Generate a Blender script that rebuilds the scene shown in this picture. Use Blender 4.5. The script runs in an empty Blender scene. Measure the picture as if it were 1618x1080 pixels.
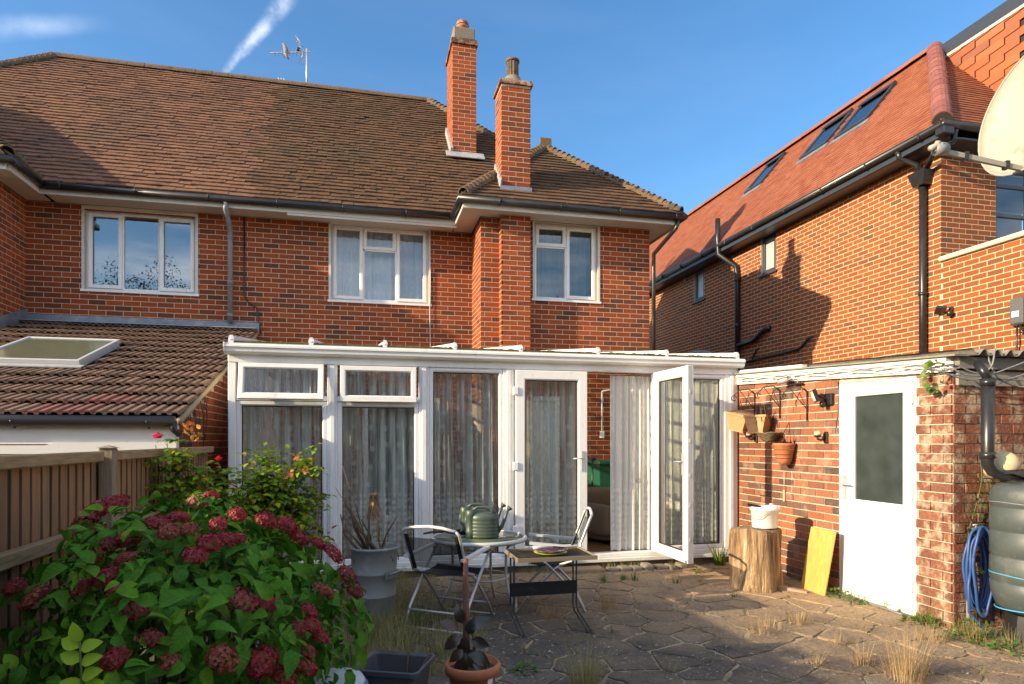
import bpy, math, random
import numpy as np
from mathutils import Vector, Matrix
random.seed(7)
SC = bpy.context.scene
COL = SC.collection
# ---------------------------------------------------------------- camera, sky, sun, exposure
F, CX, HY, TH, H = 1019.2, 809.0, 694.5, math.radians(13.242), 1.43
CO, SI = math.cos(TH), math.sin(TH)
cam_data = bpy.data.cameras.new('camera')
cam = bpy.data.objects.new('camera', cam_data)
COL.objects.link(cam)
cam.location = (0, 0, H)
cam.rotation_euler = (math.pi / 2, 0, -TH)
cam_data.sensor_width = 36
cam_data.lens = 36 * F / 1618
cam_data.shift_y = (HY - 540) / 1618
cam_data.clip_start = 0.05
cam_data.clip_end = 2000
SC.camera = cam

SUN_D = Vector((1, 0.22, -0.335)).normalized()      # the way the sunlight travels
SUN_EL = math.asin(-SUN_D.z)
SUN_AZ = math.atan2(-SUN_D.x, -SUN_D.y)
sun_data = bpy.data.lights.new('sun', 'SUN')
sun_data.energy = 3.5
sun_data.angle = math.radians(0.5)
sun_data.color = (1.0, 0.80, 0.52)
sun = bpy.data.objects.new('sun', sun_data)
COL.objects.link(sun)
sun.rotation_euler = SUN_D.to_track_quat('-Z', 'Y').to_euler()

def dirv(px):
    r = (px - CX) / F
    return r * CO + SI, CO - r * SI
def onY(px, Y):
    a, b = dirv(px); return a / b * Y
def onX(px, X):
    a, b = dirv(px); return b / a * X
def fw(X, Y): return X * SI + Y * CO
def zat(py, X, Y): return H + (HY - py) * fw(X, Y) / F
def gnd(px, py, z=0.0):
    f = (H - z) * F / (py - HY); a, b = dirv(px); return a * f, b * f
def atf(px, py, f):
    a, b = dirv(px); return Vector((a * f, b * f, H + (HY - py) * f / F))
def proj(p):
    f = fw(p[0], p[1]); f = max(f, 1e-3)
    return CX + F * (p[0] * CO - p[1] * SI) / f, HY - F * (p[2] - H) / f, f
def ray(px, py):
    a, b = dirv(px); return Vector((a, b, (HY - py) / F)).normalized()

world = bpy.data.worlds.new('World')
SC.world = world
world.use_nodes = True
wn, wl = world.node_tree.nodes, world.node_tree.links
bg = wn['Background']
sky = wn.new('ShaderNodeTexSky')
sky.sky_type = 'NISHITA'; sky.sun_disc = False
sky.sun_elevation = SUN_EL; sky.sun_rotation = SUN_AZ
sky.air_density = 1.0; sky.dust_density = 0.9; sky.ozone_density = 2.5
bg.inputs[1].default_value = 0.105
tc = wn.new('ShaderNodeTexCoord')
def wmath(op, a, b=None, c=None):
    n = wn.new('ShaderNodeMath'); n.operation = op
    for i, v in enumerate((a, b, c)):
        if v is None: continue
        if isinstance(v, (int, float)): n.inputs[i].default_value = v
        else: wl.new(v, n.inputs[i])
    return n.outputs[0]
def wdot(vec, v):
    n = wn.new('ShaderNodeVectorMath'); n.operation = 'DOT_PRODUCT'
    wl.new(vec, n.inputs[0]); n.inputs[1].default_value = v; return n.outputs['Value']
def wnoise(scale, detail=6, rough=0.6):
    n = wn.new('ShaderNodeTexNoise'); n.inputs['Scale'].default_value = scale
    n.inputs['Detail'].default_value = detail; n.inputs['Roughness'].default_value = rough
    wl.new(tc.outputs['Generated'], n.inputs['Vector']); return n.outputs['Fac']
def wmap(v, a, b, c=0.0, d=1.0):
    n = wn.new('ShaderNodeMapRange'); n.interpolation_type = 'SMOOTHSTEP'
    wl.new(v, n.inputs[0])
    for i, x in enumerate((a, b, c, d)): n.inputs[i + 1].default_value = x
    return n.outputs[0]
G = tc.outputs['Generated']
def wisp(a, b, width, grow, fade0, fade1, nscale, wob, gain):
    """a thin cloud streak along the great circle from direction a to direction b"""
    n = a.cross(b).normalized(); t = (b - a).normalized()
    off = wdot(G, n)
    along = wmath('DIVIDE', wmath('SUBTRACT', wdot(G, t), a.dot(t)), (b - a).length)
    w1 = wmath('MULTIPLY', wmath('SUBTRACT', wnoise(nscale, 5), 0.5), wob)
    off = wmath('ABSOLUTE', wmath('ADD', off, w1))
    wid = wmath('MAXIMUM', wmath('ADD', wmath('MULTIPLY', along, grow), width), 0.002)
    band = wmap(wmath('DIVIDE', off, wid), 0.0, 1.0, 1.0, 0.0)
    ends = wmath('MULTIPLY', wmap(along, -0.05, fade0), wmap(along, 1.0, fade1, 0.0, 1.0))
    tex = wmap(wnoise(nscale * 1.6, 9, 0.62), 0.22, 0.74)
    return wmath('MULTIPLY', wmath('MULTIPLY', band, ends), wmath('MULTIPLY', tex, gain))
w_a = wisp(ray(352, 118), ray(480, -40), 0.006, 0.011, 0.12, 0.65, 20, 0.018, 0.30)
w_b = wisp(ray(-160, 58), ray(190, 34), 0.02, -0.008, 0.1, 0.55, 7, 0.02, 0.16)
# thin high cloud: faint over the house, thicker across the rest of the sky (it shows mirrored in the bedroom windows)
wst = wn.new('ShaderNodeMapping'); wst.inputs['Scale'].default_value = (1.0, 2.2, 5.0); wl.new(G, wst.inputs['Vector'])
wcn = wn.new('ShaderNodeTexNoise'); wcn.inputs['Scale'].default_value = 1.9; wcn.inputs['Detail'].default_value = 8; wcn.inputs['Roughness'].default_value = 0.6; wl.new(wst.outputs[0], wcn.inputs['Vector'])
w_c = wmath('MULTIPLY', wmap(wcn.outputs['Fac'], 0.36, 0.72), wmap(wdot(G, (0.25, 1.0, 0.0)), 0.35, -0.25, 0.012, 0.74))
cl = wmath('MINIMUM', wmath('ADD', wmath('ADD', w_a, w_b), w_c), 0.9)
mixc = wn.new('ShaderNodeMix'); mixc.data_type = 'RGBA'
wl.new(cl, mixc.inputs['Factor'])
hs = wn.new('ShaderNodeHueSaturation'); hs.inputs['Saturation'].default_value = 1.22
wl.new(sky.outputs[0], hs.inputs['Color'])
wl.new(hs.outputs[0], mixc.inputs['A']); mixc.inputs['B'].default_value = (9.6, 9.4, 9.2, 1)
wl.new(mixc.outputs['Result'], bg.inputs[0])

SC.view_settings.view_transform = 'Standard'
SC.view_settings.look = 'None'
SC.view_settings.gamma = 1
SC.view_settings.use_curve_mapping = False
SC.view_settings.exposure = 1.4
SC.cycles.max_bounces = 8
SC.cycles.transparent_max_bounces = 16
SC.cycles.caustics_reflective = False
SC.cycles.caustics_refractive = False

# ---------------------------------------------------------------- materials
def new_mat(name):
    m = bpy.data.materials.new(name); m.use_nodes = True
    return m, m.node_tree.nodes, m.node_tree.links, m.node_tree.nodes['Principled BSDF']

def rgba(c): return (c[0], c[1], c[2], 1)

def mat(name, color=(.5, .5, .5), rough=.6, metal=0.0, tones=None, patches=(), grain=None, bump=None, spec=.5,
        coat=0.0, translucent=0.0, stretch=None, trans_col=None, dust_and_sun=None):
    """tones: list of colours picked per piece; patches: (scale, lo, hi, colour, strength); grain: (scale, amount); bump: (scale, strength, dist)"""
    m, N, L, B = new_mat(name)
    def math_(op, a, b=None):
        n = N.new('ShaderNodeMath'); n.operation = op
        for i, v in enumerate((a, b)):
            if v is None: continue
            if isinstance(v, (int, float)): n.inputs[i].default_value = v
            else: L.new(v, n.inputs[i])
        return n.outputs[0]
    geo = N.new('ShaderNodeNewGeometry')
    vec = geo.outputs['Position']
    if stretch:
        mp = N.new('ShaderNodeMapping'); mp.inputs['Scale'].default_value = stretch
        L.new(vec, mp.inputs['Vector']); svec = mp.outputs[0]
    else: svec = vec
    def noise(scale, detail=4, v=None, rough_=.6):
        n = N.new('ShaderNodeTexNoise'); n.inputs['Scale'].default_value = scale
        n.inputs['Detail'].default_value = detail; n.inputs['Roughness'].default_value = rough_
        L.new(v or vec, n.inputs['Vector']); return n.outputs['Fac']
    def mix(fac, a, b, mode='MIX'):
        n = N.new('ShaderNodeMix'); n.data_type = 'RGBA'; n.blend_type = mode
        for sock, v in (('Factor', fac), ('A', a), ('B', b)):
            if isinstance(v, (int, float)): n.inputs[sock].default_value = v
            elif isinstance(v, tuple): n.inputs[sock].default_value = rgba(v)
            else: L.new(v, n.inputs[sock])
        return n.outputs['Result']
    if tones:
        at = N.new('ShaderNodeAttribute'); at.attribute_name = 'rnd'
        oi = N.new('ShaderNodeObjectInfo')
        fr = math_('FRACT', math_('ADD', at.outputs['Fac'], oi.outputs['Random']))
        cr = N.new('ShaderNodeValToRGB'); cr.color_ramp.interpolation = 'LINEAR'
        els = cr.color_ramp.elements
        while len(els) > 1: els.remove(els[-1])
        k = len(tones)
        els[0].position = 0; els[0].color = rgba(tones[0])
        for i in range(1, k):
            e = els.new(i / (k - 1)); e.color = rgba(tones[i])
        L.new(fr, cr.inputs[0]); col = cr.outputs[0]
    else:
        rg = N.new('ShaderNodeRGB'); rg.outputs[0].default_value = rgba(color); col = rg.outputs[0]
    for sc_, lo, hi, pc, st in patches:
        mr = N.new('ShaderNodeMapRange'); L.new(noise(sc_, 6, svec), mr.inputs[0])
        mr.inputs[1].default_value = lo; mr.inputs[2].default_value = hi; mr.inputs[3].default_value = 0; mr.inputs[4].default_value = st
        col = mix(mr.outputs[0], col, tuple(pc))
    if dust_and_sun:                                  # (direction, from, to, colour, strength): dry soil over part of a floor, sunlight painted into its tan
        dn_ = N.new('ShaderNodeVectorMath'); dn_.operation = 'DOT_PRODUCT'; L.new(vec, dn_.inputs[0]); dn_.inputs[1].default_value = dust_and_sun[0]
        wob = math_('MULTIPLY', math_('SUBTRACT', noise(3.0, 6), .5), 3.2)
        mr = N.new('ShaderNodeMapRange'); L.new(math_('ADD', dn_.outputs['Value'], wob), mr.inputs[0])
        mr.inputs[1].default_value = dust_and_sun[1]; mr.inputs[2].default_value = dust_and_sun[2]; mr.inputs[3].default_value = 0; mr.inputs[4].default_value = dust_and_sun[4]
        col = mix(mr.outputs[0], col, tuple(dust_and_sun[3]))
    if grain:
        mr = N.new('ShaderNodeMapRange'); L.new(noise(grain[0], 5, svec, .7), mr.inputs[0])
        mr.inputs[1].default_value = .3; mr.inputs[2].default_value = .7
        mr.inputs[3].default_value = 1 - grain[1]; mr.inputs[4].default_value = 1 + grain[1]
        n = N.new('ShaderNodeVectorMath'); n.operation = 'SCALE'; L.new(col, n.inputs[0]); L.new(mr.outputs[0], n.inputs['Scale'])
        col = n.outputs[0]
    L.new(col, B.inputs['Base Color'])
    B.inputs['Roughness'].default_value = rough
    B.inputs['Metallic'].default_value = metal
    B.inputs['Specular IOR Level'].default_value = spec
    if coat: B.inputs['Coat Weight'].default_value = coat; B.inputs['Coat Roughness'].default_value = .15
    if bump:
        b = N.new('ShaderNodeBump'); b.inputs['Strength'].default_value = bump[1]; b.inputs['Distance'].default_value = bump[2]
        L.new(noise(bump[0], 6, svec), b.inputs['Height']); L.new(b.outputs[0], B.inputs['Normal'])
    if translucent:
        t = N.new('ShaderNodeBsdfTranslucent')
        if trans_col: t.inputs[0].default_value = rgba(trans_col)
        else: L.new(col, t.inputs[0])
        ms = N.new('ShaderNodeMixShader'); ms.inputs[0].default_value = translucent
        L.new(B.outputs[0], ms.inputs[1]); L.new(t.outputs[0], ms.inputs[2])
        L.new(ms.outputs[0], N['Material Output'].inputs[0])
    return m

def glass_mat(name, tint=(.9, .95, .93), refl=.06, ior=1.5, rough=0.0, milk=0.0, milk_col=(.6, .65, .6), dirt=0.0):
    m, N, L, B = new_mat(name)
    tr = N.new('ShaderNodeBsdfTransparent'); tr.inputs[0].default_value = rgba(tint)
    gl = N.new('ShaderNodeBsdfGlossy'); gl.inputs['Roughness'].default_value = rough
    lwt = N.new('ShaderNodeLayerWeight'); pw = N.new('ShaderNodeMath'); pw.operation = 'POWER'; L.new(lwt.outputs['Facing'], pw.inputs[0]); pw.inputs[1].default_value = 5
    r0 = ((ior - 1) / (ior + 1)) ** 2; fr = N.new('ShaderNodeMath'); fr.operation = 'MULTIPLY_ADD'; L.new(pw.outputs[0], fr.inputs[0]); fr.inputs[1].default_value = 1 - r0; fr.inputs[2].default_value = r0
    lwt.inputs['Blend'].default_value = .5
    ad = N.new('ShaderNodeMath'); ad.operation = 'ADD'; ad.use_clamp = True
    L.new(fr.outputs[0], ad.inputs[0]); ad.inputs[1].default_value = refl
    base = tr.outputs[0]
    if milk or dirt:
        df = N.new('ShaderNodeBsdfDiffuse'); df.inputs[0].default_value = rgba(milk_col)
        ms0 = N.new('ShaderNodeMixShader'); L.new(tr.outputs[0], ms0.inputs[1]); L.new(df.outputs[0], ms0.inputs[2])
        if dirt:
            geo = N.new('ShaderNodeNewGeometry'); n = N.new('ShaderNodeTexNoise'); n.inputs['Scale'].default_value = 6; n.inputs['Detail'].default_value = 8
            L.new(geo.outputs['Position'], n.inputs['Vector'])
            mr = N.new('ShaderNodeMapRange'); L.new(n.outputs['Fac'], mr.inputs[0])
            mr.inputs[1].default_value = .35; mr.inputs[2].default_value = .75; mr.inputs[3].default_value = milk; mr.inputs[4].default_value = milk + dirt
            L.new(mr.outputs[0], ms0.inputs[0])
        else: ms0.inputs[0].default_value = milk
        base = ms0.outputs[0]
    ms = N.new('ShaderNodeMixShader'); L.new(ad.outputs[0], ms.inputs[0]); L.new(base, ms.inputs[1]); L.new(gl.outputs[0], ms.inputs[2])
    L.new(ms.outputs[0], N['Material Output'].inputs[0])
    return m

def curtain_mat(name, col=(.75, .74, .70), sheer=.35, spot_scale=9.0, spot=.25, border=None):
    """net curtain: partly see-through weave with denser embroidered flowers; border: height below which the lace is dense"""
    m, N, L, B = new_mat(name)
    df = N.new('ShaderNodeBsdfDiffuse'); df.inputs[0].default_value = rgba(col)
    tl = N.new('ShaderNodeBsdfTranslucent'); tl.inputs[0].default_value = rgba(col)
    m1 = N.new('ShaderNodeMixShader'); m1.inputs[0].default_value = .28
    L.new(df.outputs[0], m1.inputs[1]); L.new(tl.outputs[0], m1.inputs[2])
    tr = N.new('ShaderNodeBsdfTransparent')
    uv = N.new('ShaderNodeUVMap')
    def vor(scale, lo, hi):
        v = N.new('ShaderNodeTexVoronoi'); v.voronoi_dimensions = '2D'; v.inputs['Scale'].default_value = scale
        v.inputs['Randomness'].default_value = .35
        L.new(uv.outputs[0], v.inputs['Vector'])
        mr = N.new('ShaderNodeMapRange'); L.new(v.outputs['Distance'], mr.inputs[0])
        mr.inputs[1].default_value = lo; mr.inputs[2].default_value = hi; mr.inputs[3].default_value = 1; mr.inputs[4].default_value = 0
        return mr.outputs[0]
    s = vor(spot_scale, .12, .2)
    mpx = N.new('ShaderNodeMapping'); mpx.inputs['Scale'].default_value = (1, .06, 1); L.new(uv.outputs[0], mpx.inputs['Vector'])
    nz = N.new('ShaderNodeTexNoise'); nz.noise_dimensions = '2D'; nz.inputs['Scale'].default_value = 9; nz.inputs['Detail'].default_value = 4; nz.inputs['Roughness'].default_value = .65; L.new(mpx.outputs[0], nz.inputs['Vector'])
    gth = N.new('ShaderNodeMapRange'); L.new(nz.outputs['Fac'], gth.inputs[0]); gth.inputs[1].default_value = .38; gth.inputs[2].default_value = .62; gth.inputs[3].default_value = -sheer * .5; gth.inputs[4].default_value = sheer * .75
    a = N.new('ShaderNodeMath'); a.operation = 'MULTIPLY'; L.new(s, a.inputs[0]); a.inputs[1].default_value = spot
    ag = N.new('ShaderNodeMath'); ag.operation = 'ADD'; L.new(a.outputs[0], ag.inputs[0]); L.new(gth.outputs[0], ag.inputs[1])
    tot = ag.outputs[0]
    if border:
        sx = N.new('ShaderNodeSeparateXYZ'); L.new(uv.outputs[0], sx.inputs[0])
        mr = N.new('ShaderNodeMapRange'); L.new(sx.outputs[1], mr.inputs[0])
        mr.inputs[1].default_value = border; mr.inputs[2].default_value = border + .12; mr.inputs[3].default_value = 1; mr.inputs[4].default_value = 0
        v2 = vor(15, .25, .42)
        mm = N.new('ShaderNodeMath'); mm.operation = 'MULTIPLY'; L.new(mr.outputs[0], mm.inputs[0]); L.new(v2, mm.inputs[1])
        m3 = N.new('ShaderNodeMath'); m3.operation = 'MULTIPLY_ADD'; L.new(mm.outputs[0], m3.inputs[0]); m3.inputs[1].default_value = .4; L.new(tot, m3.inputs[2])
        tot = m3.outputs[0]
    o = N.new('ShaderNodeMath'); o.operation = 'ADD'; o.use_clamp = True; L.new(tot, o.inputs[0]); o.inputs[1].default_value = 1 - sheer
    ms = N.new('ShaderNodeMixShader'); L.new(o.outputs[0], ms.inputs[0]); L.new(tr.outputs[0], ms.inputs[1]); L.new(m1.outputs[0], ms.inputs[2])
    L.new(ms.outputs[0], N['Material Output'].inputs[0])
    return m

MORTAR = mat('mortar', (.50, .40, .29), .95, grain=(60, .15), bump=(120, .4, .004))
BRICK_OLD = mat('brick_red', rough=.9, spec=.25, tones=[(0.3196, 0.0697, 0.0188), (0.2663, 0.0546, 0.0158), (0.3551, 0.0819, 0.0218), (0.2309, 0.0485, 0.0158), (0.3107, 0.0637, 0.0173), (0.1154, 0.0424, 0.0226), (0.2751, 0.0595, 0.0165), (0.3373, 0.0758, 0.0196), (0.1775, 0.0436, 0.0169), (0.2929, 0.0606, 0.0169), (0.0932, 0.0376, 0.0218), (0.3284, 0.0728, 0.0196)],
                patches=[(1.1, .52, .72, (.15, .055, .03), .55), (.5, .55, .7, (.09, .045, .03), .35)], stretch=(1, 1, .35), grain=(70, .2), bump=(90, .25, .0015))
BRICK_NEW = mat('brick_orange', rough=.9, spec=.25, tones=[(0.2502, 0.077, 0.025), (0.2252, 0.0642, 0.0207), (0.2753, 0.0847, 0.0268), (0.2127, 0.0564, 0.0186), (0.2628, 0.077, 0.0243), (0.1251, 0.0616, 0.0304), (0.2377, 0.0668, 0.0215), (0.269, 0.0796, 0.025), (0.1877, 0.0616, 0.0232), (0.244, 0.0719, 0.0222)],
                grain=(70, .2), bump=(90, .25, .0015))
BRICK_GARAGE = mat('brick_garage', rough=.9, spec=.25, tones=[(.29, .095, .045), (.22, .085, .05), (.33, .125, .06), (.17, .075, .05), (.31, .115, .06), (.085, .055, .045), (.27, .085, .04), (.34, .15, .085), (.14, .07, .05), (.30, .10, .048), (.24, .12, .075), (.10, .06, .048)],
                patches=[(5, .56, .72, (.52, .38, .30), .35)], grain=(60, .25), bump=(80, .6, .005))
BRICK_WORN = mat('brick_worn', rough=.95, spec=.2, tones=[(0.24, 0.096, 0.0562), (0.176, 0.068, 0.045), (0.272, 0.12, 0.0713), (0.136, 0.06, 0.0413), (0.256, 0.096, 0.0525)],
                patches=[(9, .48, .62, (.46, .36, .26), .8), (4, .5, .7, (.10, .06, .05), .6)], grain=(50, .3), bump=(45, .9, .012))
MORTAR_OLD = mat('mortar_old', (.60, .53, .42), .95, patches=[(8, .5, .7, (.2, .16, .12), .6)], grain=(50, .2), bump=(70, .7, .008))
MORTAR_N = mat('mortar_pale', (.58, .47, .32), .95, grain=(60, .15), bump=(120, .3, .003))
TILE_L = mat('tile_red_brown', rough=.85, spec=.3, tones=[(0.1915, 0.0947, 0.0539), (0.2136, 0.1051, 0.0598), (0.1768, 0.0854, 0.0491), (0.221, 0.1121, 0.0658), (0.1989, 0.0968, 0.0551), (0.1399, 0.07, 0.0419), (0.2063, 0.1016, 0.0568)],
             patches=[(.9, .46, .70, (.10, .062, .045), .6), (6, .58, .68, (.05, .038, .028), .85), (2.2, .66, .74, (.22, .16, .05), .6)], grain=(30, .25), bump=(60, .3, .002))
TILE_R = mat('tile_dark_brown', rough=.88, spec=.25, tones=[(0.1215, 0.0657, 0.0359), (0.1384, 0.0742, 0.0398), (0.108, 0.0578, 0.0316), (0.1485, 0.0802, 0.0431), (0.1248, 0.0669, 0.0365), (0.081, 0.0475, 0.0277)],
             patches=[(.7, .45, .68, (.085, .066, .04), .6), (6, .58, .68, (.045, .038, .026), .85), (9, .70, .76, (.30, .27, .20), .7)], grain=(30, .25), bump=(60, .35, .003))
TILE_N = mat('tile_orange', rough=.75, spec=.35, tones=[(0.2455, 0.0808, 0.0389), (0.2744, 0.0949, 0.0454), (0.2166, 0.0668, 0.0337), (0.2888, 0.1055, 0.0518), (0.2527, 0.0773, 0.0376), (0.1949, 0.0598, 0.0324)],
             patches=[(.9, .5, .75, (.30, .12, .075), .5)], grain=(30, .18), bump=(60, .3, .003))
TILE_HUNG = mat('tile_hung_orange', rough=.75, spec=.3, tones=[(0.312, 0.1013, 0.042), (0.2652, 0.0863, 0.042), (0.351, 0.1275, 0.0525), (0.2262, 0.0825, 0.049), (0.3354, 0.1125, 0.042)], grain=(40, .15), bump=(60, .3, .003))
RIDGE_N = mat('ridge_purple_red', rough=.7, spec=.4, tones=[(.24, .085, .07), (.20, .07, .06), (.27, .10, .08)], patches=[(9, .6, .68, (.06, .035, .035), .7)], grain=(30, .2), bump=(50, .4, .004))
TILE_C = mat('tile_concrete', rough=.85, spec=.3, tones=[(.17, .105, .070), (.205, .125, .082), (.14, .088, .060), (.19, .115, .076), (.22, .135, .09), (.15, .095, .066)],
             patches=[(3.2, .58, .7, (.055, .04, .03), .7), (2.1, .66, .74, (.22, .19, .04), .8), (30, .70, .76, (.32, .28, .24), .6)], grain=(40, .3), bump=(70, .6, .005))
MOSS = mat('moss', (.075, .075, .025), .95, patches=[(8, .45, .6, (.14, .11, .03), .8), (14, .55, .65, (.04, .035, .02), .8)], bump=(60, 1, .02))
RIDGE_M = mat('ridge_mossy', rough=.9, tones=[(.13, .085, .055), (.16, .10, .06), (.10, .07, .045)], patches=[(3, .52, .66, (.16, .12, .03), .6), (7, .55, .65, (.05, .045, .025), .8)], bump=(50, .9, .012))
LEAD = mat('lead', (.20, .23, .28), .45, .35, patches=[(5, .45, .7, (.38, .40, .42), .6), (15, .5, .7, (.12, .13, .15), .5)], bump=(12, .3, .01))
LEAD_PALE = mat('lead_pale', (.42, .42, .41), .55, .2, patches=[(8, .45, .7, (.25, .25, .25), .6)], bump=(15, .4, .01))
UNDER = mat('underlay', (.03, .025, .022), .9)
UPVC = mat('upvc', (.80, .80, .79), .35, spec=.4, patches=[(3, .52, .75, (.60, .59, .54), .5), (14, .60, .72, (.50, .48, .41), .4), (45, .64, .72, (.38, .36, .3), .5)], stretch=(1, 1, .5))
UPVC_DIRTY = mat('upvc_dirty', (.74, .73, .69), .4, patches=[(3, .45, .7, (.48, .46, .38), .6), (25, .58, .7, (.25, .24, .17), .45)], stretch=(1, 1, 3))
FASCIA = mat('fascia_paint', (.62, .60, .55), .55, patches=[(6, .5, .72, (.42, .38, .32), .5), (22, .62, .7, (.28, .25, .2), .6)], bump=(30, .3, .004), stretch=(.4, .4, 3))
SOFFIT = mat('soffit_paint', (.55, .49, .41), .6, patches=[(5, .5, .7, (.42, .36, .28), .4)])
WHITE_PAINT = mat('white_paint', (.70, .69, .66), .5, patches=[(4, .55, .75, (.62, .58, .5), .45), (18, .66, .74, (.35, .32, .27), .5)], bump=(30, .3, .004))
BLACKP = mat('black_plastic', (.018, .018, .020), .3, spec=.5, patches=[(9, .5, .8, (.06, .058, .055), .4)])
BLACKM = mat('black_metal', (.02, .02, .022), .4, .0, patches=[(20, .55, .75, (.09, .075, .06), .5)])
GREYPIPE = mat('grey_pipe', (.20, .21, .23), .5, patches=[(9, .5, .7, (.12, .12, .13), .5)])
ANTHRACITE = mat('anthracite', (.035, .042, .055), .35)
GLASS = glass_mat('glass', (.96, .98, .97), .012, 1.3)
GLASS_UP = glass_mat('glass_upstairs', (.94, .96, .97), .05, 1.5)
GLASS_SKY = glass_mat('glass_bedroom', (.80, .84, .86), .20, 1.5)
GLASS_ROOF = glass_mat('glass_rooflight', (.25, .3, .32), .30, 1.5)
GLASS_FROST = glass_mat('glass_frosted', (.5, .55, .53), .06, 1.4, .25, milk=.72, milk_col=(.50, .55, .54))
GLASS_GREEN = glass_mat('glass_algae', (.3, .34, .26), .05, 1.4, .15, milk=.72, milk_col=(.17, .19, .12), dirt=.2)
GLASS_DARK = glass_mat('glass_door_frosted', (.2, .24, .24), .03, 1.4, .3, milk=.5, milk_col=(.05, .066, .064), dirt=.4)
POLY = glass_mat('polycarbonate', (.93, .93, .90), .03, 1.4, .2, milk=.10, milk_col=(.5, .5, .46), dirt=.15)
ROOMDARK = mat('room_wall', (.30, .29, .27), .9)
CURT = curtain_mat('net_curtain', (.74, .76, .73), .50, 5.2, .22, .62)
CURT_OPEN = curtain_mat('net_curtain_open', (.93, .91, .86), .12, 5.2, .12, .62)
CURT_UP = curtain_mat('bedroom_net', (.84, .88, .92), .10, 9, .10)
CURT_DARK = curtain_mat('bedroom_drape', (.17, .25, .27), .05, 5, .05)
FLOORW = mat('floor_wood', (.22, .11, .05), .4, stretch=(1, 12, 1), grain=(6, .25))
CONC = mat('concrete', (.19, .165, .13), .9, patches=[(4, .5, .7, (.16, .15, .13), .6), (20, .6, .7, (.42, .40, .36), .5)], grain=(60, .2), bump=(50, .6, .006))
ASBESTOS = mat('corrugated_cement', (.22, .21, .18), .95, patches=[(5, .5, .68, (.09, .085, .07), .7), (16, .58, .66, (.32, .30, .25), .6)], bump=(40, .7, .006))
WOODF = mat('fence_board', rough=.85, tones=[(0.257, 0.1317, 0.0631), (0.3024, 0.1568, 0.0749), (0.2268, 0.1154, 0.0577), (0.3251, 0.1756, 0.0812), (0.2722, 0.1443, 0.0686)], patches=[(3, .5, .7, (.12, .11, .06), .5)], stretch=(9, 9, .7), grain=(8, .3), bump=(14, .4, .004))
WOODRAIL = mat('fence_rail', (.33, .225, .115), .85, patches=[(5, .5, .7, (.13, .11, .06), .6)], stretch=(6, 1, 8), grain=(8, .25), bump=(14, .4, .004))
WOODPOST = mat('fence_post', (.26, .20, .13), .9, patches=[(5, .5, .7, (.09, .075, .05), .6)], stretch=(9, 9, .8), grain=(8, .3), bump=(14, .5, .005))
BARK = mat('bark', (.10, .065, .04), .95, stretch=(5, 5, 1), grain=(10, .4), bump=(14, .8, .02))
STUMPW = mat('stump_wood', (.40, .27, .145), .85, stretch=(7, 7, .8), patches=[(1.6, .46, .60, (.20, .11, .05), .85), (3.5, .55, .66, (.10, .06, .035), .7), (5, .55, .7, (.60, .48, .32), .6)], grain=(5, .4), bump=(6, 1.0, .05))
BOARDW = mat('pine_board', (.62, .34, .09), .5, stretch=(9, 9, .6), grain=(5, .22), patches=[(3, .5, .75, (.48, .24, .06), .5)])
ALU = mat('painted_aluminium', (.46, .47, .48), .35, .3, patches=[(9, .55, .75, (.35, .34, .32), .4)])
ALU_WHITE = mat('white_metal', (.58, .58, .57), .4, .1, patches=[(14, .55, .75, (.4, .38, .35), .4)])
GALV = mat('galvanised', (.24, .25, .24), .6, .2, patches=[(3, .45, .7, (.22, .24, .24), .6), (9, .55, .75, (.46, .46, .44), .5)], bump=(6, .3, .01))
TERRA = mat('terracotta', (.42, .155, .065), .7, patches=[(7, .5, .7, (.34, .13, .065), .5)], grain=(40, .12), bump=(60, .2, .003))
TERRA_PALE = mat('terracotta_pale', (.55, .30, .15), .8, patches=[(9, .5, .7, (.40, .2, .1), .5)], grain=(40, .15), bump=(50, .4, .004))
GREENCAN = mat('watering_can_green', (.050, .075, .058), .42, patches=[(12, .5, .75, (.10, .12, .10), .4)])
TANKG = mat('tank_green', (.060, .074, .074), .5, patches=[(9, .56, .7, (.14, .14, .115), .5), (4, .5, .7, (.10, .125, .115), .5), (25, .6, .7, (.16, .18, .16), .3)], bump=(5, .15, .01))
GREYTUB = mat('grey_tub', (.085, .085, .10), .5, patches=[(9, .55, .75, (.16, .16, .17), .5)])
DOORW = mat('door_upvc', (.68, .68, .67), .35, patches=[(2.5, .55, .75, (.66, .63, .56), .4), (18, .62, .72, (.52, .48, .40), .4)], stretch=(1, 1, .4))
WHITEP = mat('white_plastic', (.82, .82, .80), .4)
BLUEP = mat('blue_plastic', (.05, .14, .30), .4)
PALEBLUE = mat('pale_blue_lid', (.55, .62, .68), .45, patches=[(8, .55, .75, (.42, .46, .48), .5)])
HOSE = mat('hose_blue', (.028, .075, .23), .45, patches=[(15, .6, .75, (.10, .16, .3), .4)])
ROPE = mat('rope_blue', (.05, .36, .62), .7)
REDP = mat('red_plastic', (.60, .03, .02), .4)
CREAM = mat('cream_plastic', (.62, .50, .28), .45)
MESHB = mat('chair_mesh', (.012, .013, .015), .6, spec=.3)
DISH = mat('dish_paint', (.34, .32, .27), .55, patches=[(10, .56, .68, (.24, .21, .15), .6), (40, .66, .72, (.12, .10, .08), .6)], bump=(30, .15, .003))
SOIL = mat('soil', (.085, .06, .04), .95, patches=[(2, .45, .65, (.12, .085, .05), .7), (30, .58, .68, (.22, .17, .11), .6)], grain=(60, .3), bump=(30, .8, .03))
JOINT = mat('paving_joint', (.36, .28, .19), .95, patches=[(5, .52, .66, (.12, .11, .05), .7), (2, .5, .7, (.19, .145, .09), .6)], grain=(80, .3), bump=(50, .8, .012))
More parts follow.
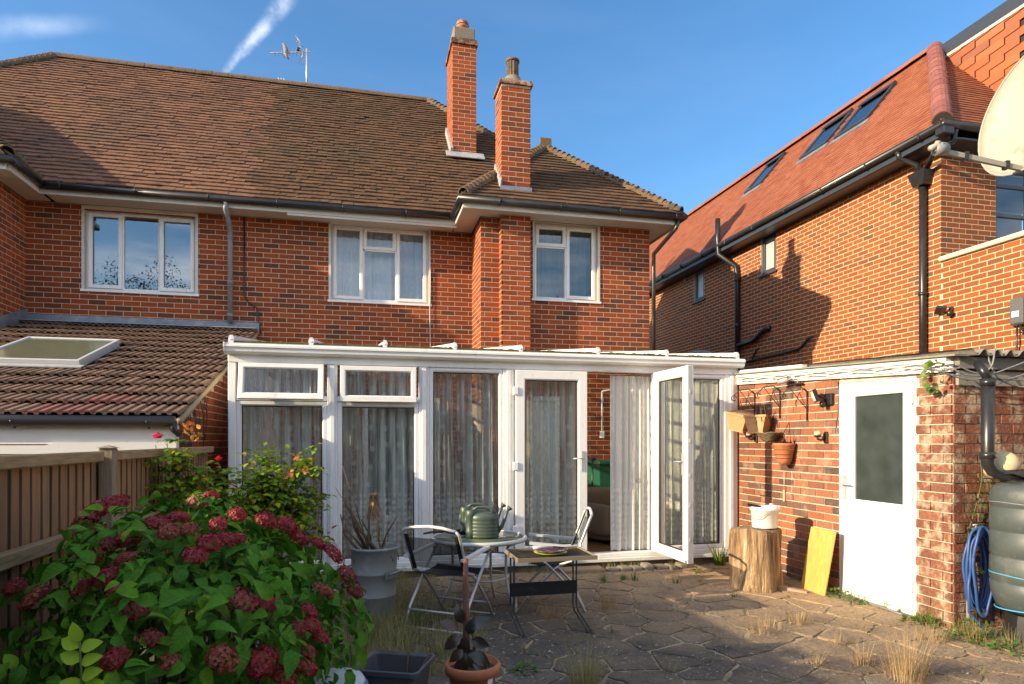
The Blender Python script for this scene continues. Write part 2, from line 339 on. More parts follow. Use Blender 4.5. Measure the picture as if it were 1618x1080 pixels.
SLAB = mat('paving_slab', rough=.9, spec=.3, tones=[(.070, .060, .052), (.105, .090, .075), (.055, .050, .048), (.125, .105, .085), (.080, .072, .066), (.062, .052, .045), (.14, .12, .10), (.085, .070, .055), (.070, .066, .064)],
           patches=[(1.4, .46, .64, (.20, .145, .09), .65), (7, .52, .64, (.10, .088, .075), .6), (22, .64, .68, (.45, .42, .36), .8), (60, .66, .71, (.5, .47, .4), .7)], grain=(45, .32), bump=(28, .8, .012), dust_and_sun=((.8, .55, 0), 3.6, 6.2, (.42, .29, .17), .85))  # dusty tan, painted lighter towards the sunlit side; base tones darkened for the shaded front
BROWNCH = mat('brown_upholstery', (.17, .115, .075), .85, bump=(200, .3, .003))
GREENBIN = mat('bin_green', (.010, .085, .045), .45)
IRON = mat('wrought_iron', (.015, .014, .014), .5)
WICKER = mat('wicker', (.16, .12, .075), .85, grain=(60, .4), bump=(90, .9, .01))
LEAF_H = mat('hydrangea_leaf', rough=.5, spec=.07, tones=[(0.0593, 0.1824, 0.0154), (0.0725, 0.2204, 0.0169), (0.046, 0.1521, 0.0169), (0.0987, 0.2509, 0.0145), (0.0593, 0.19, 0.021), (0.1449, 0.2888, 0.0154), (0.0527, 0.1673, 0.0145)], patches=[(26, .66, .72, (.20, .12, .04), .6), (6, .55, .75, (.10, .15, .03), .5)], grain=(30, .25), translucent=.22, bump=(40, .2, .004))
def veins(m, spec):
    N, L = m.node_tree.nodes, m.node_tree.links; B = N['Principled BSDF']
    at = N.new('ShaderNodeAttribute'); at.attribute_name = 'lv'; sx = N.new('ShaderNodeSeparateXYZ'); L.new(at.outputs['Vector'], sx.inputs[0])
    def mth(op, a, b=None, c=None):
        n = N.new('ShaderNodeMath'); n.operation = op
        for i, v in enumerate((a, b, c)):
            if v is None: continue
            if isinstance(v, (int, float)): n.inputs[i].default_value = v
            else: L.new(v, n.inputs[i])
        return n.outputs[0]
    ax = mth('ABSOLUTE', sx.outputs[0])
    side = mth('POWER', mth('ABSOLUTE', mth('SINE', mth('MULTIPLY', mth('SUBTRACT', sx.outputs[1], mth('MULTIPLY', ax, .8)), 22.0))), 10.0)
    mid = mth('LESS_THAN', ax, .018)
    v = mth('MAXIMUM', mth('MULTIPLY', side, .6), mid)
    src = B.inputs['Base Color'].links[0].from_socket
    mx = N.new('ShaderNodeMix'); mx.data_type = 'RGBA'; L.new(mth('MULTIPLY', v, .45), mx.inputs['Factor']); L.new(src, mx.inputs['A']); mx.inputs['B'].default_value = (.13, .22, .06, 1)
    L.new(mx.outputs['Result'], B.inputs['Base Color'])
    bp = N.new('ShaderNodeBump'); bp.invert = True; bp.inputs['Strength'].default_value = .6; bp.inputs['Distance'].default_value = .003; L.new(v, bp.inputs['Height']); L.new(bp.outputs[0], B.inputs['Normal'])
veins(LEAF_H, .1)
LEAF_Y = mat('young_leaf', rough=.45, spec=.1, tones=[(.30, .46, .03), (.36, .52, .035), (.26, .42, .03)], translucent=.35)
LEAF_R = mat('rose_leaf', rough=.45, spec=.12, tones=[(0.1367, 0.2633, 0.02), (0.1823, 0.324, 0.0205), (0.114, 0.2227, 0.0239), (0.2506, 0.3646, 0.0205), (0.1481, 0.2834, 0.0256), (0.3645, 0.405, 0.0205), (0.4101, 0.2227, 0.0205)], translucent=.3)
LEAF_W = mat('weed_leaf', rough=.5, tones=[(.08, .17, .025), (.11, .22, .03), (.06, .14, .03), (.16, .25, .035)], translucent=.35)
LEAF_D = mat('rubber_plant_leaf', rough=.3, spec=.5, tones=[(.025, .020, .014), (.055, .024, .016), (.016, .024, .018), (.075, .032, .02), (.03, .03, .02)], patches=[(25, .5, .7, (.012, .010, .008), .6)])
LEAF_T = mat('tree_leaf', rough=.5, tones=[(.022, .045, .018), (.03, .06, .02), (.018, .038, .018)], translucent=.2)
PETAL = [mat('petal_crimson', rough=.6, tones=[(0.2822, 0.0109, 0.0259), (0.3293, 0.0198, 0.0346), (0.2195, 0.0090, 0.0202), (0.3763, 0.0372, 0.0490), (0.2587, 0.0248, 0.0230)], translucent=.25),
         mat('petal_dusky', rough=.65, tones=[(0.2195, 0.0174, 0.0230), (0.2822, 0.0347, 0.0317), (0.1725, 0.0149, 0.0202), (0.2979, 0.0744, 0.0461), (0.2352, 0.0248, 0.0230)], translucent=.2),
         mat('petal_faded', rough=.7, tones=[(0.3136, 0.0843, 0.0432), (0.2666, 0.0546, 0.0346), (0.3606, 0.1240, 0.0576), (0.2352, 0.0248, 0.0259), (0.2979, 0.0595, 0.0346)], translucent=.2),
         mat('petal_dry', rough=.8, tones=[(0.3293, 0.1488, 0.0864), (0.2822, 0.1190, 0.0691), (0.3920, 0.1885, 0.1152)], translucent=.2)]
ROSE_P = mat('rose_pink', (.75, .06, .13), .5, translucent=.25)
ROSE_R = mat('rose_red', (.70, .015, .03), .5, translucent=.2)
LEAF_O = mat('rose_leaf_orange', rough=.5, tones=[(.50, .22, .03), (.45, .14, .06), (.55, .30, .03)], translucent=.35)
STEM_G = mat('green_stem', (.07, .10, .03), .6)
STEM_B = mat('brown_stem', (.11, .07, .045), .9, bump=(40, .5, .005))
STEM_RED = mat('reddish_cane', (.17, .075, .045), .8, stretch=(5, 5, 1), grain=(14, .4), bump=(30, .7, .006))
DRY = mat('dry_grass', rough=.8, tones=[(.42, .30, .15), (.50, .37, .19), (.36, .24, .12), (.46, .34, .20), (.30, .19, .09)], translucent=.3)
GRASS = mat('green_grass', rough=.6, tones=[(.07, .14, .02), (.10, .18, .03), (.05, .11, .02), (.20, .20, .06), (.13, .2, .03)], translucent=.35)
GRASS_MIX = mat('unkempt_grass', rough=.7, tones=[(.10, .17, .03), (.40, .30, .13), (.17, .22, .04), (.46, .34, .17), (.08, .14, .03), (.30, .25, .09), (.42, .32, .15)], translucent=.3)
# ---------------------------------------------------------------- mesh helpers
V3 = Vector
X_, Y_, Z_ = Vector((1, 0, 0)), Vector((0, 1, 0)), Vector((0, 0, 1))

def link(o, parent=None):
    COL.objects.link(o)
    if parent is not None: o.parent = parent
    return o

def tag(o, label, cat, group=None):
    o['label'] = label; o['category'] = cat
    if group: o['group'] = group
    return o

def thing(name, label, cat, loc=(0, 0, 0), rz=0.0, group=None):
    o = bpy.data.objects.new(name, None); o.empty_display_size = .1
    COL.objects.link(o); o.location = loc; o.rotation_euler = (0, 0, rz)
    return tag(o, label, cat, group)

def part(name, parent, label=None):
    o = bpy.data.objects.new(name, None); o.empty_display_size = .05
    COL.objects.link(o); o.parent = parent
    if label: o['label'] = label
    return o

class MB:
    def __init__(s): s.v = []; s.f = []; s.sm = []
    def add(s, vs, fs, smooth=False):
        b = len(s.v); s.v += [tuple(v) for v in vs]
        for f in fs: s.f.append(tuple(b + i for i in f)); s.sm.append(smooth)
        return s
    def obox(s, c, u, v, w):
        """box from centre and three half-axis vectors"""
        c, u, v, w = Vector(c), Vector(u), Vector(v), Vector(w)
        if u.cross(v).dot(w) < 0: u = -u
        p = [c + a * u + b * v + d * w for d in (-1, 1) for b in (-1, 1) for a in (-1, 1)]
        return s.add(p, [(0, 2, 3, 1), (4, 5, 7, 6), (0, 1, 5, 4), (2, 6, 7, 3), (0, 4, 6, 2), (1, 3, 7, 5)])
    def box(s, a, b):
        a, b = Vector(a), Vector(b); c = (a + b) / 2; h = (b - a) / 2
        return s.obox(c, (abs(h.x), 0, 0), (0, abs(h.y), 0), (0, 0, abs(h.z)))
    def bevbox(s, a, b, r=.004):
        """box with chamfered edges"""
        a, b = Vector(a), Vector(b); c = (a + b) / 2; h = Vector([abs(x) for x in (b - a) / 2])
        r = min(r, min(h) * .45)
        vs = []; idx = {}
        for sx in (-1, 1):
            for sy in (-1, 1):
                for sz in (-1, 1):
                    for k in range(3):
                        d = [h.x - r, h.y - r, h.z - r]; d[k] = h[k]
                        idx[(sx, sy, sz, k)] = len(vs)
                        vs.append((c.x + sx * d[0], c.y + sy * d[1], c.z + sz * d[2]))
        fs = []
        for k in range(3):
            i, j = (k + 1) % 3, (k + 2) % 3
            for sg in (-1, 1):
                q = []
                for (p, r_) in ((-1, -1), (1, -1), (1, 1), (-1, 1)):
                    t = [0, 0, 0]; t[k] = sg; t[i] = p; t[j] = r_; q.append(idx[(*t, k)])
                fs.append(tuple(q if sg > 0 else q[::-1]))
        for k in range(3):
            i, j = (k + 1) % 3, (k + 2) % 3
            for p in (-1, 1):
                for r_ in (-1, 1):
                    t0 = [0, 0, 0]; t0[k] = -1; t0[i] = p; t0[j] = r_
                    t1 = list(t0); t1[k] = 1
                    q = [idx[(*t0, i)], idx[(*t1, i)], idx[(*t1, j)], idx[(*t0, j)]]
                    fs.append(tuple(q if p * r_ < 0 else q[::-1]))
        for sx in (-1, 1):
            for sy in (-1, 1):
                for sz in (-1, 1):
                    q = [idx[(sx, sy, sz, k)] for k in range(3)]
                    fs.append(tuple(q if sx * sy * sz > 0 else q[::-1]))
        return s.add(vs, fs)
    def tube(s, pts, r, n=8, cap=True, smooth=True):
        pts = [Vector(p) for p in pts]; rs = r if isinstance(r, (list, tuple)) else [r] * len(pts)
        vs = []; prev = None
        for i, p in enumerate(pts):
            t = (pts[min(i + 1, len(pts) - 1)] - pts[max(i - 1, 0)])
            t = t.normalized() if t.length > 1e-9 else Vector((0, 0, 1))
            if prev is None:
                a = Vector((0, 0, 1)) if abs(t.z) < .9 else Vector((1, 0, 0))
                u = t.cross(a).normalized()
            else:
                u = prev - t * prev.dot(t)
                u = u.normalized() if u.length > 1e-6 else t.orthogonal().normalized()
            prev = u; w = t.cross(u)
            for k in range(n):
                a = 2 * math.pi * k / n
                vs.append(p + (u * math.cos(a) + w * math.sin(a)) * rs[i])
        fs = []
        for i in range(len(pts) - 1):
            for k in range(n):
                k2 = (k + 1) % n
                fs.append((i * n + k, i * n + k2, (i + 1) * n + k2, (i + 1) * n + k))
        if cap:
            fs.append(tuple(range(n))[::-1]); fs.append(tuple((len(pts) - 1) * n + k for k in range(n)))
        return s.add(vs, fs, smooth)
    def lathe(s, prof, c=(0, 0, 0), n=24, smooth=True, sx=1.0, sy=1.0, cap=True):
        c = Vector(c); vs = []
        for r, z in prof:
            for k in range(n):
                a = 2 * math.pi * k / n
                vs.append((c.x + r * sx * math.cos(a), c.y + r * sy * math.sin(a), c.z + z))
        fs = []
        for i in range(len(prof) - 1):
            for k in range(n):
                k2 = (k + 1) % n
                fs.append((i * n + k, i * n + k2, (i + 1) * n + k2, (i + 1) * n + k))
        if cap:
            fs.append(tuple(range(n))[::-1]); fs.append(tuple((len(prof) - 1) * n + k for k in range(n)))
        return s.add(vs, fs, smooth)
    def prism(s, poly, d):
        """polygon (list of points) extruded by vector d"""
        poly = [Vector(p) for p in poly]; d = Vector(d); n = len(poly)
        nrm = Vector((0, 0, 0))
        for i in range(n): nrm += poly[i].cross(poly[(i + 1) % n])
        if nrm.dot(d) < 0: poly = poly[::-1]
        vs = poly + [p + d for p in poly]
        fs = [tuple(range(n))[::-1], tuple(range(n, 2 * n))]
        for i in range(n):
            j = (i + 1) % n; fs.append((i, j, n + j, n + i))
        return s.add(vs, fs)
    def frame(s, O, U, V, N, w, h, t, d0, d1, ch=.008):
        """mitred rectangular frame of width t in plane (U, V) at O, from depth d0 to d1 along N, with chamfered inner edge"""
        O, U, V, N = map(Vector, (O, U, V, N))
        def ring(i, d): return [O + U * i + V * i + N * d, O + U * (w - i) + V * i + N * d, O + U * (w - i) + V * (h - i) + N * d, O + U * i + V * (h - i) + N * d]
        R = [ring(0, d0), ring(0, d1 - ch * .5), ring(ch * .5, d1), ring(t - ch, d1), ring(t, d1 - ch), ring(t, d0)]
        vs = [p for r in R for p in r]; fs = []
        flip = U.cross(V).dot(N) < 0
        for a in range(len(R)):
            b = (a + 1) % len(R)
            for k in range(4):
                k2 = (k + 1) % 4
                q = (a * 4 + k, a * 4 + k2, b * 4 + k2, b * 4 + k)
                fs.append(q[::-1] if flip else q)
        return s.add(vs, fs)
    def mesh(s, name, mats):
        me = bpy.data.meshes.new(name); me.from_pydata(s.v, [], s.f)
        me.polygons.foreach_set('use_smooth', s.sm)
        for m in (mats if isinstance(mats, (list, tuple)) else [mats]): me.materials.append(m)
        me.update(); return me
    def build(s, name, m, parent=None, loc=None, rot=None, label=None):
        o = bpy.data.objects.new(name, s.mesh(name, m)); link(o, parent)
        if loc is not None: o.location = loc
        if rot is not None: o.rotation_euler = rot
        if label: o['label'] = label
        return o

def struct(o): o['kind'] = 'structure'; return o

# ---- many small boxes: the 300 that show largest as objects, the rest joined
_unit = {}
def unit_box(m, name):
    k = (m.name, name)
    if k not in _unit:
        _unit[k] = MB().obox((0, 0, 0), X_, Y_, Z_).mesh(name, m)
    return _unit[k]
BOXF = np.array([(0, 2, 3, 1), (4, 5, 7, 6), (0, 1, 5, 4), (2, 6, 7, 3), (0, 4, 6, 2), (1, 3, 7, 5)])
BOXS = np.array([(a, b, c) for c in (-1, 1) for b in (-1, 1) for a in (-1, 1)], float)
def seen(c, m=20):
    x, y, f = proj(c); return f > .3 and -m < x < 1618 + m and -m < y < 1080 + m
def pieces(items, name, mass_name, parent, n=300, score=None):
    """items: (centre, u, v, w, material) half-axis vectors"""
    vis = [(score(it) if score else 1 / proj(it[0])[2], i) for i, it in enumerate(items) if seen(it[0])]
    vis.sort(reverse=True)
    pick = set(i for _, i in vis[:n])
    for i in pick:
        c, u, v, w, m = items[i]
        o = bpy.data.objects.new(name, unit_box(m, name)); COL.objects.link(o); o.parent = parent
        if u.cross(v).dot(w) < 0: u = -u
        mt = Matrix((u, v, w)).transposed().to_4x4(); mt.translation = c
        o.matrix_local = mt
    rest = {}
    for i, it in enumerate(items):
        if i not in pick: rest.setdefault(it[4], []).append(it)
    for m, lst in rest.items():
        mass_boxes([l[:4] for l in lst], mass_name, m, parent)
def mass_boxes(lst, name, m, parent):
    n = len(lst)
    if not n: return None
    c = np.array([l[0] for l in lst], float)
    ax = np.array([[l[1], l[2], l[3]] for l in lst], float)          # n,3,3
    det = np.linalg.det(ax); ax[det < 0, 0] *= -1
    vs = c[:, None, :] + np.einsum('ka,nac->nkc', BOXS, ax)
    fs = (BOXF[None] + 8 * np.arange(n)[:, None, None]).reshape(-1)
    me = bpy.data.meshes.new(name)
    me.vertices.add(8 * n); me.vertices.foreach_set('co', vs.reshape(-1))
    me.loops.add(24 * n); me.loops.foreach_set('vertex_index', fs.astype(np.int32))
    me.polygons.add(6 * n); me.polygons.foreach_set('loop_start', (4 * np.arange(6 * n)).astype(np.int32))
    at = me.attributes.new('rnd', 'FLOAT', 'FACE')
    at.data.foreach_set('value', np.repeat(np.random.RandomState(n).rand(n), 6).astype(np.float32))
    me.polygons.foreach_set('use_smooth', [False] * (6 * n)); me.materials.append(m); me.update(calc_edges=True); me.validate()
    o = bpy.data.objects.new(name, me); link(o, parent); o['kind'] = 'stuff'
    return o

def brickwork(out, O, U, N, w, h, m, openings=(), course=.075, L=.225, proud=.0012, depth=.02, shift=0.0, joint=.010, keep=None, rough=0.0):
    """stretcher bond on the plane through O with axes U and Z, facing N"""
    O, U, N = Vector(O), Vector(U), Vector(N)
    rows = int(round(h / course))
    rnd = random.random
    for r in range(rows):
        v0 = r * course; v1 = v0 + course - joint
        u = -((r % 2) * .5 * L) + shift - L
        while u < w:
            a, b = max(u, 0), min(u + L - joint, w); u += L
            if b - a < .03: continue
            spans = [(a, b)]
            for (p0, q0, p1, q1) in openings:
                if v1 <= q0 + .03 or v0 >= q1 - .03: continue
                ns = []
                for (s, e) in spans:
                    if e <= p0 or s >= p1: ns.append((s, e)); continue
                    if s < p0 - .03: ns.append((s, p0 - .004))
                    if e > p1 + .03: ns.append((p1 + .004, e))
                spans = ns
            for (s, e) in spans:
                if e - s < .025: continue
                um, vm = (s + e) / 2, (v0 + v1) / 2
                if keep and not keep(um, vm): continue
                pr = proud * (.8 + .4 * rnd()) + (rough * rnd() if rough else 0)
                c = O + U * um + Z_ * (vm + (rnd() - .5) * .002) + N * (pr - depth / 2)
                out.append((c, U * ((e - s) / 2), N * (depth / 2), Z_ * ((v1 - v0) / 2), m))

def wall_core(mb, O, U, N, w, h, openings=(), thick=.25):
    """solid wall with openings, front face on the plane"""
    O, U, N = Vector(O), Vector(U), Vector(N)
    us = sorted({0, w, *[x for o in openings for x in (o[0], o[2]) if 0 < x < w]})
    vs = sorted({0, h, *[x for o in openings for x in (o[1], o[3]) if 0 < x < h]})
    for i in range(len(us) - 1):
        j = 0
        while j < len(vs) - 1:
            um = (us[i] + us[i + 1]) / 2
            def hole(jj):
                vm = (vs[jj] + vs[jj + 1]) / 2
                return any(o[0] < um < o[2] and o[1] < vm < o[3] for o in openings)
            if hole(j): j += 1; continue
            k = j
            while k + 1 < len(vs) - 1 and not hole(k + 1): k += 1
            hu, hv = (us[i + 1] - us[i]) / 2, (vs[k + 1] - vs[j]) / 2
            mb.obox(O + U * um + Z_ * (vs[j] + hv) - N * (thick / 2), U * hu, Z_ * hv, N * (thick / 2))
            j = k + 1

def inside(poly, x, y):
    r = False; n = len(poly)
    for i in range(n):
        (x1, y1), (x2, y2) = poly[i], poly[i - 1]
        if (y1 > y) != (y2 > y) and x < (x2 - x1) * (y - y1) / (y2 - y1) + x1: r = not r
    return r

def tile_slope(out, O, U, S, poly, m, gauge=.125, tw=.175, tl=.22, th=.020, lift=.036, jit=1.0, mfun=None, holes=()):
    """plain tiles over polygon poly (u along the eaves, s up the slope)"""
    O, U, S = Vector(O), Vector(U).normalized(), Vector(S).normalized()
    N = U.cross(S).normalized()
    if N.z < 0: N = -N
    smax = max(p[1] for p in poly); umin = min(p[0] for p in poly); umax = max(p[0] for p in poly)
    ang = math.atan2(lift, tl)
    rows = int(smax / gauge) + 1
    for r in range(rows):
        s0 = r * gauge - .02
        sm = s0 + gauge * .5
        u = umin - tw + (r % 2) * tw / 2
        while u < umax + tw:
            um = u + tw / 2; u += tw
            if not inside(poly, um, sm): continue
            if any(inside(hp, um, sm) for hp in holes): continue
            a = ang + random.gauss(0, .008) * jit; rl = random.gauss(0, .006) * jit
            S2 = (S * math.cos(a) - N * math.sin(a)).normalized()
            U2 = (U + N * rl).normalized(); N2 = U2.cross(S2)
            if N2.dot(N) < 0: N2 = -N2
            ds = random.gauss(0, .004) * jit
            c = O + U * um + S * (s0 + ds + tl / 2) + N * (lift * .55 + random.gauss(0, .0012) * jit)
            mm = mfun(c) if mfun else m
            out.append((c, U2 * (tw / 2 - .0008), S2 * (tl / 2), N2 * (th / 2), mm))
    return N

def slope_sheet(mb, O, U, S, poly, off=-.012, th=.03):
    O, U, S = Vector(O), Vector(U).normalized(), Vector(S).normalized()
    N = U.cross(S).normalized()
    if N.z < 0: N = -N
    mb.prism([O + U * a + S * b + N * off for a, b in poly], -N * th)

def half_round(r, L, n=8, th=.015):
    """half-round ridge tile along +X, centred, opening down"""
    mb = MB(); vs = []
    for x in (-L / 2, L / 2):
        for rr in (r, r - th):
            for k in range(n + 1):
                a = math.pi * k / n; vs.append((x, rr * math.cos(a), rr * math.sin(a)))
    m = n + 1; fs = []
    for k in range(n):
        fs.append((k, k + 1, 2 * m + k + 1, 2 * m + k))
        fs.append((m + k + 1, m + k, 3 * m + k, 3 * m + k + 1))
        fs.append((k + 1, k, m + k, m + k + 1)); fs.append((2 * m + k, 2 * m + k + 1, 3 * m + k + 1, 3 * m + k))
    fs.append((0, 2 * m, 3 * m, m)); fs.append((n, m + n, 3 * m + n, 2 * m + n))
    return mb.add(vs, fs, False)

def ridge_run(a, b, me_list, name, parent, step, tilt=0.0, up=Z_, drop=0.0, wob=.01):
    a, b = Vector(a), Vector(b); d = (b - a); L = d.length; d.normalize()
    n = max(1, int(L / step)); side = up.cross(d).normalized(); nn = d.cross(side)
    for i in range(n):
        p = a + d * (i + .5) * (L / n) + nn * drop
        o = bpy.data.objects.new(name, random.choice(me_list)); COL.objects.link(o); o.parent = parent
        R = Matrix((d, side, nn)).transposed().to_4x4()
        R = R @ Matrix.Rotation(tilt + random.gauss(0, wob), 4, 'Y') @ Matrix.Rotation(random.gauss(0, wob), 4, 'Z')
        R.translation = p; o.matrix_local = R

def window(parent, O, U, N, w, h, lights, fmat=UPVC, gmat=GLASS_UP, t=.045, sill=True, label=None, name='window', sillw=.05, sill_mat=None):
    """lights: (u0, v0, u1, v1, opening) in fractions; frame proud of plane O by 0, set along N"""
    O, U, N = Vector(O), Vector(U), Vector(N)
    W = part(name, parent, label)
    mb = MB(); mb.frame(O, U, Z_, N, w, h, t, -.05, .015)
    us = sorted({l[0] for l in lights if l[0] > .01})
    for l in lights:
        if l[0] > .01: mb.obox(O + U * (l[0] * w) + Z_ * ((l[1] + l[3]) / 2 * h) - N * .0185, U * (t * .42), Z_ * ((l[3] - l[1]) / 2 * h - t * .6), N * .0315)
        if l[1] > .01: mb.obox(O + U * ((l[0] + l[2]) / 2 * w) + Z_ * (l[1] * h) - N * .0175, U * ((l[2] - l[0]) / 2 * w - t * .6), Z_ * (t * .42), N * .0315)
    mb.build('frame', fmat, W)
    for (a, b, c, d, op) in lights:
        u0, u1 = a * w + (t if a < .01 else t * .42), c * w - (t if c > .99 else t * .42)
        v0, v1 = b * h + (t if b < .01 else t * .42), d * h - (t if d > .99 else t * .42)
        k = .0
        if op:
            e = .014
            MB().frame(O + U * (u0 - e) + Z_ * (v0 - e) + N * .0165, U, Z_, N, u1 - u0 + 2 * e, v1 - v0 + 2 * e, .052, -.02, .018).build('casement', fmat, W)
            k = .035
        MB().obox(O + U * ((u0 + u1) / 2) + Z_ * ((v0 + v1) / 2) - N * .012, U * ((u1 - u0) / 2 - k + .004), Z_ * ((v1 - v0) / 2 - k + .004), N * .004).build('pane', gmat, W)
    if sill:
        MB().bevbox((0, 0, 0), (1, 1, 1), .0) if False else None
        s = MB(); s.obox(O + U * (w / 2) - Z_ * .018 + N * .02, U * (w / 2 + sillw), Z_ * .016, N * .075)
        s.build('sill', sill_mat or fmat, W)
    return W

def curtain(name, label, O, U, N, w, h, m, folds=9, amp=.02, group=None, gather=1.0, uoff=0.0, pinch=0.0, nu=None, cat='curtain', seed=1):
    """hanging cloth in plane (U, Z) from O (bottom corner), pleats along N"""
    rs = random.Random(seed); O, U, N = Vector(O), Vector(U), Vector(N)
    nu = nu or max(24, int(folds * 10)); nv = 10
    ph = [rs.random() * 6.28 for _ in range(4)]
    kn = [0.0]
    for _ in range(folds): kn.append(kn[-1] + rs.uniform(.35, 1.9))
    kn = [k / kn[-1] for k in kn]; am = [rs.uniform(.35, 1.3) for _ in range(folds + 1)]
    def fold(u):
        for i in range(folds):
            if u <= kn[i + 1]:
                t = (u - kn[i]) / (kn[i + 1] - kn[i]); return am[i] * math.sin(2 * math.pi * t), i + t
        return 0, folds
    vs = []; uvs = []; fs = []
    for j in range(nv + 1):
        v = j / nv
        for i in range(nu + 1):
            u = i / nu
            uu = u + .012 * math.sin(2 * math.pi * u * 3.3 + ph[0]) * (1 - v)
            if pinch: uu = .5 + (uu - .5) * (1 - pinch * math.sin(math.pi * min(1, max(0, v))) ** 2)
            a = amp * (.75 + .35 * (1 - v))
            d = a * (fold(min(1, max(0, u + .010 * math.sin(3 * v + ph[2]))))[0] + .35 * math.sin(2 * math.pi * folds * 2.17 * u + ph[3] + .8 * v) * (.4 + .6 * v))
            vs.append(O + U * (uu * w) + Z_ * (v * h) + N * d); uvs.append((u * w * gather + uoff, v * h))
    for j in range(nv):
        for i in range(nu):
            a = j * (nu + 1) + i; fs.append((a, a + 1, a + nu + 2, a + nu + 1))
    me = bpy.data.meshes.new(name); me.from_pydata([tuple(v) for v in vs], [], fs); me.materials.append(m)
    uvl = me.uv_layers.new(name='UVMap')
    for p in me.polygons:
        p.use_smooth = True
        for li in p.loop_indices: uvl.data[li].uv = uvs[me.loops[li].vertex_index]
    o = bpy.data.objects.new(name, me); COL.objects.link(o)
    return tag(o, label, cat, group)
# ---------------------------------------------------------------- the semi-detached house
YM, YW, YB = 10.4, 9.6, 9.42
XW0, XW1, XLW = 1.777, 4.53, -4.578
XLO = -7.9
SOF, EZ = 4.80, 4.93                      # soffit height, height of the tile edge at the eaves
OV = .40
EYM, EYW = YM - OV - .02, YW - OV - .02   # eaves lines
XE0, XE1, XEL, XEO = XW0 - .36, XW1 + .36, XLW + .36, XLO - .36
YR, ZR = 13.8, 8.63
RX0, RX1 = -5.56, 1.39
KM, KW = (ZR - EZ) / (YR - EYM), .93

house = thing('semi_detached_house', 'red brick semi-detached house with brown tiled hipped roof and two tall chimneys', 'house')
hb = []                                   # bricks
core = MB()
def rect_on(px0, px1, py0, py1, Y):
    x0, x1 = onY(px0, Y), onY(px1, Y)
    z1 = (zat(py0, x0, Y)); z0 = zat(py1, x0, Y)
    return x0, x1, z0, z1
W1 = rect_on(133.5, 309, 329.5, 456, YM)
W2 = rect_on(523, 677, 351, 473, YM)
W3 = rect_on(845, 944.5, 350, 471, YW)
mo = [(w[0] - XLW, w[2], w[1] - XLW, w[3]) for w in (W1, W2)]
BD = (0.05, .16, 1.25, 2.1)               # old back door inside the glazed lean-to
mo_all = mo + [(BD[0] - XLW, BD[1], BD[2] - XLW, BD[3])]
wall_core(core, (XLW, YM, 0), X_, -Y_, XW0 - XLW, SOF, mo_all)
brickwork(hb, (XLW, YM, .15), X_, -Y_, XW0 - XLW, 4.65, BRICK_OLD, [(a, b - .15, c, d - .15) for a, b, c, d in mo_all], keep=lambda u, v: v > 1.95 or u + XLW > -1.15)
wo = [(W3[0] - XW0, W3[2], W3[1] - XW0, W3[3]), (.62, .16, 1.24, 2.1)]
wall_core(core, (XW0, YW, 0), X_, -Y_, XW1 - XW0, SOF, wo)
brickwork(hb, (XW0, YW, .15), X_, -Y_, XW1 - XW0, 4.65, BRICK_OLD, [(a, b - .15, c, d - .15) for a, b, c, d in wo], shift=.06)
core.box((XW0, YW + .25, 0), (XW0 + .25, YM + .24, SOF - .003))
brickwork(hb, (XW0, YM, .15), -Y_, -X_, YM - YW, 4.65, BRICK_OLD, keep=lambda u, v: v > 1.9, shift=.11)
# chimney breast
BX0, BX1 = onY(792.5, YB), onY(838, YB)
core.box((BX0, YB, .0), (BX1, YW - .003, 4.93))
brickwork(hb, (BX0, YB, .15), X_, -Y_, BX1 - BX0, 4.725, BRICK_OLD, keep=lambda u, v: v > 1.9, shift=.02)
brickwork(hb, (BX0, YW, .15), -Y_, -X_, YW - YB, 4.65, BRICK_OLD, keep=lambda u, v: v > 1.9)
brickwork(hb, (BX1, YB, .15), Y_, X_, YW - YB, 4.65, BRICK_OLD, keep=lambda u, v: v > 1.9)
# left wing, right flank and rear
core.box((XLW - .25, YW, 0), (XLW, YM + .2, SOF - .004))
brickwork(hb, (XLW, YW, .15), Y_, X_, YM - YW, 4.65, BRICK_OLD, keep=lambda u, v: v > 2.0, shift=.07)
core.box((XLO, YW + .002, 0), (XLW - .25, YW + .25, SOF))
core.box((XLO, YW + .25, 0), (XLO + .25, 16.9, SOF))
core.box((XW1 - .25, YW + .25, 0), (XW1, 16.9, SOF))
brickwork(hb, (XW1, YW, .15), Y_, X_, 7.2, 4.65, BRICK_OLD, keep=lambda u, v: v > 2.0)
core.box((XLO + .25, 16.65, 0), (XW1 - .25, 16.9, SOF))
wall = core.build('wall', MORTAR, house)
pieces(hb, 'brick', 'brickwork', wall)
# rooms behind the windows
rooms = MB()
for (x0, x1, Y, z0) in ((W1[0] - 1.0, W1[1] + .8, YM, 2.3), (W2[0] - 1.2, W2[1] + .3, YM, 2.3), (W3[0] - .5, XW1 - .27, YW, 2.3)):
    a, b, y0, y1, zb, zt = x0, x1, Y + .255, Y + 3, z0, 4.7
    rooms.add([(a, y0, zb), (b, y0, zb), (b, y1, zb), (a, y1, zb), (a, y0, zt), (b, y0, zt), (b, y1, zt), (a, y1, zt)], [(0, 1, 2, 3), (7, 6, 5, 4), (2, 6, 7, 3), (1, 5, 6, 2), (0, 3, 7, 4)])
a, b, y0, y1, zb, zt = -.4, 4.2, YM + .26, YM + 3, .15, 2.28
rooms.add([(a, y0, zb), (b, y0, zb), (b, y1, zb), (a, y1, zb), (a, y0, zt), (b, y0, zt), (b, y1, zt), (a, y1, zt)], [(0, 1, 2, 3), (7, 6, 5, 4), (2, 6, 7, 3), (1, 5, 6, 2), (0, 3, 7, 4)])
rooms.build('room_lining', ROOMDARK, house)

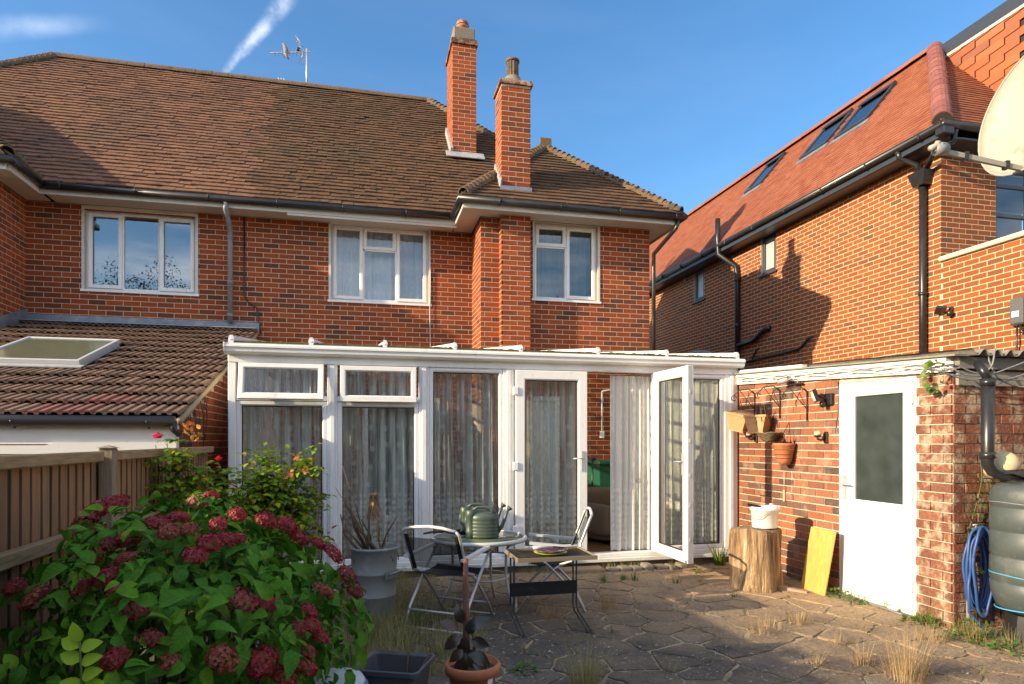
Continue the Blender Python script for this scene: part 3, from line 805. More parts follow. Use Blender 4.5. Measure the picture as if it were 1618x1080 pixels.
# windows
def frac(px, a, b): return (px - a) / (b - a)
def win(Wr, Y, lights, label, g=GLASS_UP):
    return window(house, (Wr[0], Y + .075, Wr[2]), X_, -Y_, Wr[1] - Wr[0], Wr[3] - Wr[2], lights, label=label, gmat=g)
def xf(px, Wr, Y): return (onY(px, Y) - Wr[0]) / (Wr[1] - Wr[0])
win(W1, YM, [(0, 0, xf(191.5, W1, YM), 1, True), (xf(191.5, W1, YM), 0, xf(250.5, W1, YM), 1, False), (xf(250.5, W1, YM), 0, 1, 1, True)], 'white three-light bedroom window mirroring sky and treetops', GLASS_SKY)
a, b = xf(574, W2, YM), xf(626.5, W2, YM)
win(W2, YM, [(0, 0, a, 1, True), (a, 0, b, .69, False), (a, .69, b, 1, True), (b, 0, 1, 1, True)], 'white window with small top vent and pale net curtain')
a = xf(896, W3, YW)
win(W3, YW, [(0, 0, a, .70, False), (0, .70, a, 1, True), (a, 0, 1, 1, True)], 'white window with dark teal curtain beside chimney breast')
for Wr, Y in ((W1, YM), (W2, YM), (W3, YW)):      # timber trim and lintel strip round each opening
    tr = MB()
    tr.box((Wr[0] - .035, Y - .012, Wr[2]), (Wr[0] - .001, Y + .06, SOF - .004)); tr.box((Wr[1] + .001, Y - .012, Wr[2]), (Wr[1] + .035, Y + .06, SOF - .004))
    tr.box((Wr[0], Y - .012, Wr[3] + .002), (Wr[1], Y + .06, SOF - .004))
    tr.build('window_trim', FASCIA, house)
curtain('net_curtain', 'pale blue net curtain in the upstairs window with top vent', (W2[0] + .02, YM + .22, W2[2] - .05), X_, -Y_, W2[1] - W2[0] - .04, W2[3] - W2[2] + .05, CURT_UP, folds=11, amp=.018, seed=3)
curtain('curtain', 'dark teal curtain in the upstairs window beside the chimney breast', (W3[0] + .02, YW + .22, W3[2] - .05), X_, -Y_, W3[1] - W3[0] - .04, W3[3] - W3[2] + .05, CURT_DARK, folds=7, amp=.028, seed=8)

# eaves: soffit, fascia, gutters
def eaves(name, label, segs, z=EZ):
    pass
sof, fas, gut, brk = MB(), MB(), MB(), MB()
FZ0, FZ1 = SOF + .004, EZ - .005
def ebox(mb, x0, x1, y0, y1, z0, z1): mb.box((min(x0, x1), min(y0, y1), z0), (max(x0, x1), max(y0, y1), z1))
ebox(sof, XEL + .02, XE0 + .03, EYM + .06, YM - .014, SOF, SOF + .02)
ebox(sof, XE0 + .05, XE1 - .05, EYW + .06, YW - .014, SOF + .003, SOF + .022)
ebox(sof, XE0 + .05, XW0 - .012, YW - .014, YM - .016, SOF + .003, SOF + .022)
ebox(sof, XW1 + .012, XE1 - .05, YW - .014, 16.9, SOF + .003, SOF + .022)
ebox(sof, XLW + .012, XEL - .05, YW - .014, YM - .016, SOF + .003, SOF + .022)
ebox(sof, XEO + .05, XEL - .052, EYW + .061, YW - .0, SOF + .003, SOF + .022)
ebox(fas, XEL - .03, XE0 + .05, EYM + .035, EYM + .06, FZ0 - .02, FZ1)
ebox(fas, XE0 + .025, XE1 - .025, EYW + .035, EYW + .06, FZ0 - .02, FZ1)
ebox(fas, XE0 + .025, XE0 + .05, EYW + .061, EYM + .09, FZ0 - .02, FZ1)
ebox(fas, XE1 - .05, XE1 - .025, EYW + .061, 16.9, FZ0 - .02, FZ1)
ebox(fas, XEL - .05, XEL - .025, EYW + .061, EYM + .034, FZ0 - .02, FZ1)
ebox(fas, XEO + .05, XEL - .052, EYW + .035, EYW + .06, FZ0 - .02, FZ1)
ebox(fas, -1.05, XE0 + .05, EYM + .05, EYM + .075, SOF - .05, SOF + .01)
sof.build('soffit', SOFFIT, house); fas.build('fascia', FASCIA, house)
GZ = EZ - .035
gut.tube([(XEL + .0, EYM - .015, GZ - .012), (XE0 - .02, EYM - .015, GZ)], .052, 10)
gut.build('gutter', BLACKP, house)
g = MB(); g.tube([(XE0 - .02, EYM - .03, GZ), (XE0 - .02, EYW - .02, GZ)], .05, 10); g.tube([(XE0 - .06, EYW - .015, GZ), (XE1 + .02, EYW - .015, GZ - .01)], .052, 10)
g.tube([(XE1 + .02, EYW - .05, GZ), (XE1 + .02, 13.5, GZ)], .05, 10); g.build('gutter', BLACKP, house)
g = MB(); g.tube([(XEL + .02, EYM - .07, GZ), (XEL + .02, EYW - .02, GZ)], .05, 10); g.tube([(XEO, EYW - .015, GZ), (XEL + .06, EYW - .015, GZ)], .05, 10); g.build('gutter', BLACKP, house)
for x in [XEL + .25 + i * .93 for i in range(6)]:
    MB().tube([(x, EYM + .03, GZ + .02), (x, EYM - .02, GZ - .062), (x, EYM - .075, GZ - .02), (x, EYM - .078, GZ + .03)], .011, 6).build('gutter_bracket', BLACKP, house)
for x in [XE0 + .55 + i * .93 for i in range(4)]:
    MB().tube([(x, EYW + .03, GZ + .02), (x, EYW - .02, GZ - .062), (x, EYW - .075, GZ - .02), (x, EYW - .078, GZ + .03)], .011, 6).build('gutter_bracket', BLACKP, house)
# downpipes and cable
dx = onY(364, YM - .07)
MB().tube([(dx, EYM - .01, GZ - .05), (dx, EYM + .0, GZ - .14), (dx, YM - .09, GZ - .32), (dx, YM - .08, 4.4), (dx, YM - .08, 3.18)], .036, 10).build('downpipe', GREYPIPE, house)
for z in (4.42, 3.75, 3.26):
    MB().tube([(dx, YM - .08, z), (dx, YM - .08, z + .05)], .044, 10).build('pipe_clip', GREYPIPE, house)
MB().tube([(XE1 - .07, EYW - .01, GZ - .04), (XE1 - .09, EYW + .03, GZ - .16), (XW1 + .07, YW - .02, 4.42), (XW1 + .06, YW - .03, 4.2), (XW1 + .06, YW - .03, 2.2)], .032, 10).build('downpipe', BLACKP, house)
cx = onY(386, YM - .02)
MB().tube([(cx, YM - .02, 4.78), (cx, YM - .02, 3.62), (cx + .06, YM - .02, 3.5), (cx + .18, YM - .02, 3.42), (cx + .2, YM - .02, 3.2), (cx + .23, YM - .02, 3.05)], .011, 6).build('cable', BLACKP, house)
wx = onY(679, YM - .02)
MB().tube([(wx, YM - .02, 4.78), (wx + .01, YM - .02, 4.0), (wx, YM - .02, 3.5), (wx + .02, YM - .02, 2.4)], .006, 5).build('cable', WHITE_PAINT, house)
# lead along the neighbour's tiled lean-to
XLT = onY(408, YM)
fl = MB(); fl.box((XLW + .01, YM - .03, 3.03), (XLT + .02, YM - .006, 3.20)); fl.obox((XLW / 2 + XLT / 2, YM - .14, 3.045), ((XLT - XLW) / 2, 0, 0), (0, .12, -.036), (0, .002, .006))
fl.build('flashing', LEAD, house)
fl = MB(); fl.obox((XLW + .015, YM - .4, 3.05), (.008, 0, 0), (0, .42, .14), (0, 0, .09)); fl.build('flashing', LEAD, house)

# roof ---------------------------------------------------------------
tiles = []
SM = Vector((0, 1, KM)).normalized(); lenM = math.hypot(YR - EYM, ZR - EZ)
sK = lenM / (YR - EYM)                                     # slope length per metre of Y
WRX = (XE0 + XE1) / 2; WRZ = EZ + (XE1 - XE0) / 2 * KW; APY = EYW + (XE1 - XE0) / 2 * 1.02
VY = EYM + (WRZ - EZ) / KM
LRX = (XEL + XEO) / 2; LRZ = EZ + (XEL - XEO) / 2 * KW; LAPY = EYW + (XEL - XEO) / 2 * 1.02
LVY = EYM + (LRZ - EZ) / KM
hipx = lambda Y: RX1 + (YR - Y) / (YR - EYM) * (XE1 - RX1)
hipl = lambda Y: RX0 - (YR - Y) / (YR - EYM) * (RX0 + 9.05)
O_M = Vector((0, EYM, EZ))
polyM = [(XEL, 0), (XE0, 0), (WRX, (VY - EYM) * sK), (hipx(VY), (VY - EYM) * sK), (RX1, lenM), (RX0, lenM), (hipl(LVY), (LVY - EYM) * sK), (LRX, (LVY - EYM) * sK)]
split = lambda c: TILE_R if c.x > -1.62 + .12 * math.sin(c.z * 9) else TILE_L
tile_slope(tiles, O_M, X_, SM, polyM, TILE_L, mfun=split, jit=1.8)
und = MB(); slope_sheet(und, O_M, X_, SM, polyM)
# wing: front hip, left and right slopes
SWF = Vector((0, APY - EYW, WRZ - EZ)); lenF = SWF.length
polyF = [(XE0, 0), (XE1, 0), (WRX, lenF)]
tile_slope(tiles, Vector((0, EYW, EZ)), X_, SWF, polyF, TILE_R)
slope_sheet(und, Vector((0, EYW, EZ)), X_, SWF, polyF)
SWL = Vector((WRX - XE0, 0, WRZ - EZ)); lenL = SWL.length
polyL = [(EYW, 0), (EYM, 0), (VY, lenL), (APY, lenL)]
tile_slope(tiles, Vector((XE0, 0, EZ)), Y_, SWL, polyL, TILE_R)
slope_sheet(und, Vector((XE0, 0, EZ)), Y_, SWL, polyL)
SWR = Vector((WRX - XE1, 0, WRZ - EZ))
slope_sheet(und, Vector((XE1, 0, EZ)), Y_, SWR, [(EYW, 0), (14, 0), (14, lenL), (APY, lenL)])
tile_slope(tiles, Vector((XE1, 0, EZ)), Y_, SWR, [(EYW, 0), (EYM + 1.5, 0), (APY + .6, lenL), (APY, lenL)], TILE_R)
# left wing
SLR = Vector((LRX - XEL, 0, LRZ - EZ)); lenR = SLR.length
polyR = [(EYW, 0), (EYM, 0), (LVY, lenR), (LAPY, lenR)]
tile_slope(tiles, Vector((XEL, 0, EZ)), Y_, SLR, polyR, TILE_L)
slope_sheet(und, Vector((XEL, 0, EZ)), Y_, SLR, polyR)
SLF = Vector((0, LAPY - EYW, LRZ - EZ)); slope_sheet(und, Vector((0, EYW, EZ)), X_, SLF, [(XEO, 0), (XEL, 0), (LRX, SLF.length)])
SLL = Vector((LRX - XEO, 0, LRZ - EZ)); slope_sheet(und, Vector((XEO, 0, EZ)), Y_, SLL, [(EYW, 0), (14, 0), (13, lenR), (LAPY, lenR)])
# right hip and rear slope of the main roof
SHR = Vector((RX1 - XE1, 0, ZR - EZ)); slope_sheet(und, Vector((XE1, 0, EZ)), Y_, SHR, [(EYM + .8, 0), (2 * YR - EYM, 0), (YR, SHR.length)])
SHL = Vector((RX0 + 9.05, 0, ZR - EZ)); slope_sheet(und, Vector((-9.05, 0, EZ)), Y_, SHL, [(EYM + .8, 0), (2 * YR - EYM, 0), (YR, SHL.length)])
SRE = Vector((0, -1, KM)); slope_sheet(und, Vector((0, 2 * YR - EYM, EZ)), X_, SRE, [(-9.05, 0), (XE1, 0), (RX1, lenM), (RX0, lenM)])
roof = und.build('roof', UNDER, house)
def tscore(it):
    x, y, f = proj(it[0]); return 1 / f
pieces(tiles, 'roof_tile', 'roof_tiling', roof, score=tscore)
# ridge and hip tiles
hr = [half_round(.12, .31).mesh('ridge_tile', RIDGE_M)]
hp = [half_round(.095, .18, 6).mesh('hip_tile', RIDGE_M)]
ridge_run((RX0, YR, ZR - .03), (RX1, YR, ZR - .03), hr, 'ridge_tile', roof, .30)
ridge_run((RX1, YR, ZR + .01), (hipx(VY), VY, EZ + (VY - EYM) * KM), hp, 'hip_tile', roof, .115, tilt=-.22, wob=.03)
ridge_run((RX0, YR, ZR + .01), (hipl(11.2), 11.2, EZ + (11.2 - EYM) * KM), hp, 'hip_tile', roof, .115, tilt=-.22, wob=.03)
ridge_run((WRX, APY, WRZ + .01), (XE1 - .05, EYW + .03, EZ + .04), hp, 'hip_tile', roof, .105, tilt=-.22, wob=.03)
ridge_run((WRX, APY, WRZ + .01), (XE0 + .05, EYW + .03, EZ + .04), hp, 'hip_tile', roof, .105, tilt=-.22, wob=.03)
ridge_run((WRX, APY - .05, WRZ + .01), (WRX, VY, WRZ + .01), hr, 'ridge_tile', roof, .30)
ridge_run((LRX, LAPY - .05, LRZ + .01), (LRX, LVY, LRZ + .01), hr, 'ridge_tile', roof, .30)
ridge_run((LRX, LAPY, LRZ + .01), (XEL - .05, EYW + .03, EZ + .04), hp, 'hip_tile', roof, .105, tilt=-.22, wob=.03)
MB().obox((WRX, APY - .12, WRZ + .05), (.1, 0, 0), (0, .02, 0), (0, 0, .1)).build('ridge_end', RIDGE_M, roof)
# leaded valleys
mv = MB()
for (a, b) in (((XE0, EYM, EZ), (WRX, VY, WRZ)), ((XEL, EYM, EZ), (LRX, LVY, LRZ))):
    a, b = Vector(a), Vector(b); pts = [a + (b - a) * (i / 14) + Vector((0, 0, .03 + .012 * math.sin(i * 5.1))) for i in range(15)]
    mv.tube(pts, [.05 + .02 * math.sin(i * 2.7) for i in range(15)], 6)
mv.build('mossy_valley', MOSS, roof)
def eave_moss(n, x0, x1):
    m = MB(); rs = random.Random(5)
    for _ in range(n):
        x = rs.uniform(x0, x1); s = rs.random() ** 1.5 * lenM * .95
        p = O_M + X_ * x + SM * s
        if not inside(polyM, x, s): continue
        r = rs.uniform(.012, .035); nn = Vector((0, -SM.z, SM.y))
        m.lathe([(r, 0), (r * .8, r * .4), (r * .2, r * .6)], p + nn * .022, 6, sx=rs.uniform(.8, 2.2))
    return m
mm = eave_moss(260, -1.3, 3.0); o = mm.build('moss_clumps', MOSS, roof); o['kind'] = 'stuff'

# chimneys
def chimney(label, x0, x1, y0, y1, z0, z1, kind):
    C = part('chimney', house, label)
    b = []
    c = MB(); c.box((x0, y0, z0), (x1, y1, z1)); st = c.build('stack', MORTAR, C)
    hh = z1 - z0
    for (O, U, N, w, sh) in (((x0, y0, z0), X_, -Y_, x1 - x0, .0), ((x0, y1, z0), -Y_, -X_, y1 - y0, .05), ((x1, y0, z0), Y_, X_, y1 - y0, .1)):
        brickwork(b, O, U, N, w, hh, BRICK_OLD, shift=sh)
    pieces(b, 'brick', 'brickwork', C, n=0 if kind == 'rear' else 0)
    cy, cx_ = (y0 + y1) / 2, (x0 + x1) / 2
    if kind == 'rear':
        q = MB(); q.box((x0 - .03, y0 - .03, z1), (x1 + .03, y1 + .03, z1 + .06)); q.box((x0 - .015, y0 - .015, z1 + .061), (x1 + .015, y1 + .015, z1 + .10)); q.build('corbel', BRICK_WORN, C)
        q = MB(); q.bevbox((x0 + .02, y0 + .01, z1 + .101), (x1 - .02, y0 + .45, z1 + .33), .02); q.build('concrete_cap', CONC, C)
        q = MB(); q.lathe([(.10, 0), (.105, .09), (.12, .10), (.12, .13), (.10, .13), (.09, .02)], (cx_, y0 + .23, z1 + .33), 16); q.build('chimney_pot', TERRA, C)
        q = MB(); q.lathe([(.125, .0), (.125, .015), (.105, .07), (.06, .105), (.0, .12)], (cx_, y0 + .23, z1 + .47), 16, cap=False); q.build('pot_hood', BRICK_WORN, C)
    else:
        q = MB(); q.box((x0 - .035, y0 - .035, z1), (x1 + .035, y1 + .035, z1 + .035)); q.box((x0 - .02, y0 - .02, z1 + .036), (x1 + .02, y1 + .02, z1 + .075)); q.build('corbel', BRICK_WORN, C)
        q = MB(); q.lathe([(.20, 0), (.17, .06), (.12, .12), (.12, .14)], (cx_, cy, z1 + .076), 12); q.build('flaunching', CONC, C)
        vs = [(.082 if k % 2 else .094) for k in range(24)]
        q = MB(); n = 24; pts = []
        for z in (0, .27):
            for k in range(n): pts.append((cx_ + vs[k] * math.cos(2 * math.pi * k / n), cy + vs[k] * math.sin(2 * math.pi * k / n), z1 + .19 + z))
        q.add(pts, [(k, (k + 1) % n, n + (k + 1) % n, n + k) for k in range(n)] + [tuple(range(n, 2 * n))])
        q.lathe([(.105, 0), (.105, .03), (.085, .035)], (cx_, cy, z1 + .46), 20); q.build('chimney_pot', RIDGE_M, C)
    return C
def roof_hit(px, py):
    b = dirv(px)[1]; f = (EZ - KM * EYM - H) / ((HY - py) / F - KM * b); return dirv(px)[0] * f, b * f, f
c1x, c1y, c1f = roof_hit(735, 250)
c1a, c1b = onY(715, c1y), onY(752.5, c1y)
chimney('tall rear chimney with concrete cap rising from the main roof slope', c1a, c1b, c1y, c1y + .75, EZ + (c1y - EYM) * KM - .15, zat(70, c1x, c1y), 'rear')
ld = MB(); zz = EZ + (c1y - EYM) * KM
ld.obox(((c1a + c1b) / 2, c1y - .075, zz - .01), ((c1b - c1a) / 2 + .13, 0, 0), SM * .12, Vector((0, -SM.z, SM.y)) * .008 + Vector((0, 0, 0)))
for i in range(6):
    y = c1y + i * .12; ld.obox((c1a - .02, y + .05, zz + (y + .05 - c1y) * KM + .06), (.025, 0, 0), SM * .08, (0, -.05, .055))
for v in range(len(ld.v)): ld.v[v] = (ld.v[v][0], ld.v[v][1] - SM.z * .04, ld.v[v][2] + SM.y * .04)
ld.build('chimney_flashing', LEAD_PALE, roof)
c2t = zat(134, (BX0 + BX1) / 2, YB)
chimney('front chimney with fluted pot rising through the eaves of the wing', BX0, BX1, YB, YB + .44, 4.935, c2t, 'front')
ld = MB(); ld.box((BX0 - .02, YB - .02, EZ + .0), (BX1 + .02, YB - .001, EZ + .30)); ld.build('chimney_flashing', LEAD, roof)
ld = MB()
for i in range(5):
    y = YB + i * .09; ld.obox((BX0 - .012, y + .03, EZ + (y - EYW) * .92 + .12), (.012, 0, 0), (0, .05, .046), (0, -.04, .07))
ld.build('chimney_flashing', LEAD_PALE, roof)

# aerials and the bird on the ridge
ax = onY(485, YR); azt = zat(78, ax, YR)
ae = thing('tv_aerial', 'television aerial on a grey mast above the mossy ridge, bird perched on it', 'aerial', (ax, YR, ZR))
MB().tube([(0, 0, -.1), (0, 0, azt - ZR + .02)], .022, 8).build('mast', ALU, ae)
bm = Vector((-.70, .05, -.10)); top = azt - ZR - .04
MB().obox((bm.x / 2 + .02, .02, top + bm.z / 2), (bm.x / 2 - .04, .025, bm.z / 2), (0, .008, 0), (0, 0, .010)).build('boom', ALU, ae)
for i in range(9):
    t = .1 + .1 * i; p = Vector((bm.x * t, .02 + bm.y * t, top + bm.z * t)); l = .10 - .004 * i
    MB().tube([p + Vector((0, -l, .01)), p + Vector((0, l, -.01))], .005, 5).build('element', ALU, ae)
for s in (1, -1):
    rf = MB()
    for k in range(4):
        p = Vector((-.10 - .02 * k - (.04 if s > 0 else 0), .02, top + s * (.05 + .055 * k)))
        rf.tube([p + Vector((0, -.14, 0)), p + Vector((0, .14, 0))], .005, 5)
    for q in (-.09, .09): rf.tube([(-.06, q, top + s * .02), (-.16 - (.05 if s > 0 else -.06), q, top + s * .24)], .006, 5)
    rf.build('reflector', ALU, ae)
MB().bevbox((-.20, -.03, top - .01), (-.13, .05, top + .05), .01).build('junction_box', BLACKP, ae)
bx = onY(449, YR)
sp = [(0, 0, 0), (.012, 0, .02), (.03, 0, .055), (.02, 0, .105), (.0, 0, .15), (-.012, 0, .185), (-.016, 0, .205), (-.03, 0, .212), (-.055, 0, .208)]
bird = MB().tube([(.09, 0, -.055), (.065, 0, -.025), (.045, 0, .01)] + [(p[0] + .012, p[1], p[2] + .03) for p in sp[1:]], [.008, .018, .035, .045, .054, .05, .04, .028, .027, .024, .006], 10).build('bird', mat('feathers', (.20, .19, .18), .8, patches=[(9, .5, .6, (.42, .38, .33), .8)]), None, (bx, YR + .04, zat(86, bx, YR) - .005))
tag(bird, 'grey bird perched on the boom of the television aerial', 'bird')
MB().tube([(.0, .012, .02), (-.005, .012, -.035)], .004, 5).build('leg', BLACKM, bird); MB().tube([(.0, -.012, .02), (-.005, -.012, -.035)], .004, 5).build('leg', BLACKM, bird)
a2x = onY(452, YR + .5)
a2 = thing('tv_aerial', 'three slanting rods of a second aerial behind the ridge', 'aerial', (a2x, YR + .5, ZR - .5))
for k in range(3):
    MB().tube([(-.16 + k * .055, 0, .5 + .40), (.02 + k * .055, 0, .18 + .4)], .008, 5).build('element', ALU, a2)
MB().tube([(-.05, .0, .6), (.25, .1, .6)], .01, 6).build('boom', ALU, a2)
MB().tube([(.2, .08, -.1), (.2, .08, .65)], .016, 6).build('mast', ALU, a2)
# ---------------------------------------------------------------- glazed lean-to (conservatory)
YC = 6.78
cons = thing('conservatory', 'white framed lean-to conservatory with polycarbonate roof along the back of the house', 'conservatory')
CXS = [onY(p, YC) for p in (360, 373, 517, 533, 662, 678, 795, 812, 927, 1030, 1044, 1145, 1166)]
cl0, cl1, ca, cb, cc, cd, ce, cf, cg, ch_, ci, cj, ck = CXS
SZ, HZ, HT = .165, 2.19, 2.275             # sill top, head bottom, head top
def bb(name, a, b, m=UPVC, parent=cons, r=.006): return MB().bevbox(a, b, r).build(name, m, parent)
for x0, x1 in ((cl0, cl1), (ca, cb), (cc, cd), (ce, cf), (cj, ck)):
    p = MB(); p.bevbox((x0, YC, SZ), (x1, YC + .075, HZ), .008)
    w = x1 - x0; xm = (x0 + x1) / 2
    if w > .09:
        p.bevbox((xm - .022, YC - .016, SZ + .002), (xm + .022, YC - .001, HZ - .002), .006)
    p.build('post', UPVC, cons)
bb('head_rail', (cl0, YC - .004, HZ + .001), (ck, YC + .08, HT))
bb('jamb', (ch_ + .02, YC + .002, SZ + .002), (ci + .02, YC + .07, HZ - .002))
bb('plinth', (cl0 + .01, YC + .02, -.05), (ck - .01, YC + .2, .068), CONC)
bb('sill', (cl0 - .02, YC - .055, .07), (ck + .02, YC + .09, .115), UPVC_DIRTY)
bb('sill', (cl0 - .01, YC - .03, .116), (ck + .01, YC + .085, SZ - .001), UPVC)
# two bays with top vents
def leaf(name, O, U, N, w, h, parent, t=.075, d=.03, m=UPVC, g=GLASS, label=None, mid=None):
    W = part(name, parent, label); O, U, N = Vector(O), Vector(U), Vector(N)
    f = MB(); f.frame(O, U, Z_, N, w, h, t, -d, d, .014); f.build('frame', m, W)
    MB().obox(O + U * (w / 2) + Z_ * (h / 2), U * (w / 2 - t + .006), Z_ * (h / 2 - t + .006), N * .005).build('pane', g, W)
    MB().frame(O + U * (t - .001) + Z_ * (t - .001), U, Z_, N, w - 2 * t + .002, h - 2 * t + .002, .012, -.009, .010, .003).build('gasket', BLACKP, W)
    return W
TZ = 1.845
for i, (x0, x1) in enumerate(((cl1, ca), (cb, cc))):
    bb('transom', (x0, YC + .004, TZ - .028), (x1, YC + .07, TZ + .028))
    lf = leaf('fixed_light', (x0, YC + .035, SZ), X_, -Y_, x1 - x0, TZ - .029 - SZ, cons, t=.048, d=.025)
    w = x1 - x0 - .06
    vt = part('vent_window', cons, 'top vent propped open' if i == 0 else None)
    vt.location = (x0 + .03, YC - .004, HZ - .01); vt.rotation_euler = (-.20 if i == 0 else -.04, 0, 0)
    f = MB(); f.frame((0, -.022, -.355), X_, Z_, -Y_, w, .355, .055, -.02, .02, .012); f.build('frame', UPVC, vt)
    MB().obox((w / 2, -.022, -.1775), (w / 2 - .05, 0, 0), (0, 0, .1275), (0, .004, 0)).build('pane', GLASS, vt)
    MB().bevbox((.0, -.047, -.366), (w, -.003, -.352), .003).build('drip_bar', UPVC_DIRTY, vt)
bb('opening_track', (cl1 + .03, YC - .005, TZ + .029), (ca - .03, YC + .03, TZ + .036), BLACKP)
leaf('fixed_light', (cd, YC + .035, SZ), X_, -Y_, ce - cd, HZ - SZ, cons, t=.045, d=.025)
leaf('fixed_light', (ci + .02, YC + .035, SZ), X_, -Y_, cj - ci - .02, HZ - SZ, cons, t=.05, d=.025)
# doors
def handle(parent, p, U, N, s=1):
    p, U, N = Vector(p), Vector(U), Vector(N)
    h = MB(); h.obox(p + N * .008, U * .016, Z_ * .11, N * .008); h.build('handle_plate', ALU, parent)
    h = MB(); h.tube([p + Z_ * .03 + N * .01, p + Z_ * .03 + N * .05, p + Z_ * .03 + N * .055 + U * s * .03, p + Z_ * .028 + N * .05 + U * s * .12], [.009, .009, .009, .007], 8); h.build('handle', ALU, parent)
d1 = leaf('door', (cf + .012, YC - .012, SZ + .012), X_, -Y_, cg - cf - .02, HZ - SZ - .02, cons, t=.105, d=.034, label='closed white glazed door')
zh = zat(728, cg - .07, YC - .05)
handle(d1, (cg - .065, YC - .046, zh), X_, -Y_, -1)
for z in (SZ + .25, 1.1, HZ - .28): MB().bevbox((cf - .02, YC - .06, z), (cf + .035, YC - .02, z + .09), .006).build('hinge', UPVC, d1)
DW = ch_ - cg - .02
d2 = leaf('door', (ch_ + .012, YC - .07, SZ + .012), -Y_, -X_, DW + .02, HZ - SZ - .02, cons, t=.105, d=.034, label='white glazed door standing wide open, square to the wall')
handle(d2, (ch_ - .022, YC - .07 - DW + .05, zh - .02), -Y_, -X_, -1)
MB().bevbox((ch_ - .01, YC - .092 - DW, SZ + .014), (ch_ + .034, YC - .0905 - DW + .0, HZ - .012), .001).build('edge_strip', ALU, d2)
for z in (.4, .75, 1.05, 1.4, 1.9): MB().bevbox((ch_ + .0, YC - .098 - DW, z), (ch_ + .022, YC - .0925 - DW, z + .04), .002).build('lock_keep', ALU, d2)
for z in (SZ + .25, 1.1, HZ - .28): MB().bevbox((ch_ + .02, YC - .065, z), (ch_ + .06, YC - .005, z + .09), .006).build('hinge', UPVC, d2)
# gutter
prof = [(-.005, 0), (-.06, .0), (-.085, .02), (-.092, .055), (-.104, .062), (-.104, .082), (-.096, .088), (-.096, .10), (-.085, .10), (-.082, .03), (-.06, .012), (-.005, .012)]
gx0, gx1 = cl0 - .01, onY(1177.5, YC - .1)
MB().prism([(gx0, YC - .005 + a, HT - .006 + b) for a, b in prof], (gx1 - gx0, 0, 0)).build('gutter', UPVC, cons)
MB().prism([(gx0 - .013, YC - .005 + a, HT - .006 + b) for a, b in [(-.0, 0), (-.06, -.004), (-.09, .02), (-.108, .06), (-.108, .104), (0, .104)]], (.012, 0, 0)).build('gutter_end', UPVC, cons)
bb('soffit_strip', (gx0, YC - .004, HT + .001), (gx1 - .02, YC + .06, HT + .08), UPVC_DIRTY)
# roof: sheets, bars, end caps
RZ0, RZ1 = 2.385, 2.84
kr = (RZ1 - RZ0) / (YM - YC + .06)
bars = [onY(p, YC - .06) for p in (366, 492, 608, 718, 822, 944, 1052, 1163)]
for i in range(len(bars) - 1):
    a, b = bars[i] + .018, bars[i + 1] - .018
    yt = YM - .02 if (a + b) / 2 < XW0 else YW - .02
    if a < BX0 < b or a < BX1 < b: yt = YB - .03
    c = Vector(((a + b) / 2, (YC - .06 + yt) / 2, RZ0 + kr * (yt - YC + .06) / 2))
    s = Vector((0, 1, kr)).normalized(); n = Vector((0, -kr, 1)).normalized()
    MB().obox(c, ((b - a) / 2, 0, 0), s * (yt - YC + .06) / 2 * math.hypot(1, kr), n * .010).build('roof_sheet', POLY, cons)
    rs = random.Random(i); ms = MB()
    for k in range(26):
        x = rs.uniform(a, b); r = rs.uniform(.006, .016)
        ms.lathe([(r, 0), (r * .9, r * .5), (r * .3, r * .9)], (x, YC - .075 + rs.uniform(0, .05), RZ0 + .004), 5, sx=rs.uniform(1, 3))
    ms.bevbox((a, YC - .085, RZ0 - .018), (b, YC - .062, RZ0 + .006), .003); o = ms.build('mossy_edge', MOSS, cons)
for i, x in enumerate(bars):
    yt = (YM if x < XW0 else YW) - .05
    if BX0 - .05 < x < BX1 + .05: yt = YB - .05
    n = Vector((0, -kr, 1)).normalized(); s = Vector((0, 1, kr)).normalized(); L = (yt - YC + .07) * math.hypot(1, kr)
    q = MB(); q.prism([(x - .024, 0, 0), (x + .024, 0, 0), (x + .019, 0, .03), (x + .008, 0, .045), (x - .008, 0, .045), (x - .019, 0, .03)], (0, L, 0))
    R = Matrix.Rotation(math.atan(kr), 4, 'X')
    o = q.build('glazing_bar', UPVC, cons); o.matrix_local = Matrix.Translation((0, YC - .075, RZ0 + .01)) @ R
    e = MB(); e.prism([(x - .028, YC - .085, RZ0 - .012), (x + .028, YC - .085, RZ0 - .012), (x + .026, YC - .085, RZ0 + .035), (x + .012, YC - .085, RZ0 + .062), (x - .012, YC - .085, RZ0 + .062), (x - .026, YC - .085, RZ0 + .035)], (0, .05, 0))
    e.lathe([(.013, -.006), (.013, .0)], (x, YC - .086, RZ0 + .022), 10)
    e.build('bar_end_cap', UPVC, cons)
# flanks and floor
bb('side_panel', (cl0 + .01, YC + .08, SZ), (cl0 + .05, YM - .03, 2.3), UPVC)
bb('side_panel', (ck - .06, YC + .08, SZ), (ck - .02, YW - .03, 2.3), WHITE_PAINT)
MB().box((cl0 + .06, YC + .09, .06), (ck - .07, YW - .012, .15)).build('floor', FLOORW, cons)
MB().box((cl0 + .06, YW - .011, .06), (XW0 - .01, YM - .012, .15)).build('floor', FLOORW, cons)
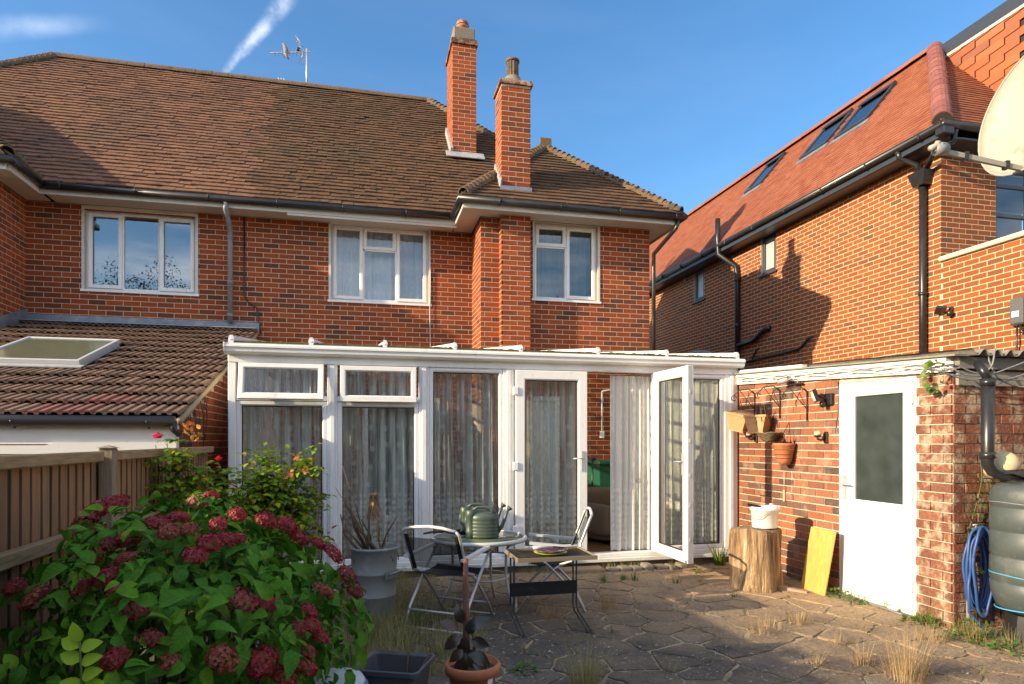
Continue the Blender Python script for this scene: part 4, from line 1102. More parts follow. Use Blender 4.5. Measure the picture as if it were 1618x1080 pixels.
# house doors seen inside
bdm = MB(); bdm.frame((BD[0], YM + .03, .16), X_, Z_, -Y_, BD[2] - BD[0], 1.94, .07, -.03, .05); bdm.build('inner_door_frame', UPVC, house)
MB().obox(((BD[0] + BD[2]) / 2, YM + .05, 1.13), ((BD[2] - BD[0]) / 2 - .06, 0, 0), (0, 0, .91), (0, .008, 0)).build('inner_door_pane', GLASS_UP, house)
bx0, bx1 = XW0 + .62, XW0 + 1.24
bdm = MB(); bdm.frame((bx0, YW + .03, .16), X_, Z_, -Y_, bx1 - bx0, 1.94, .07, -.03, .05); bdm.build('inner_door_frame', UPVC, house)
MB().box((bx0 + .07, YW + .03, .17), (bx1 - .07, YW + .06, 2.03)).build('inner_door_leaf', UPVC, house)
cnx = onY(951, YW - .02)
q = MB(); q.tube([(cnx, YW - .02, zat(618, cnx, YW)), (cnx, YW - .02, zat(683, cnx, YW))], .011, 6); q.tube([(cnx, YW - .02, zat(618, cnx, YW)), (cnx + .35, YW - .02, zat(611, cnx, YW))], .011, 6)
q.bevbox((cnx - .035, YW - .04, zat(692, cnx, YW)), (cnx + .035, YW - .006, zat(681, cnx, YW)), .005); q.build('socket_conduit', WHITEP, house)
# net curtains
for x0, x1, lab, sd, fo in ((cl1, ca, 'grey net curtain behind the leftmost conservatory bay under the open vent', 11, 7), (cb, cc, 'grey net curtain behind the second conservatory bay with closed vent', 12, 6),
                        (cd, ce, 'grey net curtain behind the full-height fixed pane left of the doors', 13, 8), (cf + .06, cg - .02, 'thin flowered net curtain behind the closed conservatory door', 14, 5),
                        (ci + .05, cj, 'net curtain behind the right-hand pane reflecting the garage bricks', 15, 7)):
    curtain('net_curtain', lab, (x0 + .01, YC + .17, .17), X_, -Y_, x1 - x0 - .02, 2.0, CURT, folds=fo + 3, amp=.05, seed=sd, gather=1.3)
ox0 = onY(964, YC + .12)
curtain('net_curtain', 'white net curtain drawn half across the open conservatory doorway', (ox0, YC + .12, .17), X_, -Y_, ch_ + .05 - ox0, 1.99, CURT_OPEN, folds=7, amp=.035, seed=16, gather=1.5)
# things inside
ay = 7.75; axx = onY(963, ay)
ar = thing('armchair', 'brown upholstered recliner armchair inside the conservatory doorway', 'armchair', (axx, ay, .15), math.radians(20))
def soft(mb, a, b, r): mb.bevbox(a, b, r)
def cushion(name, a, b, parent, m, r=.05, rot=None):
    q = MB(); q.bevbox(a, b, r); o = q.build(name, m, parent)
    md = o.modifiers.new('s', 'SUBSURF'); md.levels = 2; md.render_levels = 2
    for p in o.data.polygons: p.use_smooth = True
    if rot: o.rotation_euler = rot
    return o
cushion('base', (-.40, -.40, .02), (.40, .42, .30), ar, BROWNCH, .06)
cushion('seat', (-.26, -.42, .26), (.26, .28, .40), ar, BROWNCH, .08)
for s in (-1, 1): cushion('armrest', (s * .34 - .11, -.44, .10), (s * .34 + .11, .36, .50), ar, BROWNCH, .09)
cushion('backrest', (-.34, .22, .25), (.34, .46, .66), ar, BROWNCH, .10)
cushion('footrest', (-.27, -.50, .05), (.27, -.41, .30), ar, BROWNCH, .04)
by = 8.9; bxx = onY(962, by)
bn = thing('wheelie_bin', 'dark green wheeled bin against the brick wall inside the conservatory', 'bin', (bxx, by, .15))
zt = zat(731, bxx, by) - .15
bd = MB(); bd.prism([(-.20, -.20, 0), (.20, -.20, 0), (.20, .22, 0), (-.20, .22, 0)], (0, 0, zt * .5))
vs = [(-.20, -.2, .02), (.2, -.2, .02), (.2, .22, .02), (-.2, .22, .02), (-.24, -.25, zt), (.24, -.25, zt), (.24, .27, zt), (-.24, .27, zt)]
bd = MB().add(vs, [(0, 3, 2, 1), (4, 5, 6, 7), (0, 1, 5, 4), (1, 2, 6, 5), (2, 3, 7, 6), (3, 0, 4, 7)]); bd.build('body', GREENBIN, bn)
MB().bevbox((-.27, -.29, zt - .02), (.27, .30, zt + .045), .02).build('lid', GREENBIN, bn)
for s in (-1, 1):
    wq = MB(); wq.tube([(s * .24, .25, .1), (s * .28, .25, .1)], .1, 16); wq.build('wheel', BLACKP, bn)
MB().tube([(-.22, .32, zt), (.22, .32, zt)], .015, 8).build('handle', GREENBIN, bn)
ty = 8.35; txx = onY(936, ty)
tp = thing('camera_tripod', 'black tripod standing inside by the conservatory door', 'tripod', (txx, ty, .15))
zt = zat(727, txx, ty) - .15
MB().tube([(0, 0, .35), (0, 0, zt)], .014, 8).build('column', BLACKM, tp)
MB().bevbox((-.04, -.05, zt), (.04, .05, zt + .04), .008).build('head', BLACKM, tp)
MB().tube([(0, 0, zt + .02), (.0, -.16, zt - .05)], .008, 6).build('pan_handle', BLACKM, tp)
for k in range(3):
    a = k * 2.1 + .5; MB().tube([(0, 0, .58), (.24 * math.cos(a), .24 * math.sin(a), 0)], [.013, .009], 6).build('leg', BLACKM, tp)

# ---------------------------------------------------------------- neighbour's tiled lean-to on the left
XL = onY(408, YM)
LY0, LZ0 = 6.02, 1.615
LK = (3.085 - LZ0) / (YM - LY0)
ext = thing('tiled_extension', 'single-storey brick extension with ribbed brown tile roof and rooflight, left of the conservatory', 'extension')
S_L = Vector((0, 1, LK)).normalized(); N_L = Vector((0, -LK, 1)).normalized(); O_L = Vector((0, LY0, LZ0)); lenX = (YM - .02 - LY0) * math.hypot(1, LK)
def hitL(px, py):
    a, b = dirv(px); f = (LZ0 - LK * LY0 - H) / ((HY - py) / F - LK * b); return a * f, b * f
sk = [hitL(36, 543), hitL(187, 546), hitL(133, 582)]
sx0, sx1, sy1, sy0 = sk[0][0] * .5 + -2.0 * .0 + sk[0][0] * .5, sk[1][0], (sk[0][1] + sk[1][1]) / 2, sk[2][1]
sx1 = (sk[1][0] + sk[2][0]) / 2; sx0 = sx1 - 1.0
tlm = []
pr_ = [(0, 0), (.022, 0), (.030, .019), (.068, .020), (.076, .001), (.104, 0), (.112, .019), (.150, .020), (.158, .001), (.165, 0)]
def roman():
    mb = MB(); n = len(pr_); T = .37; th = .014
    vs = []
    for s, dz in ((0, .040), (T, .0)):
        for (x, z) in pr_: vs.append((x, s, z + dz))
        for (x, z) in pr_: vs.append((x, s, z + dz - th))
    fs = []
    for i in range(n - 1):
        fs.append((i, i + 1, 2 * n + i + 1, 2 * n + i)); fs.append((n + i + 1, n + i, 3 * n + i, 3 * n + i + 1)); fs.append((i + 1, i, n + i, n + i + 1))
    fs.append((0, 2 * n, 3 * n, n)); fs.append((n - 1, 2 * n - 1, 4 * n - 1, 3 * n - 1))
    return mb.add(vs, fs).mesh('roof_tile', TILE_C)
TILE_RED = mat('tile_new_red', rough=.85, tones=[(.22, .085, .058), (.19, .078, .055)], grain=(40, .2))
tme = roman(); tme2 = tme.copy(); tme2.materials[0] = TILE_RED
rows = int(lenX / .335)
und = MB(); slope_sheet(und, O_L, X_, S_L, [(-4.9, 0), (XL - .02, 0), (XL - .02, lenX), (-4.9, lenX)], off=-.02)
lroof = und.build('roof', UNDER, ext)
cnt = 0; spare = []
for r in range(rows + 1):
    for k in range(26):
        x = XL - .165 * (k + 1); s = r * .335
        p = O_L + X_ * x + S_L * s
        ym = p.y + .16
        if sx0 - .13 < x < sx1 - .02 and sy0 - .02 < ym < sy1 + .05: continue
        q = O_L + X_ * (x + .08) + S_L * (s + .15)
        if not seen(q, 30) or p.y > YM - .1: continue
        red = r == 0 and k in (4, 5, 6) or r == 1 and k in (3, 4)
        o = bpy.data.objects.new('roof_tile', tme2 if red else tme); COL.objects.link(o); o.parent = lroof
        S2 = (S_L - N_L * random.gauss(0, .006)).normalized(); U2 = (X_ + N_L * random.gauss(0, .008)).normalized(); N2 = U2.cross(S2)
        mt = Matrix((U2, S2, N2)).transposed().to_4x4(); mt.translation = p + N_L * random.gauss(0, .002) + S_L * random.gauss(0, .004); o.matrix_local = mt
# verge: mortar edge
vp = [O_L + X_ * (XL - .005) + S_L * (t * lenX / 12) - N_L * (.03 + .004 * math.sin(t * 3)) for t in range(13)]
MB().tube(vp, [.03 + .006 * math.sin(i * 2.1) for i in range(13)], 6).build('verge_mortar', mat('verge', (.36, .29, .17), .95, bump=(30, .8, .02)), lroof)
# rooflight
skp = part('rooflight', ext, 'low rooflight with algae-stained glass')
def onL(x, y, up): return Vector((x, y, LZ0 + (y - LY0) * LK)) + N_L * up
w_, h_ = sx1 - sx0, (sy1 - sy0) * math.hypot(1, LK)
O_s = onL(sx0, sy0, .0)
f = MB(); f.frame(O_s, X_, S_L, N_L, w_, h_, .042, .0, .09, .01); f.build('frame', ALU_WHITE, skp)
MB().obox(O_s + X_ * w_ / 2 + S_L * h_ / 2 + N_L * .072, X_ * (w_ / 2 - .038), S_L * (h_ / 2 - .038), N_L * .006).build('pane', GLASS_GREEN, skp)
MB().obox(O_s + X_ * w_ / 2 - S_L * .06 + N_L * .035, X_ * (w_ / 2 + .05), S_L * .055, N_L * .006).build('apron_flashing', LEAD_PALE, skp)
# gutter, fascia, side wall
MB().tube([(-4.9, LY0 - .06, LZ0 - .03), (XL - .02, LY0 - .06, LZ0 - .03)], .048, 10).build('gutter', mat('brown_gutter', (.05, .042, .036), .45), ext)
for x in (XL - .22, XL - 1.2): MB().tube([(x, LY0, LZ0), (x, LY0 - .06, LZ0 - .085), (x, LY0 - .115, LZ0 - .03)], .012, 6).build('gutter_bracket', BLACKP, ext)
MB().tube([(XL - .03, LY0 - .06, LZ0 - .03), (XL - .03, LY0 - .06, LZ0 - .1), (XL + .01, LY0 - .03, LZ0 - .14)], .03, 8).build('gutter_outlet', BLACKP, ext)
MB().box((-4.9, LY0 - .0, LZ0 - .22), (XL - .09, LY0 + .025, LZ0 - .05)).build('fascia', WHITE_PAINT, ext)
sc_ = [(-4.9, LY0 - .02, LZ0 - .30)]
for i in range(0, 41):
    x = -4.9 + i * (XL - .09 + 4.9) / 40; sc_.append((x, LY0 - .02, LZ0 - .205 - (.025 if (i // 6) % 3 == 1 else 0)))
sc_.append((XL - .09, LY0 - .02, LZ0 - .30))
MB().prism(sc_, (0, .018, 0)).build('valance', WHITE_PAINT, ext)
MB().box((-4.9, LY0 + .03, 0), (XL - .09, LY0 + .12, LZ0 - .24)).build('front_panel', mat('cream_panel', (.62, .52, .36), .6), ext)
MB().box((XL - .085, LY0 - .02, .0), (XL - .02, LY0 + .07, LZ0 - .06)).build('corner_post', WHITE_PAINT, ext)
eb = []
mo2 = MB(); mo2.prism([(XL - .02, LY0 + .08, 0), (XL - .02, YM - .03, 0), (XL - .02, YM - .03, 2.98), (XL - .02, LY0 + .08, LZ0 - .03)], (-.2, 0, 0))
lw = mo2.build('wall', MORTAR, ext)
brickwork(eb, (XL - .02, LY0 + .08, .9), Y_, X_, 2.4, 2.0, BRICK_OLD, keep=lambda u, v: v + .9 < LZ0 + (u + .08) * LK - .09)
pieces(eb, 'brick', 'brickwork', lw)
cr = MB(); rs = random.Random(4)
for i in range(16):
    y = LY0 + .15 + rs.random() * .75; z = LZ0 + (y - LY0) * LK - .02
    cr.tube([(XL + .0, y, z), (XL + .02 + rs.random() * .03, y + rs.uniform(-.05, .05), z - rs.uniform(.1, .25)), (XL + .015, y + rs.uniform(-.12, .12), z - rs.uniform(.3, .6))], [.004, .003, .0015], 4)
o = cr.build('dry_creeper', STEM_B); tag(o, 'dry bare creeper stems hanging on the brick side of the tiled extension', 'creeper')

# ---------------------------------------------------------------- fence
XF, FT = -1.42, 1.375
fence = thing('wooden_fence', 'brown feather-edge garden fence with rails and posts beside the hydrangea', 'fence', (XF, 4, 0))
def fbox(name, a, b, m, r=.006):
    return MB().bevbox((a[0] - XF, a[1] - 4, a[2]), (b[0] - XF, b[1] - 4, b[2]), r).build(name, m, fence)
for y in (1.9, 4.06):
    fbox('post', (XF + .0, y - .04, -.05), (XF + .075, y + .04, FT + .008), WOODPOST)
    MB().add([(-.01, y - 4 - .05, FT + .009), (.085, y - 4 - .05, FT + .009), (.085, y - 4 + .05, FT + .009), (-.01, y - 4 + .05, FT + .009), (.037, y - 4, FT + .025)], [(0, 3, 2, 1), (0, 1, 4), (1, 2, 4), (2, 3, 4), (3, 0, 4)]).build('post_cap', WOODPOST, fence)
for (a, b) in ((-2.0, 1.84), (1.96, 4.0), (4.12, 6.75)):
    fbox('rail', (XF - .0, a, FT - .066), (XF + .04, b, FT - .008), WOODRAIL)
    fbox('rail', (XF - .0, a, .91), (XF + .05, b, .975), WOODRAIL)
    fbox('rail', (XF - .0, a, .25), (XF + .055, b, .33), WOODRAIL)
MB().box((-.035, -6.0, .03), (-.0195, 2.72, FT - .06)).build('gap_shade_sheet', UNDER, fence)  # added dark sheet, stands in for the shadow lines where boards overlap
y = -2.0; i = 0
while y < 6.72:
    w = .098 + random.gauss(0, .004)
    q = MB(); q.obox((-.0155 + random.gauss(0, .0004), y + .049 - 4, (FT - .02 + .03) / 2), (.0032, 0, 0), (0, w / 2 - .017, 0), (0, 0, (FT - .02 - .03) / 2 + random.gauss(0, .003)))
    q.build('board', WOODF, fence); y += .093; i += 1
# ---------------------------------------------------------------- brick garage on the right
XG, GY0, GY1 = 4.35, 3.976, 6.79
DY0, DY1 = onX(1449.5, XG), onX(1326.5, XG)
gar = thing('brick_garage', 'low brick garage with white door, white fascia and corrugated roof', 'garage')
def gz(y, z6, z4): return z4 + (y - GY0) / (GY1 - GY0) * (z6 - z4)
FB = lambda y: gz(y, 2.079, 1.943)
FTp = lambda y: gz(y, 2.195, 2.055)
gc = MB(); GBK = 8.6
wall_core(gc, (XG, GBK, -.05), -Y_, -X_, GBK - GY0, 2.12, [(GBK - DY1 - .004, .0, GBK - DY0 + .004, 2.0)], .11)
gc.box((XG + .11, GY0, -.05), (6.9, GY0 + .11, 2.0))
gc.box((6.79, GY0 + .11, -.05), (6.9, GBK, 2.1)); gc.box((XG + .11, GBK - .11, -.05), (6.79, GBK, 2.1))
gw = gc.build('wall', MORTAR_OLD, gar)
gb = []
brickwork(gb, (XG, GY1 + .02, -.02), -Y_, -X_, GY1 + .02 - DY1 - .0, 2.12, BRICK_GARAGE, proud=.006, rough=.002, keep=lambda u, v: True)
brickwork(gb, (XG, DY0, -.02), -Y_, -X_, DY0 - GY0, 2.02, BRICK_WORN, proud=.010, rough=.006, shift=.14)
brickwork(gb, (XG, GY0, -.02), X_, -Y_, 2.5, 2.02, BRICK_WORN, proud=.008, rough=.010, shift=.11)
pieces(gb, 'brick', 'brickwork', gw)
def ybox(name, y0, y1, zf0, zf1, x0, x1, m, parent=gar):
    """board along Y whose top and bottom follow the fall of the roof"""
    vs = [(x0, y0, zf0(y0)), (x1, y0, zf0(y0)), (x1, y1, zf0(y1)), (x0, y1, zf0(y1)), (x0, y0, zf1(y0)), (x1, y0, zf1(y0)), (x1, y1, zf1(y1)), (x0, y1, zf1(y1))]
    return MB().add(vs, [(0, 3, 2, 1), (4, 5, 6, 7), (0, 1, 5, 4), (1, 2, 6, 5), (2, 3, 7, 6), (3, 0, 4, 7)]).build(name, m, parent)
ys = onX(1265, XG - .03)
ybox('fascia', GY0 - .02, ys - .003, FB, lambda y: FTp(y) - .035, XG - .042, XG - .012, WHITE_PAINT)
ybox('fascia', ys + .003, GY1 + .0, FB, lambda y: FTp(y) - .035, XG - .040, XG - .012, WHITE_PAINT)
ybox('fascia_strip', GY0 + .0, GY1 - .02, lambda y: FTp(y) - .033, lambda y: FTp(y) - .002, XG - .062, XG - .012, WHITE_PAINT)
ybox('roof_edge', GY0 - .1, GY1 + .3, lambda y: FTp(y) - .0, lambda y: FTp(y) + .014, XG - .09, XG + .05, ASBESTOS)
ybox('roof_edge', GY1 - 1.15, GY1 + .1, lambda y: FTp(y) + .016, lambda y: FTp(y) + .05, XG - .03, XG + .03, WHITE_PAINT)
# corrugated sheets
def corr(x0, x1, y0, y1):
    n = int((x1 - x0) / .01); vs = []; pitch, am = .122, .022
    for y in (y0, y1):
        for dz in (0, -.008):
            for i in range(n + 1):
                x = x0 + (x1 - x0) * i / n; vs.append((x, y, FTp(y) + .035 + am * math.cos(2 * math.pi * (x - x0) / pitch) + dz))
    m = n + 1; fs = []
    for i in range(n):
        fs += [(i, i + 1, 2 * m + i + 1, 2 * m + i), (m + i + 1, m + i, 3 * m + i, 3 * m + i + 1), (i + 1, i, m + i, m + i + 1)]
    return MB().add(vs, fs, True)
corr(XG + .03, 5.5, GY0 - .13, GBK).build('roof_sheet', ASBESTOS, gar)
corr(5.46, 6.95, GY0 - .11, GBK).build('roof_sheet', ASBESTOS, gar)
MB().box((XG + .0, GY0 - .06, 1.965), (6.9, GY0 - .005, 2.05)).build('wall_plate', mat('grey_timber', (.20, .185, .16), .9, bump=(20, .5, .006), stretch=(1, 6, 6)), gar)
MB().box((XG + .02, GY0 - .035, 1.84), (5.2, GY0 - .0085, 1.95)).build('board', mat('grey_board', (.26, .24, .20), .9, bump=(20, .5, .006), stretch=(1, 6, 6)), gar)
# door
gd = part('door', gar, 'white half-glazed garage door with frosted dark pane')
dw, dh = DY1 - DY0, 1.945
Od = Vector((XG + .005, DY1, .0))
f = MB(); f.frame(Od, -Y_, Z_, -X_, dw, dh, .05, -.05, .012); f.build('frame', DOORW, gd)
lw0, lh0 = dw - .075, dh - .075
Ol = Od + Vector((-.012, -.0375, .0375))
gzb, gzt = zat(796, XG, onX(1390, XG)), zat(620, XG, onX(1390, XG))
gl0, gl1 = (DY1 - .0375) - onX(1349.5, XG), (DY1 - .0375) - onX(1430.5, XG)
lfm = MB()
wall_core(lfm, Ol, -Y_, -X_, lw0, lh0, [(gl0, gzb - .0375, gl1, gzt - .0375), (gl0 + .0, .13, gl1, gzb - .0375 - .13)], .05)
lfm.build('leaf', DOORW, gd)
MB().frame(Ol - Y_ * (gl0 - .001) + Z_ * (gzb - .0375 - .001) + X_ * .0, -Y_, Z_, -X_, gl1 - gl0 + .002, gzt - gzb + .002, .018, -.03, .006, .006).build('glazing_bead', DOORW, gd)
MB().obox(Ol - Y_ * ((gl0 + gl1) / 2) + Z_ * ((gzb + gzt) / 2 - .0375) + X_ * .018, Y_ * ((gl1 - gl0) / 2), Z_ * ((gzt - gzb) / 2), X_ * .004).build('pane', GLASS_DARK, gd)
MB().obox(Ol - Y_ * ((gl0 + gl1) / 2) + Z_ * ((.13 + gzb - .1675) / 2) + X_ * .014, Y_ * ((gl1 - gl0) / 2), Z_ * ((gzb - .1675 - .13) / 2), X_ * .012).build('panel', DOORW, gd)
hz = zat(768, XG, DY1)
handle(gd, Ol + Vector((-.002, -.045, hz - .0375)), -Y_, -X_, 1)
for z in (.2, .95, 1.72): MB().bevbox((XG - .03, DY0 + .025, z), (XG - .008, DY0 + .05, z + .1), .004).build('hinge', DOORW, gd)
MB().box((XG + .15, DY0 - .3, 0), (XG + .17, DY1 + .3, 2)).build('dark_lining', UNDER, gar)
MB().bevbox((XG - .05, DY0, -.02), (XG + .02, DY1, .012), .004).build('threshold', CONC, gar)
for k, (za, am) in enumerate(((.055, .010), (.043, .014), (.068, .008), (.03, .012))):
    pts = [(XG - .062 - .004 * k, GY1 - .05 - (GY1 - GY0 + .02) * i / 24, FB(GY1 - (GY1 - GY0) * i / 24) + za + am * math.sin(i * 1.3 + k * 2)) for i in range(25)]
    o = MB().tube(pts, .0045, 5).build('cable', WHITE_PAINT if k else GREYPIPE, gar)
hl = [((1480, 585), (1530, 600), (1570, 588), (1640, 560)), ((1500, 592), (1560, 596), (1610, 612), (1660, 590)), ((1510, 575), (1540, 590), (1558, 580), (1560, 552)), ((1560, 555), (1563, 580), (1580, 600), (1650, 575)), ((1505, 580), (1545, 612), (1600, 600), (1655, 620))]
lc = thing('cable_loops', 'loose grey cables looping under the corrugated roof edge beside the black pipe', 'cables', (XG + .3, GY0 - .1, 1.95))
for pts in hl:
    P = [Vector((onY(a, GY0 - .1), GY0 - .1 - .02 * i, zat(b, onY(a, GY0 - .1), GY0 - .1))) - Vector(lc.location) for i, (a, b) in enumerate(pts)]
    Q = []
    for i in range(len(P) - 1):
        for t in range(6):
            u = t / 6; p0, p1, p2, p3 = P[max(i - 1, 0)], P[i], P[i + 1], P[min(i + 2, len(P) - 1)]
            Q.append(.5 * ((2 * p1) + (p2 - p0) * u + (2 * p0 - 5 * p1 + 4 * p2 - p3) * u * u + (3 * p1 - p0 - 3 * p2 + p3) * u ** 3))
    MB().tube(Q + [P[-1]], .006, 6).build('cable', GREYPIPE, lc)

# ---------------------------------------------------------------- neighbouring house on the right
XN, NY = 8.13, onX(1487, 8.13)
nh = thing('neighbouring_house', 'tall orange brick house with bright orange tiled roof, rooflights and black gutters', 'house')
NX0, NZ0 = 7.78, 5.79
NXR, NZR = 10.1, 8.46
NK = (NZR - NZ0) / (NXR - NX0)
NYF = NY - .35; NYR0 = NYF + (NXR - NX0); NYR1, NYE = 21.1, 24.82
def nwin(px0, px1, py0, py1):
    y0, y1 = onX(px0, XN), onX(px1, XN); return (y0, zat(py1, XN, y0), y1, zat(py0, XN, y0))
NW = [nwin(1096.5, 1113, 430, 478), nwin(1202.5, 1226, 375, 436)]
nb = []; nc = MB(); NB = 24.4
op = [(NB - w[0], w[1], NB - w[2], w[3]) for w in NW]
wall_core(nc, (XN, NB, 0), -Y_, -X_, NB - NY, 5.62, op)
brickwork(nb, (XN, 18.2, 2.1), -Y_, -X_, 18.2 - NY, 3.5, BRICK_NEW, [(18.2 - w[0], w[1] - 2.1, 18.2 - w[2], w[3] - 2.1) for w in NW])
PT = 3.985
nc.box((XN, 1.5, 0), (XN + .24, NY - .002, PT))
brickwork(nb, (XN, NY, 1.95), -Y_, -X_, NY - 3.2, PT - 1.96, BRICK_NEW, shift=.03)
RWX = onY(1573.5, NY); rwz0, rwz1 = zat(379, RWX, NY), zat(262, RWX, NY)
wall_core(nc, (XN + .25, NY, 2.5), X_, -Y_, 6.4, 3.12, [(RWX - XN - .25, rwz0 - 2.5, RWX + 1.3 - XN - .25, rwz1 - 2.5)])
brickwork(nb, (XN, NY, 3.6), X_, -Y_, 3.0, 2.02, BRICK_NEW, [(RWX - XN, rwz0 - 3.6, RWX + 1.3 - XN, rwz1 - 3.6)], shift=.1)
nc.box((14.3, NY + .25, 0), (14.5, NB, 5.6))
nc.box((XN + .24, 1.5, PT - .5), (14.5, NY - .01, PT - .3))
nwl = nc.build('wall', MORTAR_N, nh)
pieces(nb, 'brick', 'brickwork', nwl)
MB().bevbox((XN - .06, 1.5, PT + .001), (XN + .30, NY - .005, PT + .065), .01).build('coping', mat('coping_stone', (.62, .53, .38), .8, bump=(40, .3, .004)), nh)
for w, lab in zip(NW, ('far small grey window with frosted pane', 'near small grey window with frosted pane')):
    window(nh, (XN + .05, w[0], w[1]), -Y_, -X_, w[0] - w[2], w[3] - w[1], [(0, 0, 1, 1, True)], fmat=ANTHRACITE, gmat=GLASS_FROST, t=.05, sill=True, label=lab, sillw=.06)
window(nh, (RWX, NY + .05, rwz0), X_, -Y_, 1.3, rwz1 - rwz0, [(0, 0, .5, .36, False), (0, .36, .5, .76, False), (0, .76, .5, 1, False), (.5, 0, 1, 1, False)], fmat=ANTHRACITE, gmat=GLASS_UP, t=.06, sill=True, label='black framed window with glazing bars by the satellite dish', sillw=.03)
rm = MB()
for (x0, x1, y0, y1, z0, z1) in ((XN + .26, XN + 2.5, NW[0][2] - 1, NW[1][0] + 1, 2.9, 5.5),):
    pass
rm.box((XN + .9, NW[1][2] - 1, 2.8), (XN + .95, NW[0][0] + 1, 5.5)); rm.box((RWX - .5, NY + 1.6, 3.5), (RWX + 2.5, NY + 1.65, 5.5)); rm.build('room_lining', ROOMDARK, nh)
# roof
nt = []
SN = Vector((NXR - NX0, 0, NZR - NZ0)); lenN = SN.length
polyN = [(NYF, 0), (NYE, 0), (NYR1, lenN), (NYR0, lenN)]
def hitN(px, py):
    a, b = dirv(px); f = (NZ0 - NK * NX0 - H) / ((HY - py) / F - NK * a); X = a * f
    return b * f, (X - NX0) / (NXR - NX0) * lenN
RL = []
for fb, nb_, ft in (((298, 924), (378, 872), (390, 800)), ((563, 760), (685, 685), (672, 620)), ((735, 654), (872, 580), (856, 505))):
    q = [hitN(1078 + c_[0] / 2.996, c_[1] / 2.996) for c_ in (fb, nb_, ft)]
    RL.append((q[1][0], (q[0][1] + q[1][1]) / 2, q[0][0], q[2][1]))                   # y1 nearer, y0 farther
holes = [[(min(a, c), b), (max(a, c), b), (max(a, c), d), (min(a, c), d)] for a, b, c, d in RL]
tile_slope(nt, (NX0, 0, NZ0), Y_, SN, polyN, TILE_N, jit=.5, holes=holes, lift=.022, gauge=.10, tw=.165, tl=.19, th=.014)
nu = MB(); slope_sheet(nu, (NX0, 0, NZ0), Y_, SN, polyN)
SNF = Vector((0, NYR0 - NYF, NZR - NZ0)); XNF = 2 * NXR - NX0
polyNF = [(NX0, 0), (XNF, 0), (NXR, SNF.length)]
tile_slope(nt, (0, NYF, NZ0), X_, SNF, [(NX0, 0), (10.9, 0), (NXR, SNF.length)], TILE_N, jit=.5, lift=.022, gauge=.10, tw=.165, tl=.19, th=.014)
slope_sheet(nu, (0, NYF, NZ0), X_, SNF, polyNF)
slope_sheet(nu, (XNF, 0, NZ0), Y_, Vector((NXR - XNF, 0, NZR - NZ0)), polyN)
slope_sheet(nu, (0, NYE, NZ0), X_, Vector((0, NYR1 - NYE, NZR - NZ0)), [(NX0, 0), (XNF, 0), (NXR, lenN)])
nroof = nu.build('roof', UNDER, nh)
pieces(nt, 'roof_tile', 'roof_tiling', nroof)
hn = [half_round(.13, .32, 8).mesh('ridge_tile', RIDGE_N)]; hn2 = [half_round(.12, .36, 8).mesh('ridge_tile', TILE_N)]
ridge_run((NXR, NYR0, NZR + .0), (NXR, NYR1, NZR), hn2, 'ridge_tile', nroof, .345)
ridge_run((NXR, NYR0, NZR + .02), (NX0 + .05, NYF + .05, NZ0 + .05), hn, 'ridge_tile', nroof, .27, tilt=-.04)
a_, b_ = Vector((NXR, NYR0, NZR + .02)), Vector((NX0 + .05, NYF + .05, NZ0 + .05))
e0 = (a_ - b_).normalized(); sd = Z_.cross(e0).normalized(); n0 = e0.cross(sd)
MB().prism([b_ - e0 * .01 + sd * .125 * math.cos(math.pi * k / 8) + n0 * (.125 * math.sin(math.pi * k / 8) - .01) for k in range(9)], -e0 * .02).build('hip_end_cap', UNDER, nroof)
sNn = SN.normalized(); nNn = Vector((-NK, 0, 1)).normalized()
for (ya, sa, yb, sb) in RL:
    rp = part('rooflight', nh, 'grey framed rooflight in the orange roof')
    O = Vector((NX0, ya, NZ0)) + sNn * sa; w = yb - ya; h = sb - sa
    MB().frame(O, Y_, sNn, nNn, w, h, .07, .0, .075, .012).build('frame', ANTHRACITE, rp)
    MB().obox(O + Y_ * w / 2 + sNn * h / 2 + nNn * .045, Y_ * (w / 2 - .065), sNn * (h / 2 - .065), nNn * .006).build('pane', GLASS_ROOF, rp)
    MB().obox(O + Y_ * w / 2 - sNn * .07 + nNn * .03, Y_ * (w / 2 + .06), sNn * .07, nNn * .006).build('apron_flashing', LEAD, rp)
    MB().obox(O + Y_ * w / 2 + sNn * (h - .06) + nNn * .085, Y_ * (w / 2 - .002), sNn * .055, nNn * .01).build('hood', ANTHRACITE, rp)
# dormer cheek hung with tiles
XD = 9.95; yd0 = onX(1500, XD); zd = zat(88, XD, yd0) - .02; yd1 = 6.4
cheek = [(XD, yd0 + .2, zd), (XD, yd1, zd), (XD, yd1, 6.4), (XD, yd0 + .2, NZ0 + (yd0 + .2 - NYF) * NK - .3)]
dm = part('dormer', nh, 'tile-hung flat dormer with dark fascia')
MB().prism(cheek, (3.0, 0, 0)).build('dormer_wall', UNDER, dm)
dt = []; r = 0; z = 6.3
while z < zd - .02:
    y = yd1 + (r % 2) * .25
    while y < yd0 + .15:
        if z + .13 > NZ0 + (y - NYF) * NK - .15:
            c = Vector((XD - .02 + random.gauss(0, .001), y + .25, z + .06)); dt.append((c, Y_ * .2465, Vector((.006, 0, .068)), Vector((.008, 0, 0)), TILE_HUNG))
        y += .50
    z += .125; r += 1
for i, it in enumerate(dt):
    c, u, v, w, m = it; o = bpy.data.objects.new('hung_tile', unit_box(m, 'hung_tile'))
    if not seen(c, 10): continue
    COL.objects.link(o); o.parent = dm
    if u.cross(v).dot(w) < 0: u = -u
    mt = Matrix((u, v, w)).transposed().to_4x4(); mt.translation = c; o.matrix_local = mt
MB().box((XD - .05, yd1 - .1, zd + .06), (XD + 3.0, yd0 + .35, zd + .27)).build('dormer_fascia', ANTHRACITE, dm)
